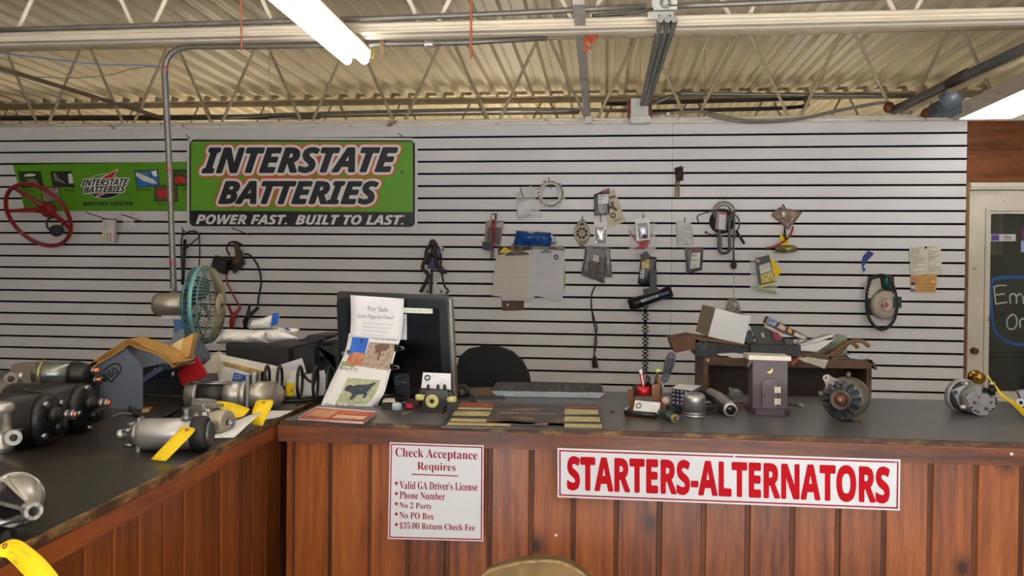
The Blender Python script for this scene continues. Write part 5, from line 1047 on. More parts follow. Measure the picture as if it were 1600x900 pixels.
# --- desk fan
fc = at(321, 476, 3.25); n = facing(fc, 70); fs = n.cross(UP).normalized(); fu = fs.cross(n).normalized()
fn = thing('desk_fan', 'old teal wire-cage desk fan facing right in front of the conduit pole', 'fan', V((fc.x-.1, fc.y, CT)))
def fp(t_, r, a): return fc+n*t_+(fs*math.cos(a)+fu*math.sin(a))*r
Rf = .16; TW = M((86, 134, 140), .4, .3, .15, 20); CW = M((160, 150, 120), .4, .4, .15, 20)
mb = MB()
for k in range(60):
    a = 2*math.pi*k/60; mb.tube([fp(.0, Rf, a), fp(.022, Rf*.97, a+.02), fp(.042, Rf*.8, a+.10), fp(.055, Rf*.55, a+.18), fp(.06, .045, a+.24)], .0015, 4)
obj('front_grille', mb, CW, fn)
mb = MB()
for k in range(56):
    a = 2*math.pi*k/56; mb.tube([fp(-.012, Rf, a), fp(-.035, Rf*.97, a), fp(-.06, Rf*.7, a), fp(-.066, .05, a)], .0017, 4)
for r, tt in ((Rf*.97, -.035), (Rf*.7, -.06)): mb.ring(fc+n*tt, n, r, .002, 40, 5)
obj('rear_grille', mb, TW, fn)
obj('cage_band', MB().lathe([(-.014, Rf), (-.014, Rf+.004), (.004, Rf+.004), (.004, Rf), (-.014, Rf)], fc, n, 48, True, False), M((112, 166, 168), .4, .2), fn)
for r, tt in ((Rf*.975, .022), (Rf*.97, -.036)): obj('cage_ring', MB().ring(fc+n*tt, n, r, .0032, 48, 6), TW, fn)
obj('hub_badge', MB().lathe([(.056, .0), (.056, .048), (.062, .047), (.064, .044), (.064, 0)], fc, n, 28), M((176, 162, 134), .45), fn); obj('hub_screw', MB().cyl(fc+n*.064, fc+n*.074, .006, n=8), M((110, 80, 50), .5, .4), fn)
for k in range(4):
    a0 = math.pi*k/2+.4; S = lambda u, v, a0=a0: fp(-.022+.03*(u-.5), .03+.09*v, a0+(u-.5)*.95*(1-.25*v))
    obj('blade', MB().surf(S, 6, 5, True, .002), M((46, 110, 126), .3, 0, .1, alpha=.7), fn)
obj('motor_housing', MB().lathe([(-.215, 0), (-.213, .03), (-.205, .043), (-.19, .049), (-.07, .052), (-.066, .04)], fc, n, 28), M((160, 152, 140), .35, .6, .1, 10), fn)
obj('motor_skirt', MB().obox(fc-n*.12-fu*.052, n*.05, fs*.03, fu*.008), M((190, 188, 190), .4, .3), fn); obj('oscillation_knob', MB().cyl(fc-n*.14+fu*.05, fc-n*.14+fu*.07, .006, n=10), STEEL, fn)
p = fc-n*.1; bz = V((p.x, p.y, CT))
obj('neck', MB().obox(p-fu*.085, n*.022, fs*.018, fu*.03), M((70, 112, 160), .4, .2), fn); obj('stand', MB().hexa([bz+V((-.05, -.03, .02)), bz+V((.05, -.03, .02)), bz+V((.05, .03, .02)), bz+V((-.05, .03, .02))], [p+V((-.022, -.018, -.1)), p+V((.022, -.018, -.1)), p+V((.022, .018, -.1)), p+V((-.022, .018, -.1))]), M((150, 156, 166), .4, .3), fn)
obj('base', MB().lathe([(0, .095), (.012, .095), (.024, .06), (.024, 0)], bz, UP, 28), M((120, 136, 150), .4, .2), fn)

# --- printer, bag and paperwork
pr = thing('printer', 'black desktop printer behind the paperwork at the end of the left counter', 'printer', V((-1.35, 3.2, CT)))
g9 = gx(310, 480, 5.627)
f = [at(*g9(*p), 3.1) for p in ((240, 325), (255, 312), (770, 345), (790, 360), (800, 600), (250, 600))]; f[4].z = CT+.004; f[5].z = CT+.004
PM = M((36, 36, 38), .4, 0, .1); obj('body', MB().prism(f, (0, .36, 0)), PM, pr)
obj('lid', MB().prism([at(*g9(*p), 3.098) for p in ((246, 326), (258, 314), (772, 346), (785, 362), (700, 372), (300, 345))], (0, .002, 0)), M((52, 52, 54), .35), pr)
obj('paper_tray', MB().prism([at(*g9(*p), 3.2) for p in ((890, 300), (970, 245), (1132, 246), (1120, 275), (1000, 315))], (0, .2, 0)), M((44, 44, 46), .4), pr)
f = [at(*g9(*p), 3.22) for p in ((1035, 335), (1180, 335), (1215, 560), (1215, 580), (1040, 580))]; f[3].z = CT+.12; f[4].z = CT+.12
obj('side_module', MB().prism(f, (0, .18, 0)), M((30, 30, 31), .4), pr); 
f = [at(*g9(*p), 3.16) for p in ((830, 360), (1010, 320), (1030, 570), (830, 580))]; f[2].z = CT+.004; f[3].z = CT+.004; obj('rear_body', MB().prism(f, (0, .3, 0)), M((42, 42, 42), .45), pr)
bg = thing('shopping_bag', 'white plastic bag with a blue print lying on the printer', 'bag', at(395, 536, 3.15))
PLW = M((226, 222, 216), .35, 0, .05, 20, .3)
obj('bag_body', MB().bag([at(*g9(*p), 3.14) for p in ((235, 195), (640, 200), (600, 312), (130, 320))], .07, 91, 14, 8, .5), PLW, bg); obj('bag_front', MB().bag([at(*g9(*p), 3.12) for p in ((600, 205), (720, 190), (890, 275), (600, 315))], .05, 92, 10, 8, .6), PLW, bg)
obj('bag_top', MB().bag([at(*g9(*p), 3.18) for p in ((470, 120), (722, 48), (680, 200), (445, 190))], .05, 93, 10, 8, .4), PLW, bg); obj('bag_handle', MB().bag([at(*g9(*p), 3.16) for p in ((690, 180), (890, 190), (850, 245), (700, 230))], .03, 94, 8, 6, .5), PLW, bg)
obj('blue_print', MB().quad([at(*g9(*p), 3.115) for p in ((650, 56), (712, 50), (694, 150), (634, 172))], .001), M((30, 88, 176), .4, var=.25, scale=60), bg); obj('blue_print', MB().quad([at(*g9(*p), 3.115) for p in ((745, 180), (785, 182), (810, 205), (775, 205))], .001), M((70, 90, 160), .4), bg)
t = thing('envelope_stack', 'heap of white envelopes and a printed box beside the wire organizer', 'envelopes', at(*g9(330, 650), 2.95))
for k, (pl, mt, Y) in enumerate(([((45, 480), (170, 390), (205, 400), (215, 500), (160, 580), (75, 580), (45, 540)), M((214, 204, 186), .7), 3.0], [((180, 415), (640, 510), (740, 540), (600, 570), (200, 470)), M((222, 216, 204), .7), 2.96], [((195, 475), (560, 560), (540, 590), (230, 505)), M((176, 140, 70), .7, var=.3, scale=50), 2.955], [((160, 470), (205, 480), (215, 520), (180, 640), (165, 560)), M((210, 200, 182), .7), 2.95], [((215, 520), (500, 605), (500, 665), (180, 660)), M((214, 212, 208), .6), 2.94])):
    obj('envelope', MB().prism([at(*g9(*p), Y) for p in pl], (0, .05 if k == 4 else .01, 0)), mt, t)
lb = obj('blue_label', MB().prism([at(*g9(*p), 2.938) for p in ((312, 575), (506, 618), (495, 662), (295, 650))], (0, .002, 0)), M((36, 84, 164), .5), t); obj('label_print', scribble(MB(), bil([at(*g9(*p), 2.937) for p in ((318, 585), (400, 600), (395, 640), (305, 635))]), 2, 5, .0015, .0008), WHITE, t)
t = thing('paper_sheaf', 'white papers standing between the black rings of the wire organizer', 'papers', at(*g9(800, 800), 2.93))
for k, (pl, mt, Y) in enumerate(([((700, 512), (910, 447), (948, 572), (880, 600), (720, 560)), PV, 3.06], [((590, 545), (700, 530), (880, 560), (850, 690), (620, 700)), PP, 2.95], [((780, 640), (900, 600), (1010, 700), (1000, 800), (760, 820)), PAPER, 2.94], [((1065, 562), (1105, 552), (1142, 692), (1080, 800), (1000, 760)), PV, 2.93], [((940, 590), (1010, 580), (1020, 700), (990, 690)), PP, 2.945])):
    obj('sheet', MB().prism([at(*g9(*p), Y) for p in pl], (0, .002, 0)), mt, t)
obj('printed_text', scribble(MB(), bil([at(*g9(*p), 3.059) for p in ((790, 510), (900, 475), (915, 530), (810, 560))]), 3, 9, .001, .0005), M((150, 150, 150), .7), t)
tagstrip('yellow tag standing upright inside the black wire organizer', [(at(447, 598, 2.92), at(459, 598, 2.92)), (at(446, 605, 2.92), at(459.5, 605, 2.92)), (at(446.5, 614, 2.92), at(459, 614, 2.92)), (at(447, 623, 2.92), at(456, 624, 2.92))], at(456, 610, 2.918))
wo = thing('wire_organizer', 'black desk organizer of upright rings holding papers', 'organizer', V((-1.05, 2.85, CT)))
for xx in (417, 437, 468.5, 493, 515):
    p = at(xx, 601, 2.86); p.z = CT+.062; vv = vdir(p); ax_ = ((cR-vv*cR.dot(vv)).normalized()+vv*.16).normalized(); obj('ring', MB().ring(p, ax_, .056, .0055, 28, 8), BLACK, wo)
a_, b_ = onz(408, 628, CT+.006), onz(520, 624, CT+.006); obj('base_rail', MB().tube([a_, b_], .006, 6), BLACK, wo); obj('base_rail', MB().tube([a_+V((.0, .08, 0)), b_+V((0, .08, 0))], .006, 6), BLACK, wo)
obj('cross_wire', MB().tube([at(475, 585, 2.84), at(480, 592, 2.84), at(490, 600, 2.84)], .004, 6), BLACK, wo)

# ================================================================ THINGS ON THE SALES COUNTER
def sub(S, u0, u1, v0, v1): return lambda u, v: S(u0+(u1-u0)*u, v0+(v1-v0)*v)
def bx(pts_px, z0, z1, z=CT):   # box from four ground pixels (front-left, front-right, back-right, back-left)
    g = [onz(x, y, z) for x, y in pts_px]
    return MB().hexa([V((p.x, p.y, z0)) for p in g], [V((p.x, p.y, z1)) for p in g])
t = thing('catalogue', 'red-covered magazine lying at the left end of the sales counter', 'magazine', onz(520, 650))
P4 = [(466, 657), (568, 663), (588, 648), (496, 640)]
obj('pages', bx(P4, CT+.001, CT+.011), M((216, 196, 186), .7), t); cov = [onz(x, y, CT+.0125) for x, y in ((466, 653), (568, 658.5), (588.5, 644.5), (494, 637.5))]; obj('cover', MB().surf(bil(cov), 4, 4, False, .001), M((176, 60, 46), .45, var=.3, scale=30), t)
S = bil(cov)
for (u0, u1, v0, v1, col) in ((.05, .42, .2, .85, (214, 160, 120)), (.48, .95, .15, .5, (222, 190, 150)), (.48, .95, .55, .9, (206, 96, 70)), (.1, .35, .35, .7, (236, 210, 180))): obj('cover_print', MB().add([S(u, v)+V((0, 0, .0008)) for u, v in ((u0, v0), (u1, v0), (u1, v1), (u0, v1))], [(0, 1, 2, 3)]), M(col, .5, var=.2, scale=40), t)
obj('cover_lettering', scribble(MB(), sub(S, .05, .6, .02, .15), 1, 4, .004), M((236, 214, 190), .5), t)
# monitor
mo = thing('monitor', 'black desktop monitor on the sales counter, covered by a goat sale sheet', 'monitor', V((-.66, 2.9, CT)))
Ym = 2.9; GB = M((20, 20, 22), .22, 0, .05, spec=.3)
fo = [at(x, y, Ym) for x, y in ((526, 472), (529, 467), (535, 465.5), (690, 468.5), (697, 471), (699, 477), (706, 618), (531, 612))]
obj('bezel', MB().prism(fo, (0, .03, 0)), GB, mo)
ba = [at(x, y, Ym+.032) for x, y in ((526, 458), (530, 455), (698, 461.5), (702, 465), (708, 620), (532, 613))]
obj('back_shell', MB().prism(ba, (0, .03, 0)), M((46, 44, 42), .35), mo)
obj('side_trim', MB().prism([at(x, y, Ym+.03) for x, y in ((701.5, 465), (705, 468), (712.5, 622), (707, 622))], (0, .045, 0)), M((140, 136, 124), .35, .5), mo)
obj('screen', MB().prism([at(x, y, Ym-.001) for x, y in ((541, 478), (686, 481), (691, 606), (545, 601))], (0, .003, 0)), M((8, 8, 10), .08, spec=.2), mo)
c = at(645, 632, 2.9); c.z = CT; obj('stand_base', MB().lathe([(0, .12), (.008, .12), (.014, .09), (.016, .03), (.016, 0)], V((-.68, 2.91, CT)), UP, 32), GB, mo); obj('stand_neck', MB().box(-.72, -.62, 2.935, 2.97, CT+.014, CT+.12), GB, mo)
obj('screen_label', MB().prism([at(x, y, Ym-.004) for x, y in ((612, 583), (639, 584), (641, 620), (618, 615))], (0, .002, 0)), M((20, 24, 34), .3), mo); mb = MB(); scribble(mb, bil([at(x, y, Ym-.0045) for x, y in ((615, 587), (639, 588), (640, 604), (617, 602))]), 4, 11, .0018, .0006); obj('label_print', mb, M((120, 136, 170), .5), mo)
obj('paper_strip', MB().quad([at(x, y, Ym-.006) for x, y in ((628, 480.5), (676, 482.5), (676, 490), (628, 488.5))], .001), M((214, 220, 206), .6), mo); obj('strip_print', scribble(MB(), bil([at(x, y, Ym-.0065) for x, y in ((631, 482.5), (674, 484.5), (674, 488.5), (631, 487))]), 1, 5, .0012, .0005), M((90, 96, 96), .6), mo)
obj('paper_slip', MB().quad([at(x, y, Ym-.005) for x, y in ((618, 490), (635.5, 491), (635.5, 531), (622, 530))], .001), M((196, 200, 206), .6), mo); mb = MB(); frame_line(mb, [at(x, y, Ym-.0055) for x, y in ((620, 498), (633, 499), (633, 519), (622, 518.5))], 0, .0015); obj('slip_print', mb, M((120, 120, 126), .6), mo)
# for-sale sheets
gk = gx(490, 450, 4.091)
def rowsurf(rows):
    A = curve([r[0] for r in rows], 6); B_ = curve([r[1] for r in rows], 6); n = len(A)-1
    def S(u, v):
        f = min(max(v, 0), 1)*n; i = min(int(f), n-1); w = f-i
        return (A[i]*(1-w)+A[i+1]*w)*(1-u)+(B_[i]*(1-w)+B_[i+1]*w)*u
    return S, n
def row(a, b, Y): return (at(*gk(*a), Y), at(*gk(*b), Y))
t = thing('sale_notice', 'long white For Sale sheet of goats taped down the front of the monitor', 'notice', at(560, 640, 2.7))
S2, n2 = rowsurf([row((225, 290), (560, 320), 2.868), row((210, 375), (530, 395), 2.855), row((175, 470), (495, 520), 2.83), row((115, 590), (470, 610), 2.79), row((70, 690), (440, 690), 2.755), row((45, 752), (345, 782), 2.74)])
o2 = obj('lower_sheet', MB().surf(S2, 8, n2, True, .0006), PAPER, t)
S2b, n3 = rowsurf([row((480, 560), (488, 545), 2.84), row((440, 620), (470, 610), 2.8), row((400, 700), (440, 690), 2.775), row((335, 780), (400, 765), 2.76)])
obj('curled_sheet', MB().surf(S2b, 2, n3, True, .0006), M((206, 204, 198), .7), t)
S1, n1 = rowsurf([row((235, 45), (578, 68), 2.875), row((238, 130), (574, 150), 2.87), row((238, 220), (568, 240), 2.868), row((232, 312), (556, 335), 2.862)])
o1 = obj('upper_sheet', MB().surf(S1, 6, n1, True, .0006), M((222, 222, 226), .7, var=.03), t)
GT = M((112, 112, 120), .7)
for s, u0, u1, v0, v1 in (('For Sale', .33, .71, .25, .37), ('Goats Nigerian Dwarf', .12, .83, .45, .57)): obj('lettering', lettering(MB(), s, sub(S1, u0, u1, v0, v1), .0012), GT, t)
mb = MB()
for k, (s, u1) in enumerate((('1 light brown Nanny about 2 $125', .82), ('1 dark brown Nanny about 2 $125', .8), ('2 black 6 month old bucklings $65', .75))): lettering(mb, s, sub(S1, .22, u1, .645+k*.085, .69+k*.085), .0012)
scribble(mb, sub(S1, .22, .74, .9, .945), 1, 15, .0014, .0012); obj('small_lettering', mb, M((150, 150, 156), .7), t)
def photo2(u0, u1, v0, v1, mat, nm='photo_print', S=S2, off=.0012):
    n_ = vdir(S(.5, .5)); return obj(nm, MB().surf(lambda u, v: sub(S, u0, u1, v0, v1)(u, v)+n_*off, 3, 4, True), mat, t)
SAND = M((166, 146, 132), .7, var=.25, scale=90); GOATB = M((110, 84, 72), .7, var=.15, scale=60); GRASS = M((176, 182, 150), .7, var=.2, scale=90); BLUEP = M((28, 92, 190), .6, var=.1, scale=20)
photo2(.08, .40, .05, .30, BLUEP); photo2(.10, .42, .27, .42, M((172, 110, 82), .7, var=.25, scale=60)); photo2(.42, .97, .11, .42, SAND); photo2(.02, .3, .39, .44, M((140, 150, 90), .7, var=.3, scale=80)); photo2(.26, .86, .56, .93, GRASS)
def figure(uv, mat, nm, S=S2, off=.0022): n_ = vdir(S(.5, .5)); return obj(nm, MB().add([S(u, v)+n_*off for u, v in uv], [tuple(range(len(uv)))]), mat, t)
figure([(.55, .16), (.62, .13), (.82, .12), (.85, .17), (.80, .22), (.72, .23), (.71, .33), (.68, .33), (.66, .24), (.6, .27), (.59, .22)], GOATB, 'photo_goat')
figure([(.14, .29), (.2, .26), (.38, .27), (.38, .33), (.34, .38), (.31, .34), (.25, .35), (.22, .4), (.19, .34)], M((186, 122, 92), .7, var=.2, scale=60), 'photo_goat')
figure([(.24, .07), (.3, .07), (.31, .13), (.25, .13)], M((20, 50, 120), .6), 'photo_detail')
figure([(.30, .67), (.36, .64), (.42, .66), (.48, .64), (.66, .63), (.74, .61), (.78, .59), (.80, .61), (.74, .66), (.74, .74), (.72, .83), (.68, .84), (.67, .77), (.56, .78), (.52, .86), (.47, .86), (.46, .77), (.40, .74), (.30, .72)], M((52, 62, 82), .6, var=.25, scale=60), 'photo_goat')
n_ = vdir(S2(.5, .5))
def hand(s, S, u0, u1, v0, v1, w=.0): return lettering(MB(), s, sub(S, u0, u1, v0, v1), .0015, 'n', shear=.25)
for s, a in (('Nanny $125', (.46, .95, .01, .075)), ('Nanny $125', (.02, .38, .445, .49)), ('Boa  Buck  $65', (.08, .66, .935, .98))): obj('handwriting', hand(s, S2, *a), INK, t)
def clip_(label, x, y, Y, sgn=1):
    k = thing('binder_clip', label, 'clip', at(x, y, Y)); p = at(x, y, Y)
    obj('clip_body', MB().hexa([p+V((-.008*sgn, -.004, -.012)), p+V((.004*sgn, -.007, -.012)), p+V((.004*sgn, .007, -.012)), p+V((-.008*sgn, .004, -.012))], [p+V((-.008*sgn, -.004, .012)), p+V((.004*sgn, -.007, .012)), p+V((.004*sgn, .007, .012)), p+V((-.008*sgn, .004, .012))]), IRON, k)
    for s in (-1, 1): obj('wire_handle', MB().tube([p+V((.004*sgn, s*.006, -.007)), p+V((.022*sgn, s*.008, -.004)), p+V((.024*sgn, s*.008, 0)), p+V((.022*sgn, s*.008, .004)), p+V((.004*sgn, s*.006, .007))], .0016, 6), STEEL, k)
clip_('upper right binder clip holding the goat sale sheet', 620, 544, 2.853); clip_('lower right binder clip holding the goat sale sheet', 613, 574, 2.835); clip_('left binder clip holding the goat sale sheet', 545, 552, 2.85, -1)
t = thing('tape_dispenser', 'small dark dispenser and white cap beneath the monitor', 'dispenser', onz(608, 637)); 
obj('base', bx([(596, 640), (622, 641), (624, 628), (600, 627)], CT+.001, CT+.02), M((40, 38, 38), .4), t); p = onz(620, 634, CT+.03); obj('white_cap', MB().lathe([(-.012, .016), (.006, .016), (.01, .01), (.01, 0)], p, UP, 16), M((176, 184, 196), .4), t); obj('paper_scrap', MB().quad([onz(597, 628, CT+.022), onz(618, 629, CT+.028), onz(616, 622, CT+.03), onz(600, 622, CT+.024)], .001), M((196, 192, 180), .7), t)
t = thing('small_box', 'dark little box with a red label beside the phone-shaped card holder', 'box', onz(640, 640)); obj('box_body', bx([(632.5, 640), (652, 642), (656, 634), (638, 632)], CT+.001, CT+.022), M((60, 34, 30), .5), t); obj('red_label', MB().prism([at(x, y, onz(640, 641).y-.004) for x, y in ((634, 630), (645, 631), (645, 638), (634, 637))], (0, .002, 0)), M((196, 24, 54), .5), t)
tubething('pen', 'grey pen lying before the small red-labelled box', 'pen', [onz(630, 647, CT+.004), onz(652, 640, CT+.004)], .0035, M((120, 116, 112), .4), 2)
# telephone-shaped card holder
ph = thing('card_holder', 'black telephone-shaped card holder with a cream dial and white cards', 'card holder', V((-.545, 2.64, CT)))
gp = gx(620, 570, 8.18); Yp = 2.62
def pp(pts, Y=Yp): return [at(*gp(*p), Y) for p in pts]
f = pp([(288, 540), (592, 548), (590, 618), (290, 610)]); f[2].z = f[3].z = CT+.003; obj('base', MB().prism(f, (0, .07, 0)), M((22, 21, 22), .3), ph)
obj('base_plate', MB().prism([p+V((0, -.002, -.001)) for p in f[2:]]+[f[3]+V((0, -.002, -.003)), f[2]+V((0, -.002, -.003))], (0, .07, 0)), M((120, 78, 56), .5), ph)
obj('body', MB().prism(pp([(310, 540), (360, 380), (380, 330), (640, 330), (680, 420), (600, 545)], Yp+.006), (0, .055, 0)), M((26, 25, 26), .3), ph)
c = at(*gp(452, 465), Yp+.003); obj('dial', MB().lathe([(0, .022), (.003, .0215), (.004, .018), (.004, .0)], c, (0, -1, .12), 28), M((212, 202, 132), .45), ph); obj('dial_centre', MB().lathe([(.004, .0075), (.0055, .007), (.0055, 0)], c, (0, -1, .12), 18), BLACK, ph)
for k in range(10): a = math.radians(60+k*30); q = c+V((math.cos(a)*.0145, -.0042, math.sin(a)*.0145)); obj('finger_hole', MB().cyl(q, q+V((0, -.0006, 0)), .0026, n=8), M((150, 138, 70), .6), ph)
for (x, y) in ((308, 412), (698, 435)): p = at(*gp(x, y), Yp+.02); obj('receiver_end', MB().lathe([(-.009, .017), (-.004, .0185), (.006, .018), (.009, .014), (.009, 0)], p, UP, 18), M((206, 198, 130), .45), ph)
obj('receiver', MB().tube(curve([at(*gp(*p), Yp+.03) for p in ((300, 375), (330, 335), (400, 345), (520, 350), (650, 355), (690, 375), (705, 410))], 4), .011, 8), M((24, 23, 24), .3), ph)
for x in (400, 527, 610): obj('loop', MB().tube(curve([at(*gp(*p), Yp+.012) for p in ((x-14, 320), (x-8, 270), (x, 258), (x+8, 270), (x+14, 320), (x+10, 355), (x-2, 362))], 4), .0026, 6), BLACK, ph)
t = thing('business_card', 'white cards with a round dark logo standing in the telephone-shaped holder', 'cards', at(*gp(500, 330), Yp+.03))
for k in range(2): obj('card', MB().prism(pp([(335+k*12, 98+k*8), (690, 112), (690-k*4, 325), (310+k*20, 315)], Yp+.03+.003*k), (0, .001, 0)), M((232, 232, 236), .6), t)
obj('logo', patch(MB(), pp(ell(392, 165, 42, 42, 20), Yp+.03), .001), M((80, 80, 84), .6), t); obj('logo_mark', patch(MB(), pp([(372, 155), (412, 152), (408, 176), (390, 184), (376, 176)], Yp+.03), .0016), WHITE, t); mb = MB()
for q_, ln in ((((580, 175), (630, 178), (630, 200), (580, 198)), 2), (((560, 215), (625, 218), (625, 240), (560, 236)), 2), (((340, 220), (420, 222), (420, 236), (340, 234)), 1)): scribble(mb, bil(pp(q_, Yp+.03)), ln, 4, .0006, .001)
obj('printed_text', mb, M((140, 140, 146), .6), t)
# counter mat
cm = thing('counter_mat', 'dark printed counter mat with cream calendar strips', 'mat', onz(820, 650)); gm_ = gx(690, 590, 5.926)
def cp(pts, z=CT+.0032): return [onz(*gm_(*p), z) for p in pts]
q = cp([(150, 222), (1462, 255), (1512, 480), (0, 452)]); obj('mat_sheet', MB().surf(bil(q), 2, 2, False, .003), M((42, 37, 36), .3), cm)
def mprint(nm, pts, col, z=CT+.0038, var=.15): return obj(nm, MB().add(cp(pts, z), [tuple(range(len(pts)))]), M(col, .35, var=var, scale=40), cm)
mprint('print_field', [(492, 238), (1140, 262), (1138, 452), (640, 440), (640, 425), (418, 412)], (62, 48, 40), var=.4)
mprint('red_band', [(186, 222), (492, 240), (484, 274), (163, 266)], (170, 64, 44)); mprint('red_band', [(1140, 262), (1432, 268), (1440, 290), (1140, 286)], (150, 62, 48)); mprint('red_band', [(440, 412), (640, 398), (760, 412), (1138, 425), (1138, 446), (640, 425)], (150, 50, 40)); mprint('red_band', [(85, 405), (420, 414), (640, 424), (640, 428), (75, 412)], (140, 58, 44))
for pl in ([(163, 272), (476, 280), (466, 300), (146, 294)], [(127, 306), (456, 314), (432, 358), (96, 350)], [(88, 376), (422, 384), (410, 412), (72, 404)], [(62, 414), (640, 428), (640, 452), (40, 440)], [(1138, 290), (1446, 298), (1454, 342), (1138, 340)], [(1138, 360), (1460, 365), (1472, 410), (1138, 406)], [(1138, 425), (1480, 432), (1484, 470), (1138, 462)]): mprint('calendar_strip', pl, (198, 184, 130))
for pl in ([(560, 300), (700, 285), (840, 280), (940, 300), (820, 310)], [(620, 365), (760, 360), (900, 385), (760, 395)], [(1040, 385), (1136, 380), (1136, 410), (1050, 408)], [(860, 425), (980, 420), (980, 440), (870, 440)]): mprint('picture_patch', pl, (140, 96, 80), CT+.0042, .4)
obj('lettering', lettering(MB(), 'LIGHTING SOLUTIONS', cp([(528, 317), (1052, 330), (1056, 345), (520, 334)], CT+.0046), .0006, 's'), M((196, 190, 184), .5), cm)
clipk = thing('binder_clip', 'small wire clip on the back edge of the counter mat', 'clip', onz(740, 627, CT+.004)); p = onz(740, 627, CT+.006); obj('clip_body', MB().obox(p, (.012, 0, 0), (0, .006, 0), (0, 0, .004)), IRON, clipk); obj('wire_handle', MB().tube([p+V((-.006, 0, .003)), p+V((-.008, 0, .022)), p+V((0, 0, .026)), p+V((.008, 0, .022)), p+V((.006, 0, .003))], .0014, 6), STEEL, clipk)
# mouse, pad, keyboard
t = thing('mouse_pad', 'brown-topped black mouse pad beside the keyboard', 'mouse pad', onz(745, 617)); q = [onz(x, y, CT+.0045) for x, y in ((712, 606), (772, 604), (790, 622), (703, 622))]; obj('pad', MB().surf(bil(q), 2, 2, False, .004), M((34, 32, 32), .6), t); obj('pad_print', patch(MB(), [onz(x, y, CT+.0052) for x, y in ((728, 607), (766, 606), (776, 618), (724, 617))], .0003), M((110, 88, 66), .6, var=.2, scale=30), t)
t = thing('computer_mouse', 'black computer mouse beside the monitor', 'mouse', onz(720, 618)); p = onz(720.5, 618, CT+.006); mb = MB()
mb.ball(p+V((0, .03, .002)), (.031, .05, .037), 18, 12); mb.v = [V((v.x, v.y, max(v.z, CT+.0055))) for v in mb.v]; obj('shell', mb, M((30, 28, 28), .35), t); obj('side_panel', MB().ball(p+V((.004, -.016, .018)), (.009, .004, .008), 10, 6), M((110, 98, 84), .35, .4), t); obj('scroll_wheel', MB().cyl(p+V((-.004, .0, .034)), p+V((.004, .0, .034)), .006, n=12), BLACK, t)
kbd = thing('keyboard', 'grey and black keyboard with a white front edge on the counter', 'keyboard', onz(855, 618))
a, b = onz(773, 619.5), onz(940, 622.5); dx = (b-a); w = dx.length; dx.normalize(); dy = V((-dx.y, dx.x, 0)); 
def kq(u, v, z): return a+dx*u+dy*v+V((0, 0, z))
obj('case', MB().hexa([kq(.01, 0, .002), kq(w-.01, 0, .002), kq(w-.01, .16, .002), kq(.01, .16, .002)], [kq(-.008, -.004, .02), kq(w+.008, -.004, .02), kq(w+.008, .165, .034), kq(-.008, .165, .034)]), M((40, 40, 43), .4), kbd)
obj('front_edge', MB().hexa([kq(.008, -.006, .002), kq(w-.008, -.006, .002), kq(w-.008, -.0005, .002), kq(.008, -.0005, .002)], [kq(-.012, -.012, .021), kq(w+.012, -.012, .021), kq(w+.012, -.0005, .0215), kq(-.012, -.0005, .0215)]), M((176, 184, 196), .4), kbd)
k0 = None
for r in range(6):
    for c_ in range(22):
        p = kq(.006+c_*(w-.012)/22+(w-.012)/44, .012+r*.0265, .0205+r*.0023)
        if k0 is None:
            hw = (w-.012)/44*.86; k0 = obj('key', MB().hexa([dx*-hw+dy*-.0105, dx*hw+dy*-.0105, dx*hw+dy*.0105, dx*-hw+dy*.0105], [dx*-hw*.8+dy*-.008+UP*.004, dx*hw*.8+dy*-.008+UP*.004, dx*hw*.8+dy*.008+UP*.005, dx*-hw*.8+dy*.008+UP*.005]), M((52, 52, 56), .45), None); o = k0
        else: o = bpy.data.objects.new('key', k0.data); COL.objects.link(o)
        o.parent = kbd; o.location = p-WL[kbd]
for (x0, x1) in ((799, 805), (808, 814), (817, 823), (903, 909), (912, 918), (921, 926)): o = MB().obox(onz((x0+x1)/2, 613.2, CT+.031), dx*.006, dy*.004, UP*.0008); obj('white_key_legend', o, M((196, 198, 202), .5), kbd)
# pen holder and friends
gq = gx(965, 540, 6.925)
wh = thing('pen_holder', 'brown wooden pen holder beside the business card tray', 'pen holder', onz(1008, 648))
PW = woodmat('holder_wood', (76, 42, 22), (116, 68, 36), (140, 88, 50), (20, 20, 3), 0, .45); Yh = 2.74
def hq(pts, Y=Yh): return [at(*gq(*p), Y) for p in pts]
def ground(f, idx, z=CT+.002):
    for i in idx: f[i].z = z
    return f
obj('left_wing', MB().prism(ground(hq([(108, 495), (165, 485), (195, 660), (140, 670)]), (2, 3)), (0, .03, 0)), PW, wh); obj('front_block', MB().prism(ground(hq([(186, 555), (375, 552), (380, 690), (190, 690)], Yh-.02), (2, 3)), (0, .035, 0)), M((92, 78, 66), .5), wh)
obj('right_column', MB().prism(ground(hq([(372, 425), (440, 418), (470, 560), (465, 680), (365, 680)], Yh+.005), (3, 4)), (0, .03, 0)), PW, wh); obj('side_ledge', MB().prism(ground(hq([(440, 560), (520, 555), (530, 660), (440, 680)], Yh), (2, 3)), (0, .03, 0)), PW, wh); obj('slat_post', MB().prism(ground(hq([(430, 330), (475, 340), (460, 560), (415, 560)], Yh+.04), (2, 3)), (0, .01, 0)), PW, wh)
obj('back_panel', MB().prism(ground(hq([(160, 455), (200, 420), (380, 420), (400, 690), (170, 690)], Yh+.06), (3, 4)), (0, .012, 0)), M((70, 50, 38), .6), wh)
p = at(*gq(518, 590), Yh-.004); obj('round_button', MB().lathe([(0, .012), (.005, .012), (.006, .008), (.006, 0)], p, (0, -1, 0), 14), M((190, 170, 150), .5), wh)
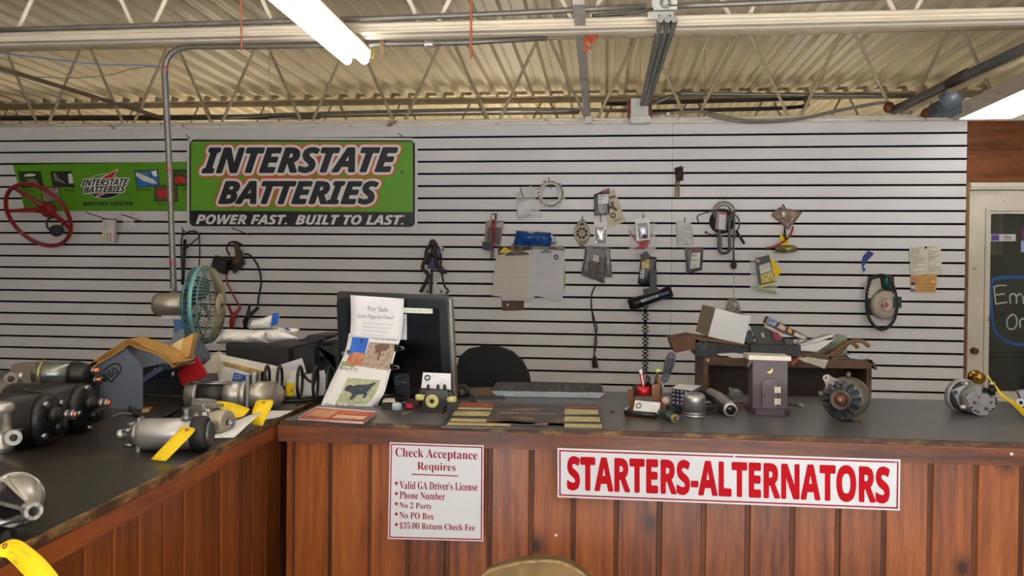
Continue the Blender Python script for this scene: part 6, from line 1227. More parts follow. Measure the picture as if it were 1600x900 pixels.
t = thing('red_cup', 'small red metal cup in the wooden pen holder', 'cup', at(*gq(280, 550), Yh+.02)); b = at(*gq(280, 548), Yh+.025); obj('cup_body', MB().lathe([(0, .021), (.034, .0235), (.034, .0215), (.003, .019), (.003, 0)], b, UP, 24), M((190, 36, 42), .3, .3, .1), t)
def pen(label, a, b_, r, col, Y=Yh+.025, cap=None):
    t = thing('pen', label, 'pen', at(*gq(*b_), Y)); A, B_ = at(*gq(*a), Y), at(*gq(*b_), Y+.005)
    obj('barrel', MB().tube([B_, A], r, 8), M(col, .4), t)
    if cap: d_ = (A-B_).normalized(); obj('cap', MB().tube([A, A+d_*.009, A+d_*.014], [r*1.02, r*.95, r*.4], 8), M(cap, .4), t)
    return t, A, B_
t, A, B_ = pen('red and white lettered pen standing in the red cup', (255, 300), (288, 470), .0062, (190, 34, 46), cap=(226, 214, 214))
mb = MB(); 
for k in range(5): q = A+(B_-A)*(.1+.15*k)+V((0, -.0066, 0)); mb.add([q+V((-.0012, 0, -.006)), q+V((.0012, 0, -.006)), q+V((.0012, 0, .006)), q+V((-.0012, 0, .006))], [(0, 1, 2, 3)])
obj('pen_lettering', mb, M((236, 220, 220), .5), t)
pen('black marker standing in the pen holder, right of the red pen', (320, 325), (315, 440), .005, (30, 30, 32)); pen('second black marker in the pen holder, with a flat clip', (342, 340), (345, 440), .0045, (40, 40, 42)); yp, _, _ = pen('black pen with a yellow-green top in the pen holder', (430, 290), (400, 450), .0045, (40, 40, 44), Yh+.03)
p = at(*gq(440, 272), Yh+.03); obj('push_button', MB().ball(p, (.009, .009, .006), 12, 8), M((196, 206, 90), .4), yp)
t = thing('screwdriver', 'large grey-handled screwdriver standing in the wooden pen holder', 'screwdriver', at(*gq(460, 510), Yh+.03)); A, B_ = at(*gq(505, 390), Yh+.03), at(*gq(592, 82), Yh+.03); d_ = (B_-A).normalized(); L = (B_-A).length
obj('handle', MB().lathe([(0, .009), (.006, .012), (.014, .0105), (.03, .013), (L*.6, .0175), (L*.85, .016), (L, .010), (L+.004, .0)], A, d_, 8, False), M((78, 80, 86), .4), t); 
for s in (-1, 1): obj('handle_groove', MB().tube([A+d_*L*.3+V((s*.006, -.0155, 0)), A+d_*L*.6+V((s*.007, -.018, 0)), A+d_*L*.82+V((s*.006, -.016, 0))], .0025, 6), M((40, 40, 44), .5), t)
e_ = at(*gq(456, 540), Yh+.035); obj('shaft', MB().tube([A, e_], .004, 8), STEEL, t)
ch = thing('card_tray', 'black desk tray holding white business cards, before the pen holder', 'card tray', onz(1007, 655)); f = [onz(*gq(*p)) for p in ((78, 765), (418, 798), (478, 715), (140, 690))]
obj('tray_base', MB().hexa([V((p.x, p.y, CT+.001)) for p in f], [V((p.x, p.y, CT+.012)) for p in f]), M((30, 28, 28), .35), ch); r_ = [f[0]*.9+f[3]*.1, f[1]*.9+f[2]*.1]
obj('front_roll', MB().tube([f[0]+V((0, .004, .012)), f[1]+V((0, .004, .012))], .009, 10), M((40, 38, 38), .3), ch); 
bc = thing('business_card', 'white business cards with a tan round logo in the black desk tray', 'cards', onz(1010, 650)); Yc = (f[0].y+f[1].y)/2+.012
cpts = [(190, 592), (465, 620), (442, 748), (165, 722)]
cq = [at(*gq(x, y), Yc+(.012 if k < 2 else 0)) for k, (x, y) in enumerate(cpts)]
for k in range(2): obj('card', MB().quad([p+V((0, .0035*k, 0)) for p in cq], .002), M((228, 228, 232), .6), bc)
Sc = bil(cq); obj('logo', patch(MB(), [Sc(.17+.125*math.cos(a), .42+.27*math.sin(a)) for a in [2*math.pi*k/20 for k in range(20)]], .001), M((150, 140, 118), .6), bc); obj('logo_mark', patch(MB(), [Sc(.11, .36), Sc(.23, .34), Sc(.22, .48), Sc(.17, .54), Sc(.12, .48)], .0016), WHITE, bc); obj('printed_text', scribble(scribble(MB(), sub(Sc, .62, .95, .25, .45), 2, 3, .0006), sub(Sc, .6, .95, .55, .75), 2, 4, .0006), M((150, 150, 154), .6), bc)
t = thing('paper_clip', 'small white clip lying left of the black card tray', 'clip', onz(981, 638)); a = onz(*gq(90, 685), CT+.006); b = onz(*gq(135, 665), CT+.008); obj('clip_body', MB().tube([a, b], .0048, 8), M((206, 206, 208), .4), t)
# box, piston, connector, scanner
tz = CT+.058; tp = [onz(*gq(*p), tz) for p in ((585, 463), (812, 492), (906, 440), (662, 425))]
t = thing('light_bulb_box', 'small dark blue box with white squares and a white lid', 'box', V((tp[0].x, tp[0].y, CT)))
obj('box_body', MB().hexa([V((p.x, p.y, CT+.001)) for p in tp], tp), M((30, 32, 62), .5), t); obj('lid', MB().hexa([p+V((0, 0, .0005)) for p in tp], [p+V((0, 0, .003)) for p in tp]), M((226, 228, 232), .5), t)
mb = MB(); rnd = random.Random(8)
for (i0, i1, nc) in ((0, 1, 5), (1, 2, 5)):
    S = bil([tp[i0], tp[i1], V((tp[i1].x, tp[i1].y, CT)), V((tp[i0].x, tp[i0].y, CT))])
    for r in range(4):
        for k in range(nc):
            u0, v0 = (k+.22)/nc, (r+.25)/4.1; du, dv = .5/nc, .13; sk = rnd.uniform(-.03, .03); n_ = vdir(S(.5, .5))
            mb.add([S(u0, v0)+n_*.0015, S(u0+du, v0+sk)+n_*.0015, S(u0+du, v0+dv)+n_*.0015, S(u0+du*.5, v0+dv*.6)+n_*.0015, S(u0, v0+dv-sk)+n_*.0015], [(0, 1, 2, 3, 4)])
obj('square_print', mb, M((196, 198, 210), .5), t)
t = thing('piston', 'worn aluminium piston standing upside down on the counter', 'piston', onz(1084, 650)); b = onz(*gq(825, 792)); b.y += .034; b.x += .004
obj('body', MB().lathe([(0, .03), (.001, .0335), (.008, .036), (.009, .034), (.012, .034), (.012, .0365), (.017, .0365), (.017, .034), (.02, .034), (.02, .0365), (.06, .0365), (.072, .034), (.078, .027), (.078, .024), (.06, .024), (.06, 0)], b, UP, 36), M((172, 172, 172), .32, .8, .1, 20), t)
for k in (-75, -100, -130): a = math.radians(k); p = b+V((math.cos(a)*.0362, math.sin(a)*.0362, .024)); obj('oil_hole', MB().cyl(p, p+V((math.cos(a)*.001, math.sin(a)*.001, 0)), .0022, n=8), BLACK, t)
t = thing('cable_connector', 'green and black cable connector beside the piston', 'connector', onz(1055, 652)); p0 = onz(*gq(645, 800), CT+.014); d_ = V((-.55, .83, .12)).normalized()
obj('plug_body', MB().lathe([(0.012, .0), (.012, .011), (.03, .013), (.03, .016), (.055, .017), (.075, .013), (.09, .008), (.09, 0)], p0, d_, 16), M((30, 54, 40), .45), t); obj('ring', MB().annulus(p0+d_*.006, d_, .014, .008, .01, 16), M((180, 164, 110), .4, .4), t); obj('pin', MB().cyl(p0-d_*.01, p0+d_*.014, .006, n=10), STEEL, t)
obj('wire', MB().tube(curve([onz(*gq(470, 705), CT+.008), onz(*gq(520, 700), CT+.012), onz(*gq(560, 660), CT+.018), onz(*gq(650, 650), CT+.03), onz(*gq(700, 680), CT+.02)], 4), .005, 6), M((46, 44, 44), .5), t); obj('side_body', MB().obox(onz(*gq(600, 690), CT+.014), (.022, .006, 0), (-.006, .014, 0), (0, 0, .012)), M((34, 40, 38), .5), t)
t = thing('wire_scrap', 'small bundle of dark wires behind the piston', 'wires', onz(1110, 642))
mb = MB(); rnd = random.Random(3)
for k in range(7): c = onz(*gq(960+rnd.uniform(-30, 30), 690), CT+.012); mb.tube(curve([c+V((rnd.uniform(-.035, .035), rnd.uniform(-.02, .02), rnd.uniform(-.008, .014))) for _ in range(4)], 4), .0035, 5)
obj('wires', mb, M((56, 50, 48), .5), t)
obj('white_tab', MB().quad([onz(*gq(945, 620), CT+.03), onz(*gq(1005, 605), CT+.034), onz(*gq(990, 625), CT+.022), onz(*gq(950, 630), CT+.022)], .001), WHITE, t)
sc = thing('barcode_scanner', 'black and silver handheld scanner lying on the counter', 'scanner', onz(1130, 645)); SCB = M((44, 44, 46), .35); SCS = M((150, 146, 142), .35, .5)
c_ = [(onz(*gq(930, 520), CT+.03), .018), (onz(*gq(1000, 540), CT+.033), .022), (onz(*gq(1090, 590), CT+.032), .024), (onz(*gq(1160, 650), CT+.027), .024), (onz(*gq(1215, 690), CT+.024), .022)]
mb = MB(); pts = [p for p, r in c_]; mb.tube(curve(pts, 4), [.016]+[.02+.0003*k for k in range(len(curve(pts, 4))-2)]+[.019], 12); obj('body', mb, SCB, sc)
tp_ = [p+V((0, -.004, .012)) for p in pts[1:]]; obj('top_shell', MB().tube(curve(tp_, 4), .0165, 12), SCS, sc); e = pts[-1]; dd = (pts[-1]-pts[-2]).normalized(); 
obj('nose_frame', MB().lathe([(-.006, .022), (.006, .024), (.01, .021), (.01, .017)], e, dd, 20), M((176, 172, 168), .3, .6), sc); obj('window', MB().lathe([(.0, .018), (.0108, .0165), (.0108, 0)], e, dd, 18), M((24, 20, 22), .15), sc); obj('edge_strip', MB().tube(curve([p+V((-.014, -.012, .014)) for p in pts[1:]], 4), .0022, 6), M((206, 200, 192), .3, .5), sc)
t = thing('plastic_wrap', 'crumpled clear wrap with pens in it, beside the little outhouse', 'wrap', onz(1155, 634)); obj('wrap', MB().bag([onz(*gq(1200, 450), CT+.04), onz(*gq(1340, 480), CT+.04), onz(*gq(1385, 570), CT+.006), onz(*gq(1220, 540), CT+.006)], .02, 95, 8, 6), CLEARD, t)
for k, col in enumerate(((90, 84, 80), (70, 60, 58), (110, 100, 96))): obj('rod', MB().tube([onz(*gq(1240, 575+k*14), CT+.006+.003*k), onz(*gq(1385, 600+k*10), CT+.006)], .004, 6), M(col, .4), t)
p = onz(*gq(1330, 652), CT+.009); obj('red_knob', MB().ball(p, (.009, .007, .007), 10, 8), M((150, 50, 70), .25), t)
# little outhouse
oh = thing('outhouse_box', 'dark purple-grey wooden outhouse box with a yellow moon and white roof', 'box', onz(1205, 650)); go = gx(1160, 540, 7.5); Yo = 2.80; OM = M((86, 74, 80), .55, 0, .08, 20, .1)
def oq(pts, Y=Yo): return [at(*go(*p), Y) for p in pts]
f = ground(oq([(120, 165), (530, 178), (527, 758), (120, 745)]), (2, 3), CT+.02); obj('body', MB().prism(f, (0, .078, 0)), OM, oh)
f = oq([(62, 760), (150, 765), (490, 775), (565, 770), (560, 830), (490, 832), (150, 815), (75, 805)], Yo-.012); zt = f[1].z
g = [onz(*go(*p)) for p in ((82, 800), (152, 815), (492, 832), (558, 828))]
base_poly = [g[0], g[1], g[2], g[3], V((g[3].x+.0, g[3].y+.1, 0)), V((g[0].x, g[0].y+.1, 0))]
obj('base', MB().prism([V((p.x, p.y, CT+.001)) for p in base_poly], (0, 0, .021)), M((72, 54, 64), .4), oh)
obj('roof', MB().prism(oq([(75, 112), (572, 130), (572, 180), (75, 165)], Yo-.016), (0, .11, 0)), M((206, 200, 188), .6, 0, .06, 20), oh); 
obj('roof_side', MB().prism(oq([(60, 250), (75, 165), (118, 168), (115, 195), (70, 255)], Yo-.01), (0, .1, 0)), M((90, 66, 52), .6), oh)
dpoly = [(228, 740), (228, 430), (245, 405), (280, 388), (325, 382), (365, 388), (400, 405), (418, 430), (418, 745)]
do = obj('door', MB().prism(oq(dpoly, Yo-.0025), (0, .0045, 0)), M((100, 86, 94), .55, 0, .06, 20), oh); mb = MB(); stroke(mb, [p+V((0, -.0006, 0)) for p in oq(dpoly+[dpoly[0]], Yo-.0026)], .0022, (0, -1, 0)); obj('door_outline', mb, M((24, 18, 24), .7), oh)
for y in (485, 622): 
    for x in (378, 416): obj('hinge', MB().prism(oq([(x, y), (x+32, y), (x+32, y+70), (x, y+70)], Yo-.005), (0, .0028, 0)), M((216, 204, 180), .35, .3), do)
for (x, y, r) in ((258, 582, .0035), (375, 432, .003)): p = at(*go(x, y), Yo-.003); obj('knot', MB().cyl(p, p+V((0, -.0008, 0)), r, n=10), M((58, 48, 56), .6), do)
obj('moon', patch(MB(), oq([(285, 310), (320, 300), (340, 280), (350, 262), (357, 285), (350, 308), (330, 325), (305, 324)]), .001), M((226, 216, 110), .5), oh)
t = thing('marker_pen', 'grey marker lying beside the little outhouse', 'pen', onz(1243, 632)); a, b = onz(1232, 628.5, CT+.006), onz(1254.5, 634, CT+.006); obj('barrel', MB().tube([a, b*.8+a*.2], .0058, 8), M((120, 116, 116), .4), t); obj('cap', MB().tube([b*.8+a*.2, b], [.0056, .0048], 8), M((176, 172, 170), .4), t)
# old alternator
GA = M((100, 96, 92), .6, .25, .25, 40, .3, dirt=((86, 72, 52), 18, .52)); gn = gx(1270, 570, 9)
t = thing('alternator', 'dirty old alternator with a rusty pulley facing out, right of the outhouse', 'alternator', onz(1320, 660)); Ya = 2.72
c = at(*gn(425, 480), Ya); c.z = max(c.z, CT+.07); v = vdir(c); ad = facing(c, -14); ad.z = .02; ad.normalize(); s = ad.cross(UP).normalized(); u = s.cross(ad)
obj('front_frame', MB().lathe([(-.03, .066), (-.022, .0675), (.004, .0665), (.01, .06), (.012, .03)], c, ad, 36), GA, t); obj('stator_band', MB().lathe([(-.055, .068), (-.0305, .068)], c, ad, 36), M((96, 84, 66), .6, .2, .2, 40), t); obj('rear_frame', MB().lathe([(-.115, .04), (-.105, .056), (-.085, .064), (-.0555, .066)], c, ad, 36), M((140, 124, 92), .6, .2, .2, 30, .3), t)
obj('fan_plate', MB().lathe([(.012, .05), (.014, .05), (.015, .02)], c, ad, 30), M((64, 68, 78), .6, .2, .2, 40), t)
for k in range(14):
    a = 2*math.pi*k/14; w = s*math.cos(a)+u*math.sin(a); g_ = ad.cross(w); p = c+ad*.014
    obj('fan_blade', MB().hexa([p+w*.027-g_*.006, p+w*.027+g_*.004, p+w*.058+g_*.013, p+w*.06-g_*.002], [p+w*.027-g_*.006+ad*.004, p+w*.027+g_*.002+ad*.012, p+w*.058+g_*.006+ad*.013, p+w*.06-g_*.003+ad*.004]), M((66, 68, 74), .7, .1, .35, 60, .2, dirt=((104, 94, 80), 30, .55)), t)
obj('pulley', MB().lathe([(.014, .026), (.026, .026), (.03, .032), (.036, .032), (.036, .027), (.028, .022), (.028, .0)], c, ad, 30), M((92, 78, 70), .5, .3, .2, 40), t); obj('pulley_nut', MB().lathe([(.028, .018), (.034, .017), (.036, .012), (.036, 0)], c, ad, 20), M((104, 56, 42), .7, .2, .3, 40), t); obj('shaft_tip', MB().lathe([(.036, .005), (.041, .004), (.042, 0)], c, ad, 12), M((200, 186, 176), .4, .5), t)
for nm, (x, y), rr, col in (('top_ear', (195, 185), .0105, (176, 168, 160)), ('bottom_ear', (655, 785), .0105, (120, 110, 96))):
    p = at(*gn(x, y), c.y-.006); w = (p-c)-ad*(p-c).dot(ad); wn = w.normalized(); g_ = ad.cross(wn)
    obj(nm, MB().annulus(p-ad*.016, ad, rr, .0045, .022, 20), M(col, .5, .4), t); obj('ear_arm', MB().hexa([c+wn*.045-g_*.028-ad*.014, p-g_*.009-ad*.014, p+g_*.009-ad*.014, c+wn*.045+g_*.028-ad*.014], [c+wn*.045-g_*.028+ad*.004, p-g_*.009+ad*.004, p+g_*.009+ad*.004, c+wn*.045+g_*.028+ad*.004]), M(col, .55, .3, .15, 40), t)
    obj('ear_bore', MB().cyl(p+ad*.0, p+ad*.002, .0045, n=12), BLACK, t)
for (x, y) in ((110, 405), (500, 135)): p = at(*gn(x, y), c.y+.01); obj('case_lug', MB().ball(p, (.008, .012, .009), 10, 8), GA, t)
# new alternator
t = thing('alternator', 'clean silver alternator tipped on its side near the door, tag attached', 'alternator', onz(1525, 650)); gt_ = gx(1470, 570, 10)
c = onz(*gt_(655, 565), CT+.052); v = vdir(c); r_ = (cR-v*cR.dot(v)).normalized(); uu = v.cross(r_)*-1; uu = r_.cross(v)*-1
uu = v.cross(r_); uu = uu if uu.z > 0 else -uu
ad = (v*.80+r_*.56-uu*.17).normalized(); s = (r_-ad*r_.dot(ad)).normalized(); u = ad.cross(s); u = u if u.z > 0 else -u
NA = M((176, 176, 186), .38, .45, .06, 20); ND = M((124, 120, 112), .4, .5, .12, 30)
kN = .9
obj('rear_cover', MB().prism([c+(s*math.cos(a)+u*math.sin(a))*rr*kN for a, rr in [(math.radians(d), r) for d, r in ((-20, .056), (10, .058), (40, .054), (62, .05), (85, .054), (115, .055), (145, .053), (160, .05), (200, .054), (225, .056), (250, .055), (280, .056), (315, .054))]], -ad*.03), NA, t)
obj('body', MB().lathe([(-.095, .046), (-.09, .05), (-.03, .051), (-.028, .045)], c, ad, 36), ND, t); obj('front_band', MB().lathe([(-.125, .046), (-.12, .058), (-.1, .0585), (-.096, .054)], c, ad, 40), NA, t); obj('front_frame', MB().lathe([(-.098, .054), (-.09, .052), (-.085, .046)], c, ad, 40), M((72, 70, 68), .5, .4), t)
obj('pulley', MB().lathe([(-.165, 0), (-.165, .026), (-.15, .028), (-.14, .022), (-.125, .028)], c, ad, 24), M((90, 88, 88), .4, .6), t)
for k in range(8): a = math.radians(50+k*10); p = c-ad*.07+(s*math.cos(a)+u*math.sin(a))*.0512; obj('vent_slot', MB().obox(p, ad*.006, (s*-math.sin(a)+u*math.cos(a))*.0025, (s*math.cos(a)+u*math.sin(a))*.0006), BLACK, t)
def fpn(x, y, h=.001): # point on the rear face from the picture
    r = ray(*gt_(x, y)); k = (c-CAMP).dot(ad)/r.dot(ad); return CAMP+r*k+ad*h
obj('rating_plate', MB().prism([fpn(*p) for p in ((385, 500), (545, 380), (605, 450), (440, 600))], ad*.002), M((196, 196, 204), .4, .3), t); mb = MB()
for k in range(5): stroke(mb, [fpn(395+k*12+10, 510+k*17, .0035), fpn(545+k*10, 395+k*15, .0035)], .0016, ad)
obj('plate_print', mb, M((96, 96, 104), .5), t)
obj('plug_socket', MB().prism([fpn(*p) for p in ((650, 350), (760, 370), (745, 420), (635, 430))], ad*.009), BLACK, t); obj('centre_boss', MB().prism([fpn(*p) for p in ((610, 470), (690, 445), (735, 480), (730, 590), (640, 635), (575, 580))], ad*.004), M((186, 186, 196), .35, .5), t)
for (x, y) in ((790, 480), (520, 590), (700, 685)): obj('cover_bolt', MB().cyl(fpn(x, y, 0), fpn(x, y, .007), .006, n=8), STEEL, t)
for (x, y) in ((860, 528), (865, 565), (860, 605), (810, 690), (770, 725), (585, 740), (540, 715), (480, 665), (600, 505), (785, 590)): obj('vent_hole', MB().obox(fpn(x, y, .0005), s*.0042, u*.0026, ad*.0006), BLACK, t)
p = c-ad*.06+u*.052-s*.02; obj('case_bolt', MB().lathe([(-.01, .008), (.012, .008), (.016, .005), (.016, 0)], p, ad, 12), M((214, 210, 200), .3, .6), t)
q = [at(*gt_(*p), c.y+.04) for p in ((180, 410), (390, 310), (400, 420), (310, 640), (300, 650))]; obj('mounting_bracket', MB().prism(q, V((0, .012, 0))), NA, t); p = at(*gt_(228, 432), c.y+.038); obj('bracket_hole', MB().cyl(p, p+V((0, -.002, 0)), .007, n=12), M((70, 70, 72), .5), t); p = at(*gt_(350, 660), c.y+.01); obj('bracket_bolt', MB().ball(p, (.012, .01, .009), 10, 8), M((206, 202, 194), .3, .6), t)
p = at(*gt_(800, 370), c.y-.01); obj('output_post', MB().lathe([(-.02, .011), (.006, .011), (.006, .006), (.022, .006)], p, UP, 12), BLACK, t); obj('post_nut', MB().cyl(p+UP*.012, p+UP*.022, .009, n=6), M((206, 190, 160), .35, .6), t)
tg = [((730, 160), (745, 150)), ((755, 225), (772, 212)), ((830, 310), (850, 300)), ((890, 410), (915, 395)), ((960, 510), (1010, 490)), ((1100, 610), (1140, 570)), ((1290, 800), (1310, 690)), ((1500, 960), (1520, 850))]
YT = [2.95, 2.945, 2.935, 2.92, 2.9, 2.86, 2.8, 2.74]
tagstrip('yellow tag trailing from the clean silver alternator, out of the right edge', [(at(*gt_(*a), Y), at(*gt_(*b_), Y)) for (a, b_), Y in zip(tg, YT)])
t = thing('alternator', 'dark and silver alternator cut off by the right picture edge', 'alternator', onz(1606, 642)); c = onz(1634, 626, CT+.05); ad = facing(c, 150)
obj('rear_frame', MB().lathe([(-.05, .03), (-.045, .046), (0, .05), (.02, .05)], c, -ad, 24), NA, t); obj('body', MB().lathe([(.02, .052), (.06, .052), (.07, .03), (.07, 0)], c, -ad, 24), IRON, t); p = at(1611, 597, c.y); obj('top_block', MB().obox(p, (.026, 0, 0), (0, .02, 0), (0, 0, .024)), BLACK, t); p = c+V((-.05, 0, .01)); obj('side_ear', MB().obox(p, (.03, 0, .01), (0, .01, 0), (-.012, 0, .03)), NA, t); p = at(1595, 629, c.y-.045); obj('ear', MB().annulus(p, vdir(p), .014, .006, .01, 16), NA, t)
# small specks on the counter
for k, (x, y, lab) in enumerate(((957, 643.5, 'small dark chip lying on the counter left of the card tray'), (1300, 634, 'dark crumb lying on the counter before the bookcase'))): solo('counter_crumb', lab, 'crumb', MB().ball(onz(x, y, CT+.003), (.006, .005, .003), 8, 5), M((50, 46, 44), .6))

# ================================================================ BEHIND THE COUNTER
bk = thing('bookcase', 'brown open-fronted cabinet behind the sales counter, piled with clutter', 'cabinet', V((.74, 3.6, 0))); Yb = 3.5; BM = woodmat('cabinet_wood', (74, 54, 40), (104, 78, 58), (120, 92, 70), (1.5, 12, 12), 0, .55)
xl, xr = at(1099, 580, Yb).x, at(1362, 580, Yb).x; zt = at(1225, 560, Yb).z; zb = at(1225, 573.5, Yb).z
def bb(n, *b, m=BM): obj(n, MB().box(*b), m, bk)
bb('top', xl, xr, Yb, Yb+.32, zb, zt); bb('side', xl, xl+.02, Yb, Yb+.32, 0, zb-.0005); bb('side', xr-.02, xr, Yb, Yb+.32, 0, zb-.0005); bb('back', xl+.021, xr-.021, Yb+.3, Yb+.32, .05, zb-.001, m=M((70, 52, 42), .7)); bb('shelf', xl+.021, xr-.021, Yb+.01, Yb+.299, .86, .88); bb('shelf', xl+.021, xr-.021, Yb+.01, Yb+.299, .42, .44); bb('plinth', xl+.021, xr-.021, Yb+.02, Yb+.04, 0, .05)
p = W(0, 0); p = at(1107, 562.5, Yb-.001); obj('tape_scrap', MB().quad([at(x, y, Yb-.001) for x, y in ((1104, 560), (1109, 562), (1107, 565), (1104, 564))], .0005), M((196, 186, 170), .5), bk)
g0 = gx(1040, 460, 5)
def bp_(pts, Y): return [at(*g0(*p), Y) for p in pts]
def prop(name, label, cat, parts):
    t = thing(name, label, cat, at(*g0(*parts[0][1][0]), parts[0][2]))
    for nm, pts, Y, th, mat in parts: obj(nm, MB().prism(bp_(pts, Y), (0, th, 0)), mat, t)
    return t
prop('cardboard_piece', 'torn brown cardboard lying on the left end of the cabinet', 'cardboard', [('flap', ((35, 350), (190, 320), (234, 327), (233, 425), (75, 458)), Yb-.03, .2, M((104, 74, 54), .8, var=.15)), ('sheet', ((195, 322), (400, 350), (660, 400), (660, 407), (400, 375), (237, 352)), Yb+.01, .2, M((112, 80, 58), .8))])
t = thing('white_box', 'white cardboard box tilted on top of the cabinet', 'box', at(*g0(480, 380), Yb+.1)); f = bp_([(392, 105), (520, 140), (590, 160), (666, 166), (612, 389), (332, 329)], Yb+.02); obj('box_front', MB().prism(f, (0, .008, 0)), M((214, 214, 218), .6, var=.03), t); obj('box_body', MB().prism([p+V((-.0, .0085, -.001)) for p in bp_([(392, 110), (664, 170), (612, 387), (334, 327)], Yb+.02)], (-.035, .16, .012)), M((136, 122, 106), .7), t)
def tray(label, pts, Y, th, col, name='black_tray'): return prop(name, label, 'tray', [('tray_body', pts, Y, th, M(col, .5))])
t = tray('dark grey bin under the cardboard at the left of the cabinet top', ((235, 375), (405, 380), (405, 488), (238, 482)), Yb+.0, .2, (36, 38, 44)); p = at(*g0(292, 390), Yb-.001); obj('round_dial', MB().ring(p, (0, -1, 0), .016, .003, 18), M((90, 92, 96), .4), t)
tray('black case under the white box on the cabinet', ((408, 378), (660, 408), (662, 470), (408, 470)), Yb+.03, .2, (26, 26, 28))
prop('paper_sheaf', 'loose papers at the cabinet edge, left of the outhouse roof', 'papers', [('sheet', ((400, 465), (540, 458), (655, 476), (640, 490), (420, 478)), Yb+.005, .03, PP), ('sheet', ((480, 478), (640, 484), (640, 494), (540, 497), (500, 490)), Yb-.012, .012, PV)])
prop('black_case', 'black instrument case behind the outhouse on the cabinet', 'case', [('case_body', ((665, 392), (1055, 398), (1057, 482), (668, 478)), Yb+.005, .2, M((30, 31, 35), .45)), ('lid_panel', ((668, 250), (772, 252), (835, 395), (722, 395)), Yb+.04, .02, M((58, 58, 48), .5)), ('lid_panel', ((755, 245), (862, 300), (1000, 395), (832, 400), (770, 290)), Yb+.06, .02, M((50, 48, 40), .5)), ('red_pouch', ((830, 285), (880, 300), (912, 350), (870, 365), (842, 340)), Yb+.05, .01, M((140, 34, 50), .5)), ('latch', ((745, 300), (765, 300), (775, 335), (755, 338)), Yb+.036, .004, M((180, 176, 170), .4)), ('grey_piece', ((640, 300), (668, 280), (700, 392), (640, 390), (625, 350)), Yb+.08, .03, M((70, 78, 78), .5)), ('stick', ((1010, 385), (1050, 345), (1060, 350), (1022, 390)), Yb+.05, .006, M((150, 120, 84), .6)), ('small_part', ((925, 345), (1000, 350), (1000, 390), (940, 395)), Yb+.045, .006, M((60, 62, 66), .4))])
t = prop('cardboard_carton', 'colourful printed narrow carton leaning on the black case', 'carton', [('carton_body', ((800, 172), (882, 214), (1112, 332), (1090, 360), (1050, 350), (960, 318), (775, 225)), Yb+.07, .05, M((70, 46, 34), .5, var=.3, scale=40))])
for nm, pts, col in (('blue_print', ((805, 178), (878, 214), (850, 250), (785, 218)), (150, 160, 196)), ('white_print', ((895, 228), (945, 255), (930, 285), (870, 258)), (190, 182, 170)), ('yellow_print', ((958, 262), (990, 272), (985, 305), (955, 295)), (222, 170, 50)), ('white_print', ((1010, 292), (1108, 335), (1085, 355), (1000, 320)), (200, 194, 184)), ('red_print', ((880, 262), (940, 292), (925, 310), (850, 270)), (120, 44, 32)), ('yellow_edge', ((775, 222), (810, 240), (800, 252), (768, 240)), (176, 160, 60))): obj(nm, patch(MB(), bp_(pts, Yb+.07), .001), M(col, .5, var=.25, scale=60), t)
obj('carton_lettering', scribble(MB(), bil(bp_([(808, 186), (866, 212), (848, 238), (792, 212)], Yb+.069)), 2, 6, .004), M((66, 74, 140), .5), t)
prop('plastic_sheet', 'shiny folded plastic sheets on the right half of the cabinet', 'plastic', [('fold', ((1045, 392), (1250, 325), (1310, 312), (1312, 330), (1060, 404)), Yb+.08, .06, M((186, 180, 172), .25, .3)), ('white_sheet', ((1055, 404), (1322, 348), (1260, 395), (1180, 448), (1060, 440)), Yb+.06, .004, M((196, 196, 196), .3, .1)), ('brown_sheet', ((1055, 440), (1180, 450), (1250, 400), (1330, 350), (1310, 440), (1260, 480), (1060, 470)), Yb+.1, .01, M((112, 96, 76), .5, var=.3, scale=40))])
prop('plastic_bag', 'greenish clear bag at the right of the cabinet top', 'bag', [('bag_back', ((1310, 325), (1350, 312), (1415, 322), (1418, 470), (1370, 495), (1290, 490)), Yb+.1, .02, M((126, 136, 110), .3, 0, .3, 30, .4, alpha=.9))])
t = thing('brown_strap', 'brown leather straps curling off the right of the cabinet', 'strap', at(*g0(1290, 495), Yb+.04))
for pts in (((1250, 480), (1300, 470), (1370, 410), (1430, 375), (1480, 395), (1500, 420)), ((1290, 495), (1340, 465), (1420, 385), (1470, 365), (1540, 370), (1592, 408)), ((1280, 460), (1380, 490), (1450, 505))): obj('strap', MB().tube(curve([at(*g0(*p), Yb+.05) for p in pts], 5), .009, 5), M((118, 86, 54), .6, var=.2), t)
prop('paper_tag', 'creased white paper hanging over the cabinet front edge', 'paper', [('tag_sheet', ((1030, 498), (1120, 490), (1272, 512), (1242, 582), (1195, 562), (1130, 540), (1085, 528)), Yb-.008, .002, M((192, 186, 172), .7, var=.15, scale=50))])
prop('red_ribbon', 'red ribbon end hanging over the cabinet edge beside the outhouse', 'ribbon', [('ribbon', ((980, 540), (1010, 512), (1060, 478), (1072, 486), (1035, 508), (1000, 552)), Yb-.004, .002, M((190, 60, 36), .6))])
prop('papers_pile', 'brown and orange scraps along the cabinet front edge', 'scraps', [('scrap', ((1055, 470), (1170, 462), (1280, 478), (1275, 500), (1120, 492)), Yb+.005, .05, M((96, 78, 56), .7, var=.3, scale=50)), ('scrap', ((1290, 490), (1420, 490), (1440, 504), (1300, 508)), Yb+.01, .05, M((90, 66, 46), .7))])
prop('paper_sheaf', 'blue and white paper at the right end of the cabinet top', 'papers', [('sheet', ((1415, 472), (1500, 472), (1602, 494), (1560, 512), (1440, 500)), Yb+.02, .03, M((176, 190, 206), .6, var=.25, scale=40))])
prop('rubber_flap', 'dark rubber flap drooping off the right end of the cabinet', 'flap', [('flap', ((1560, 508), (1612, 512), (1632, 540), (1655, 588), (1645, 590), (1612, 545), (1590, 525)), Yb+.0, .1, M((70, 60, 50), .6))])
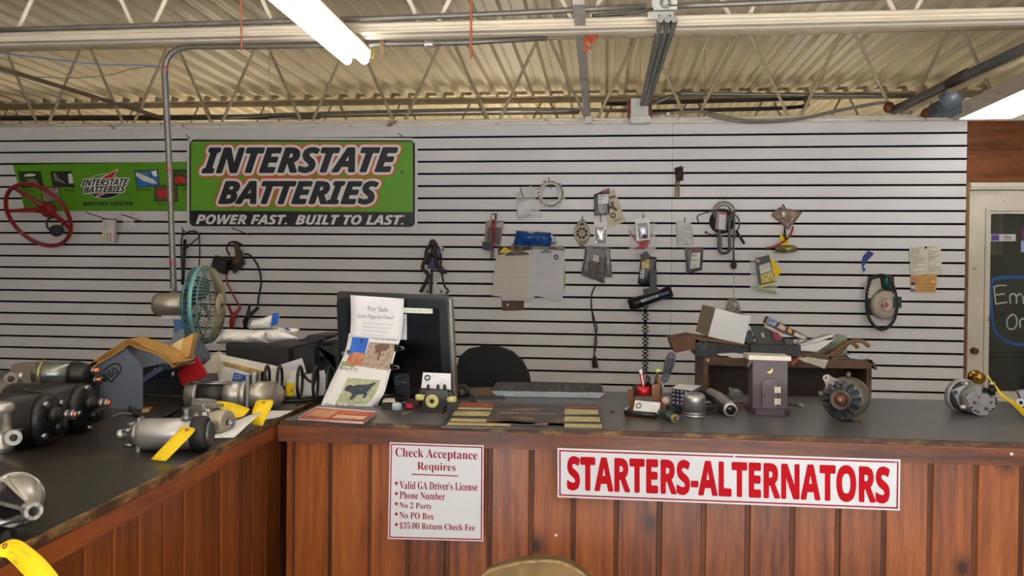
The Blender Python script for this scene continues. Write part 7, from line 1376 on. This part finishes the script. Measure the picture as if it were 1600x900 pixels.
# chair behind the counter
ch2 = thing('office_chair', 'black office chair behind the counter, right of the monitor', 'chair', V((-.44, 3.95, 0))); Yc = 3.82; CB = M((14, 14, 15), .75, 0, .1)
pts = [(712, 640), (713, 575), (718, 557), (730, 546), (755, 541), (775, 542), (798, 550), (815, 565), (825, 585), (830, 612), (831, 640)]
f = [at(x, y, Yc) for x, y in pts]; obj('backrest', MB().prism(f, (0, .07, 0)), CB, ch2); xm = (f[0].x+f[-1].x)/2
obj('seat', MB().box(xm-.23, xm+.23, Yc-.42, Yc+.02, .46, .54), CB, ch2); obj('back_bar', MB().box(xm-.03, xm+.03, Yc+.072, Yc+.09, .5, f[0].z+.15), BLACK, ch2); obj('gas_column', MB().cyl((xm, Yc-.2, .1), (xm, Yc-.2, .459), .03), BLACK, ch2)
for k in range(5):
    a = 2*math.pi*k/5+.3; e = V((xm+math.cos(a)*.28, Yc-.2+math.sin(a)*.28, .07)); obj('leg', MB().tube([(xm, Yc-.2, .11), e], [.028, .016], 8), BLACK, ch2); obj('caster', MB().cyl(e+V((-.012, 0, -.035)), e+V((.012, 0, -.035)), .034, n=14), BLACK, ch2)
# padded chair top in front of the counter
ct = thing('stool', 'tan-topped padded chair back at the bottom edge of the picture', 'chair', V((.06, 1.5, 0))); Yk = 1.55
top = [(740, 925), (757, 899), (780, 889), (815, 881), (850, 878.5), (875, 881), (895, 889), (915, 903), (935, 930)]
f = [at(x, y, Yk) for x, y in top]; zl = f[0].z-.25; poly = f+[V((f[-1].x, Yk, zl)), V((f[0].x, Yk, zl))]
SUE = M((104, 80, 44), .8, 0, .2, 30, .3); obj('backrest', MB().prism(poly, (0, .045, 0)), SUE, ct)
obj('piping', MB().tube(curve([p+V((0, .004, .001)) for p in f], 4), .004, 6), M((128, 104, 64), .7, var=.25, scale=60), ct); xm = (f[0].x+f[-1].x)/2
obj('seat', MB().box(xm-.21, xm+.21, Yk-.4, Yk+.03, .43, .49), SUE, ct)
for sx in (-1, 1): obj('leg', MB().tube([(xm+sx*.18, Yk-.36, .43), (xm+sx*.19, Yk-.38, .0)], .018, 8), PINED, ct); obj('leg', MB().tube([(xm+sx*.1, Yk+.06, zl+.1), (xm+sx*.16, Yk+.035, .45), (xm+sx*.19, Yk+.06, .0)], .018, 8), PINED, ct)
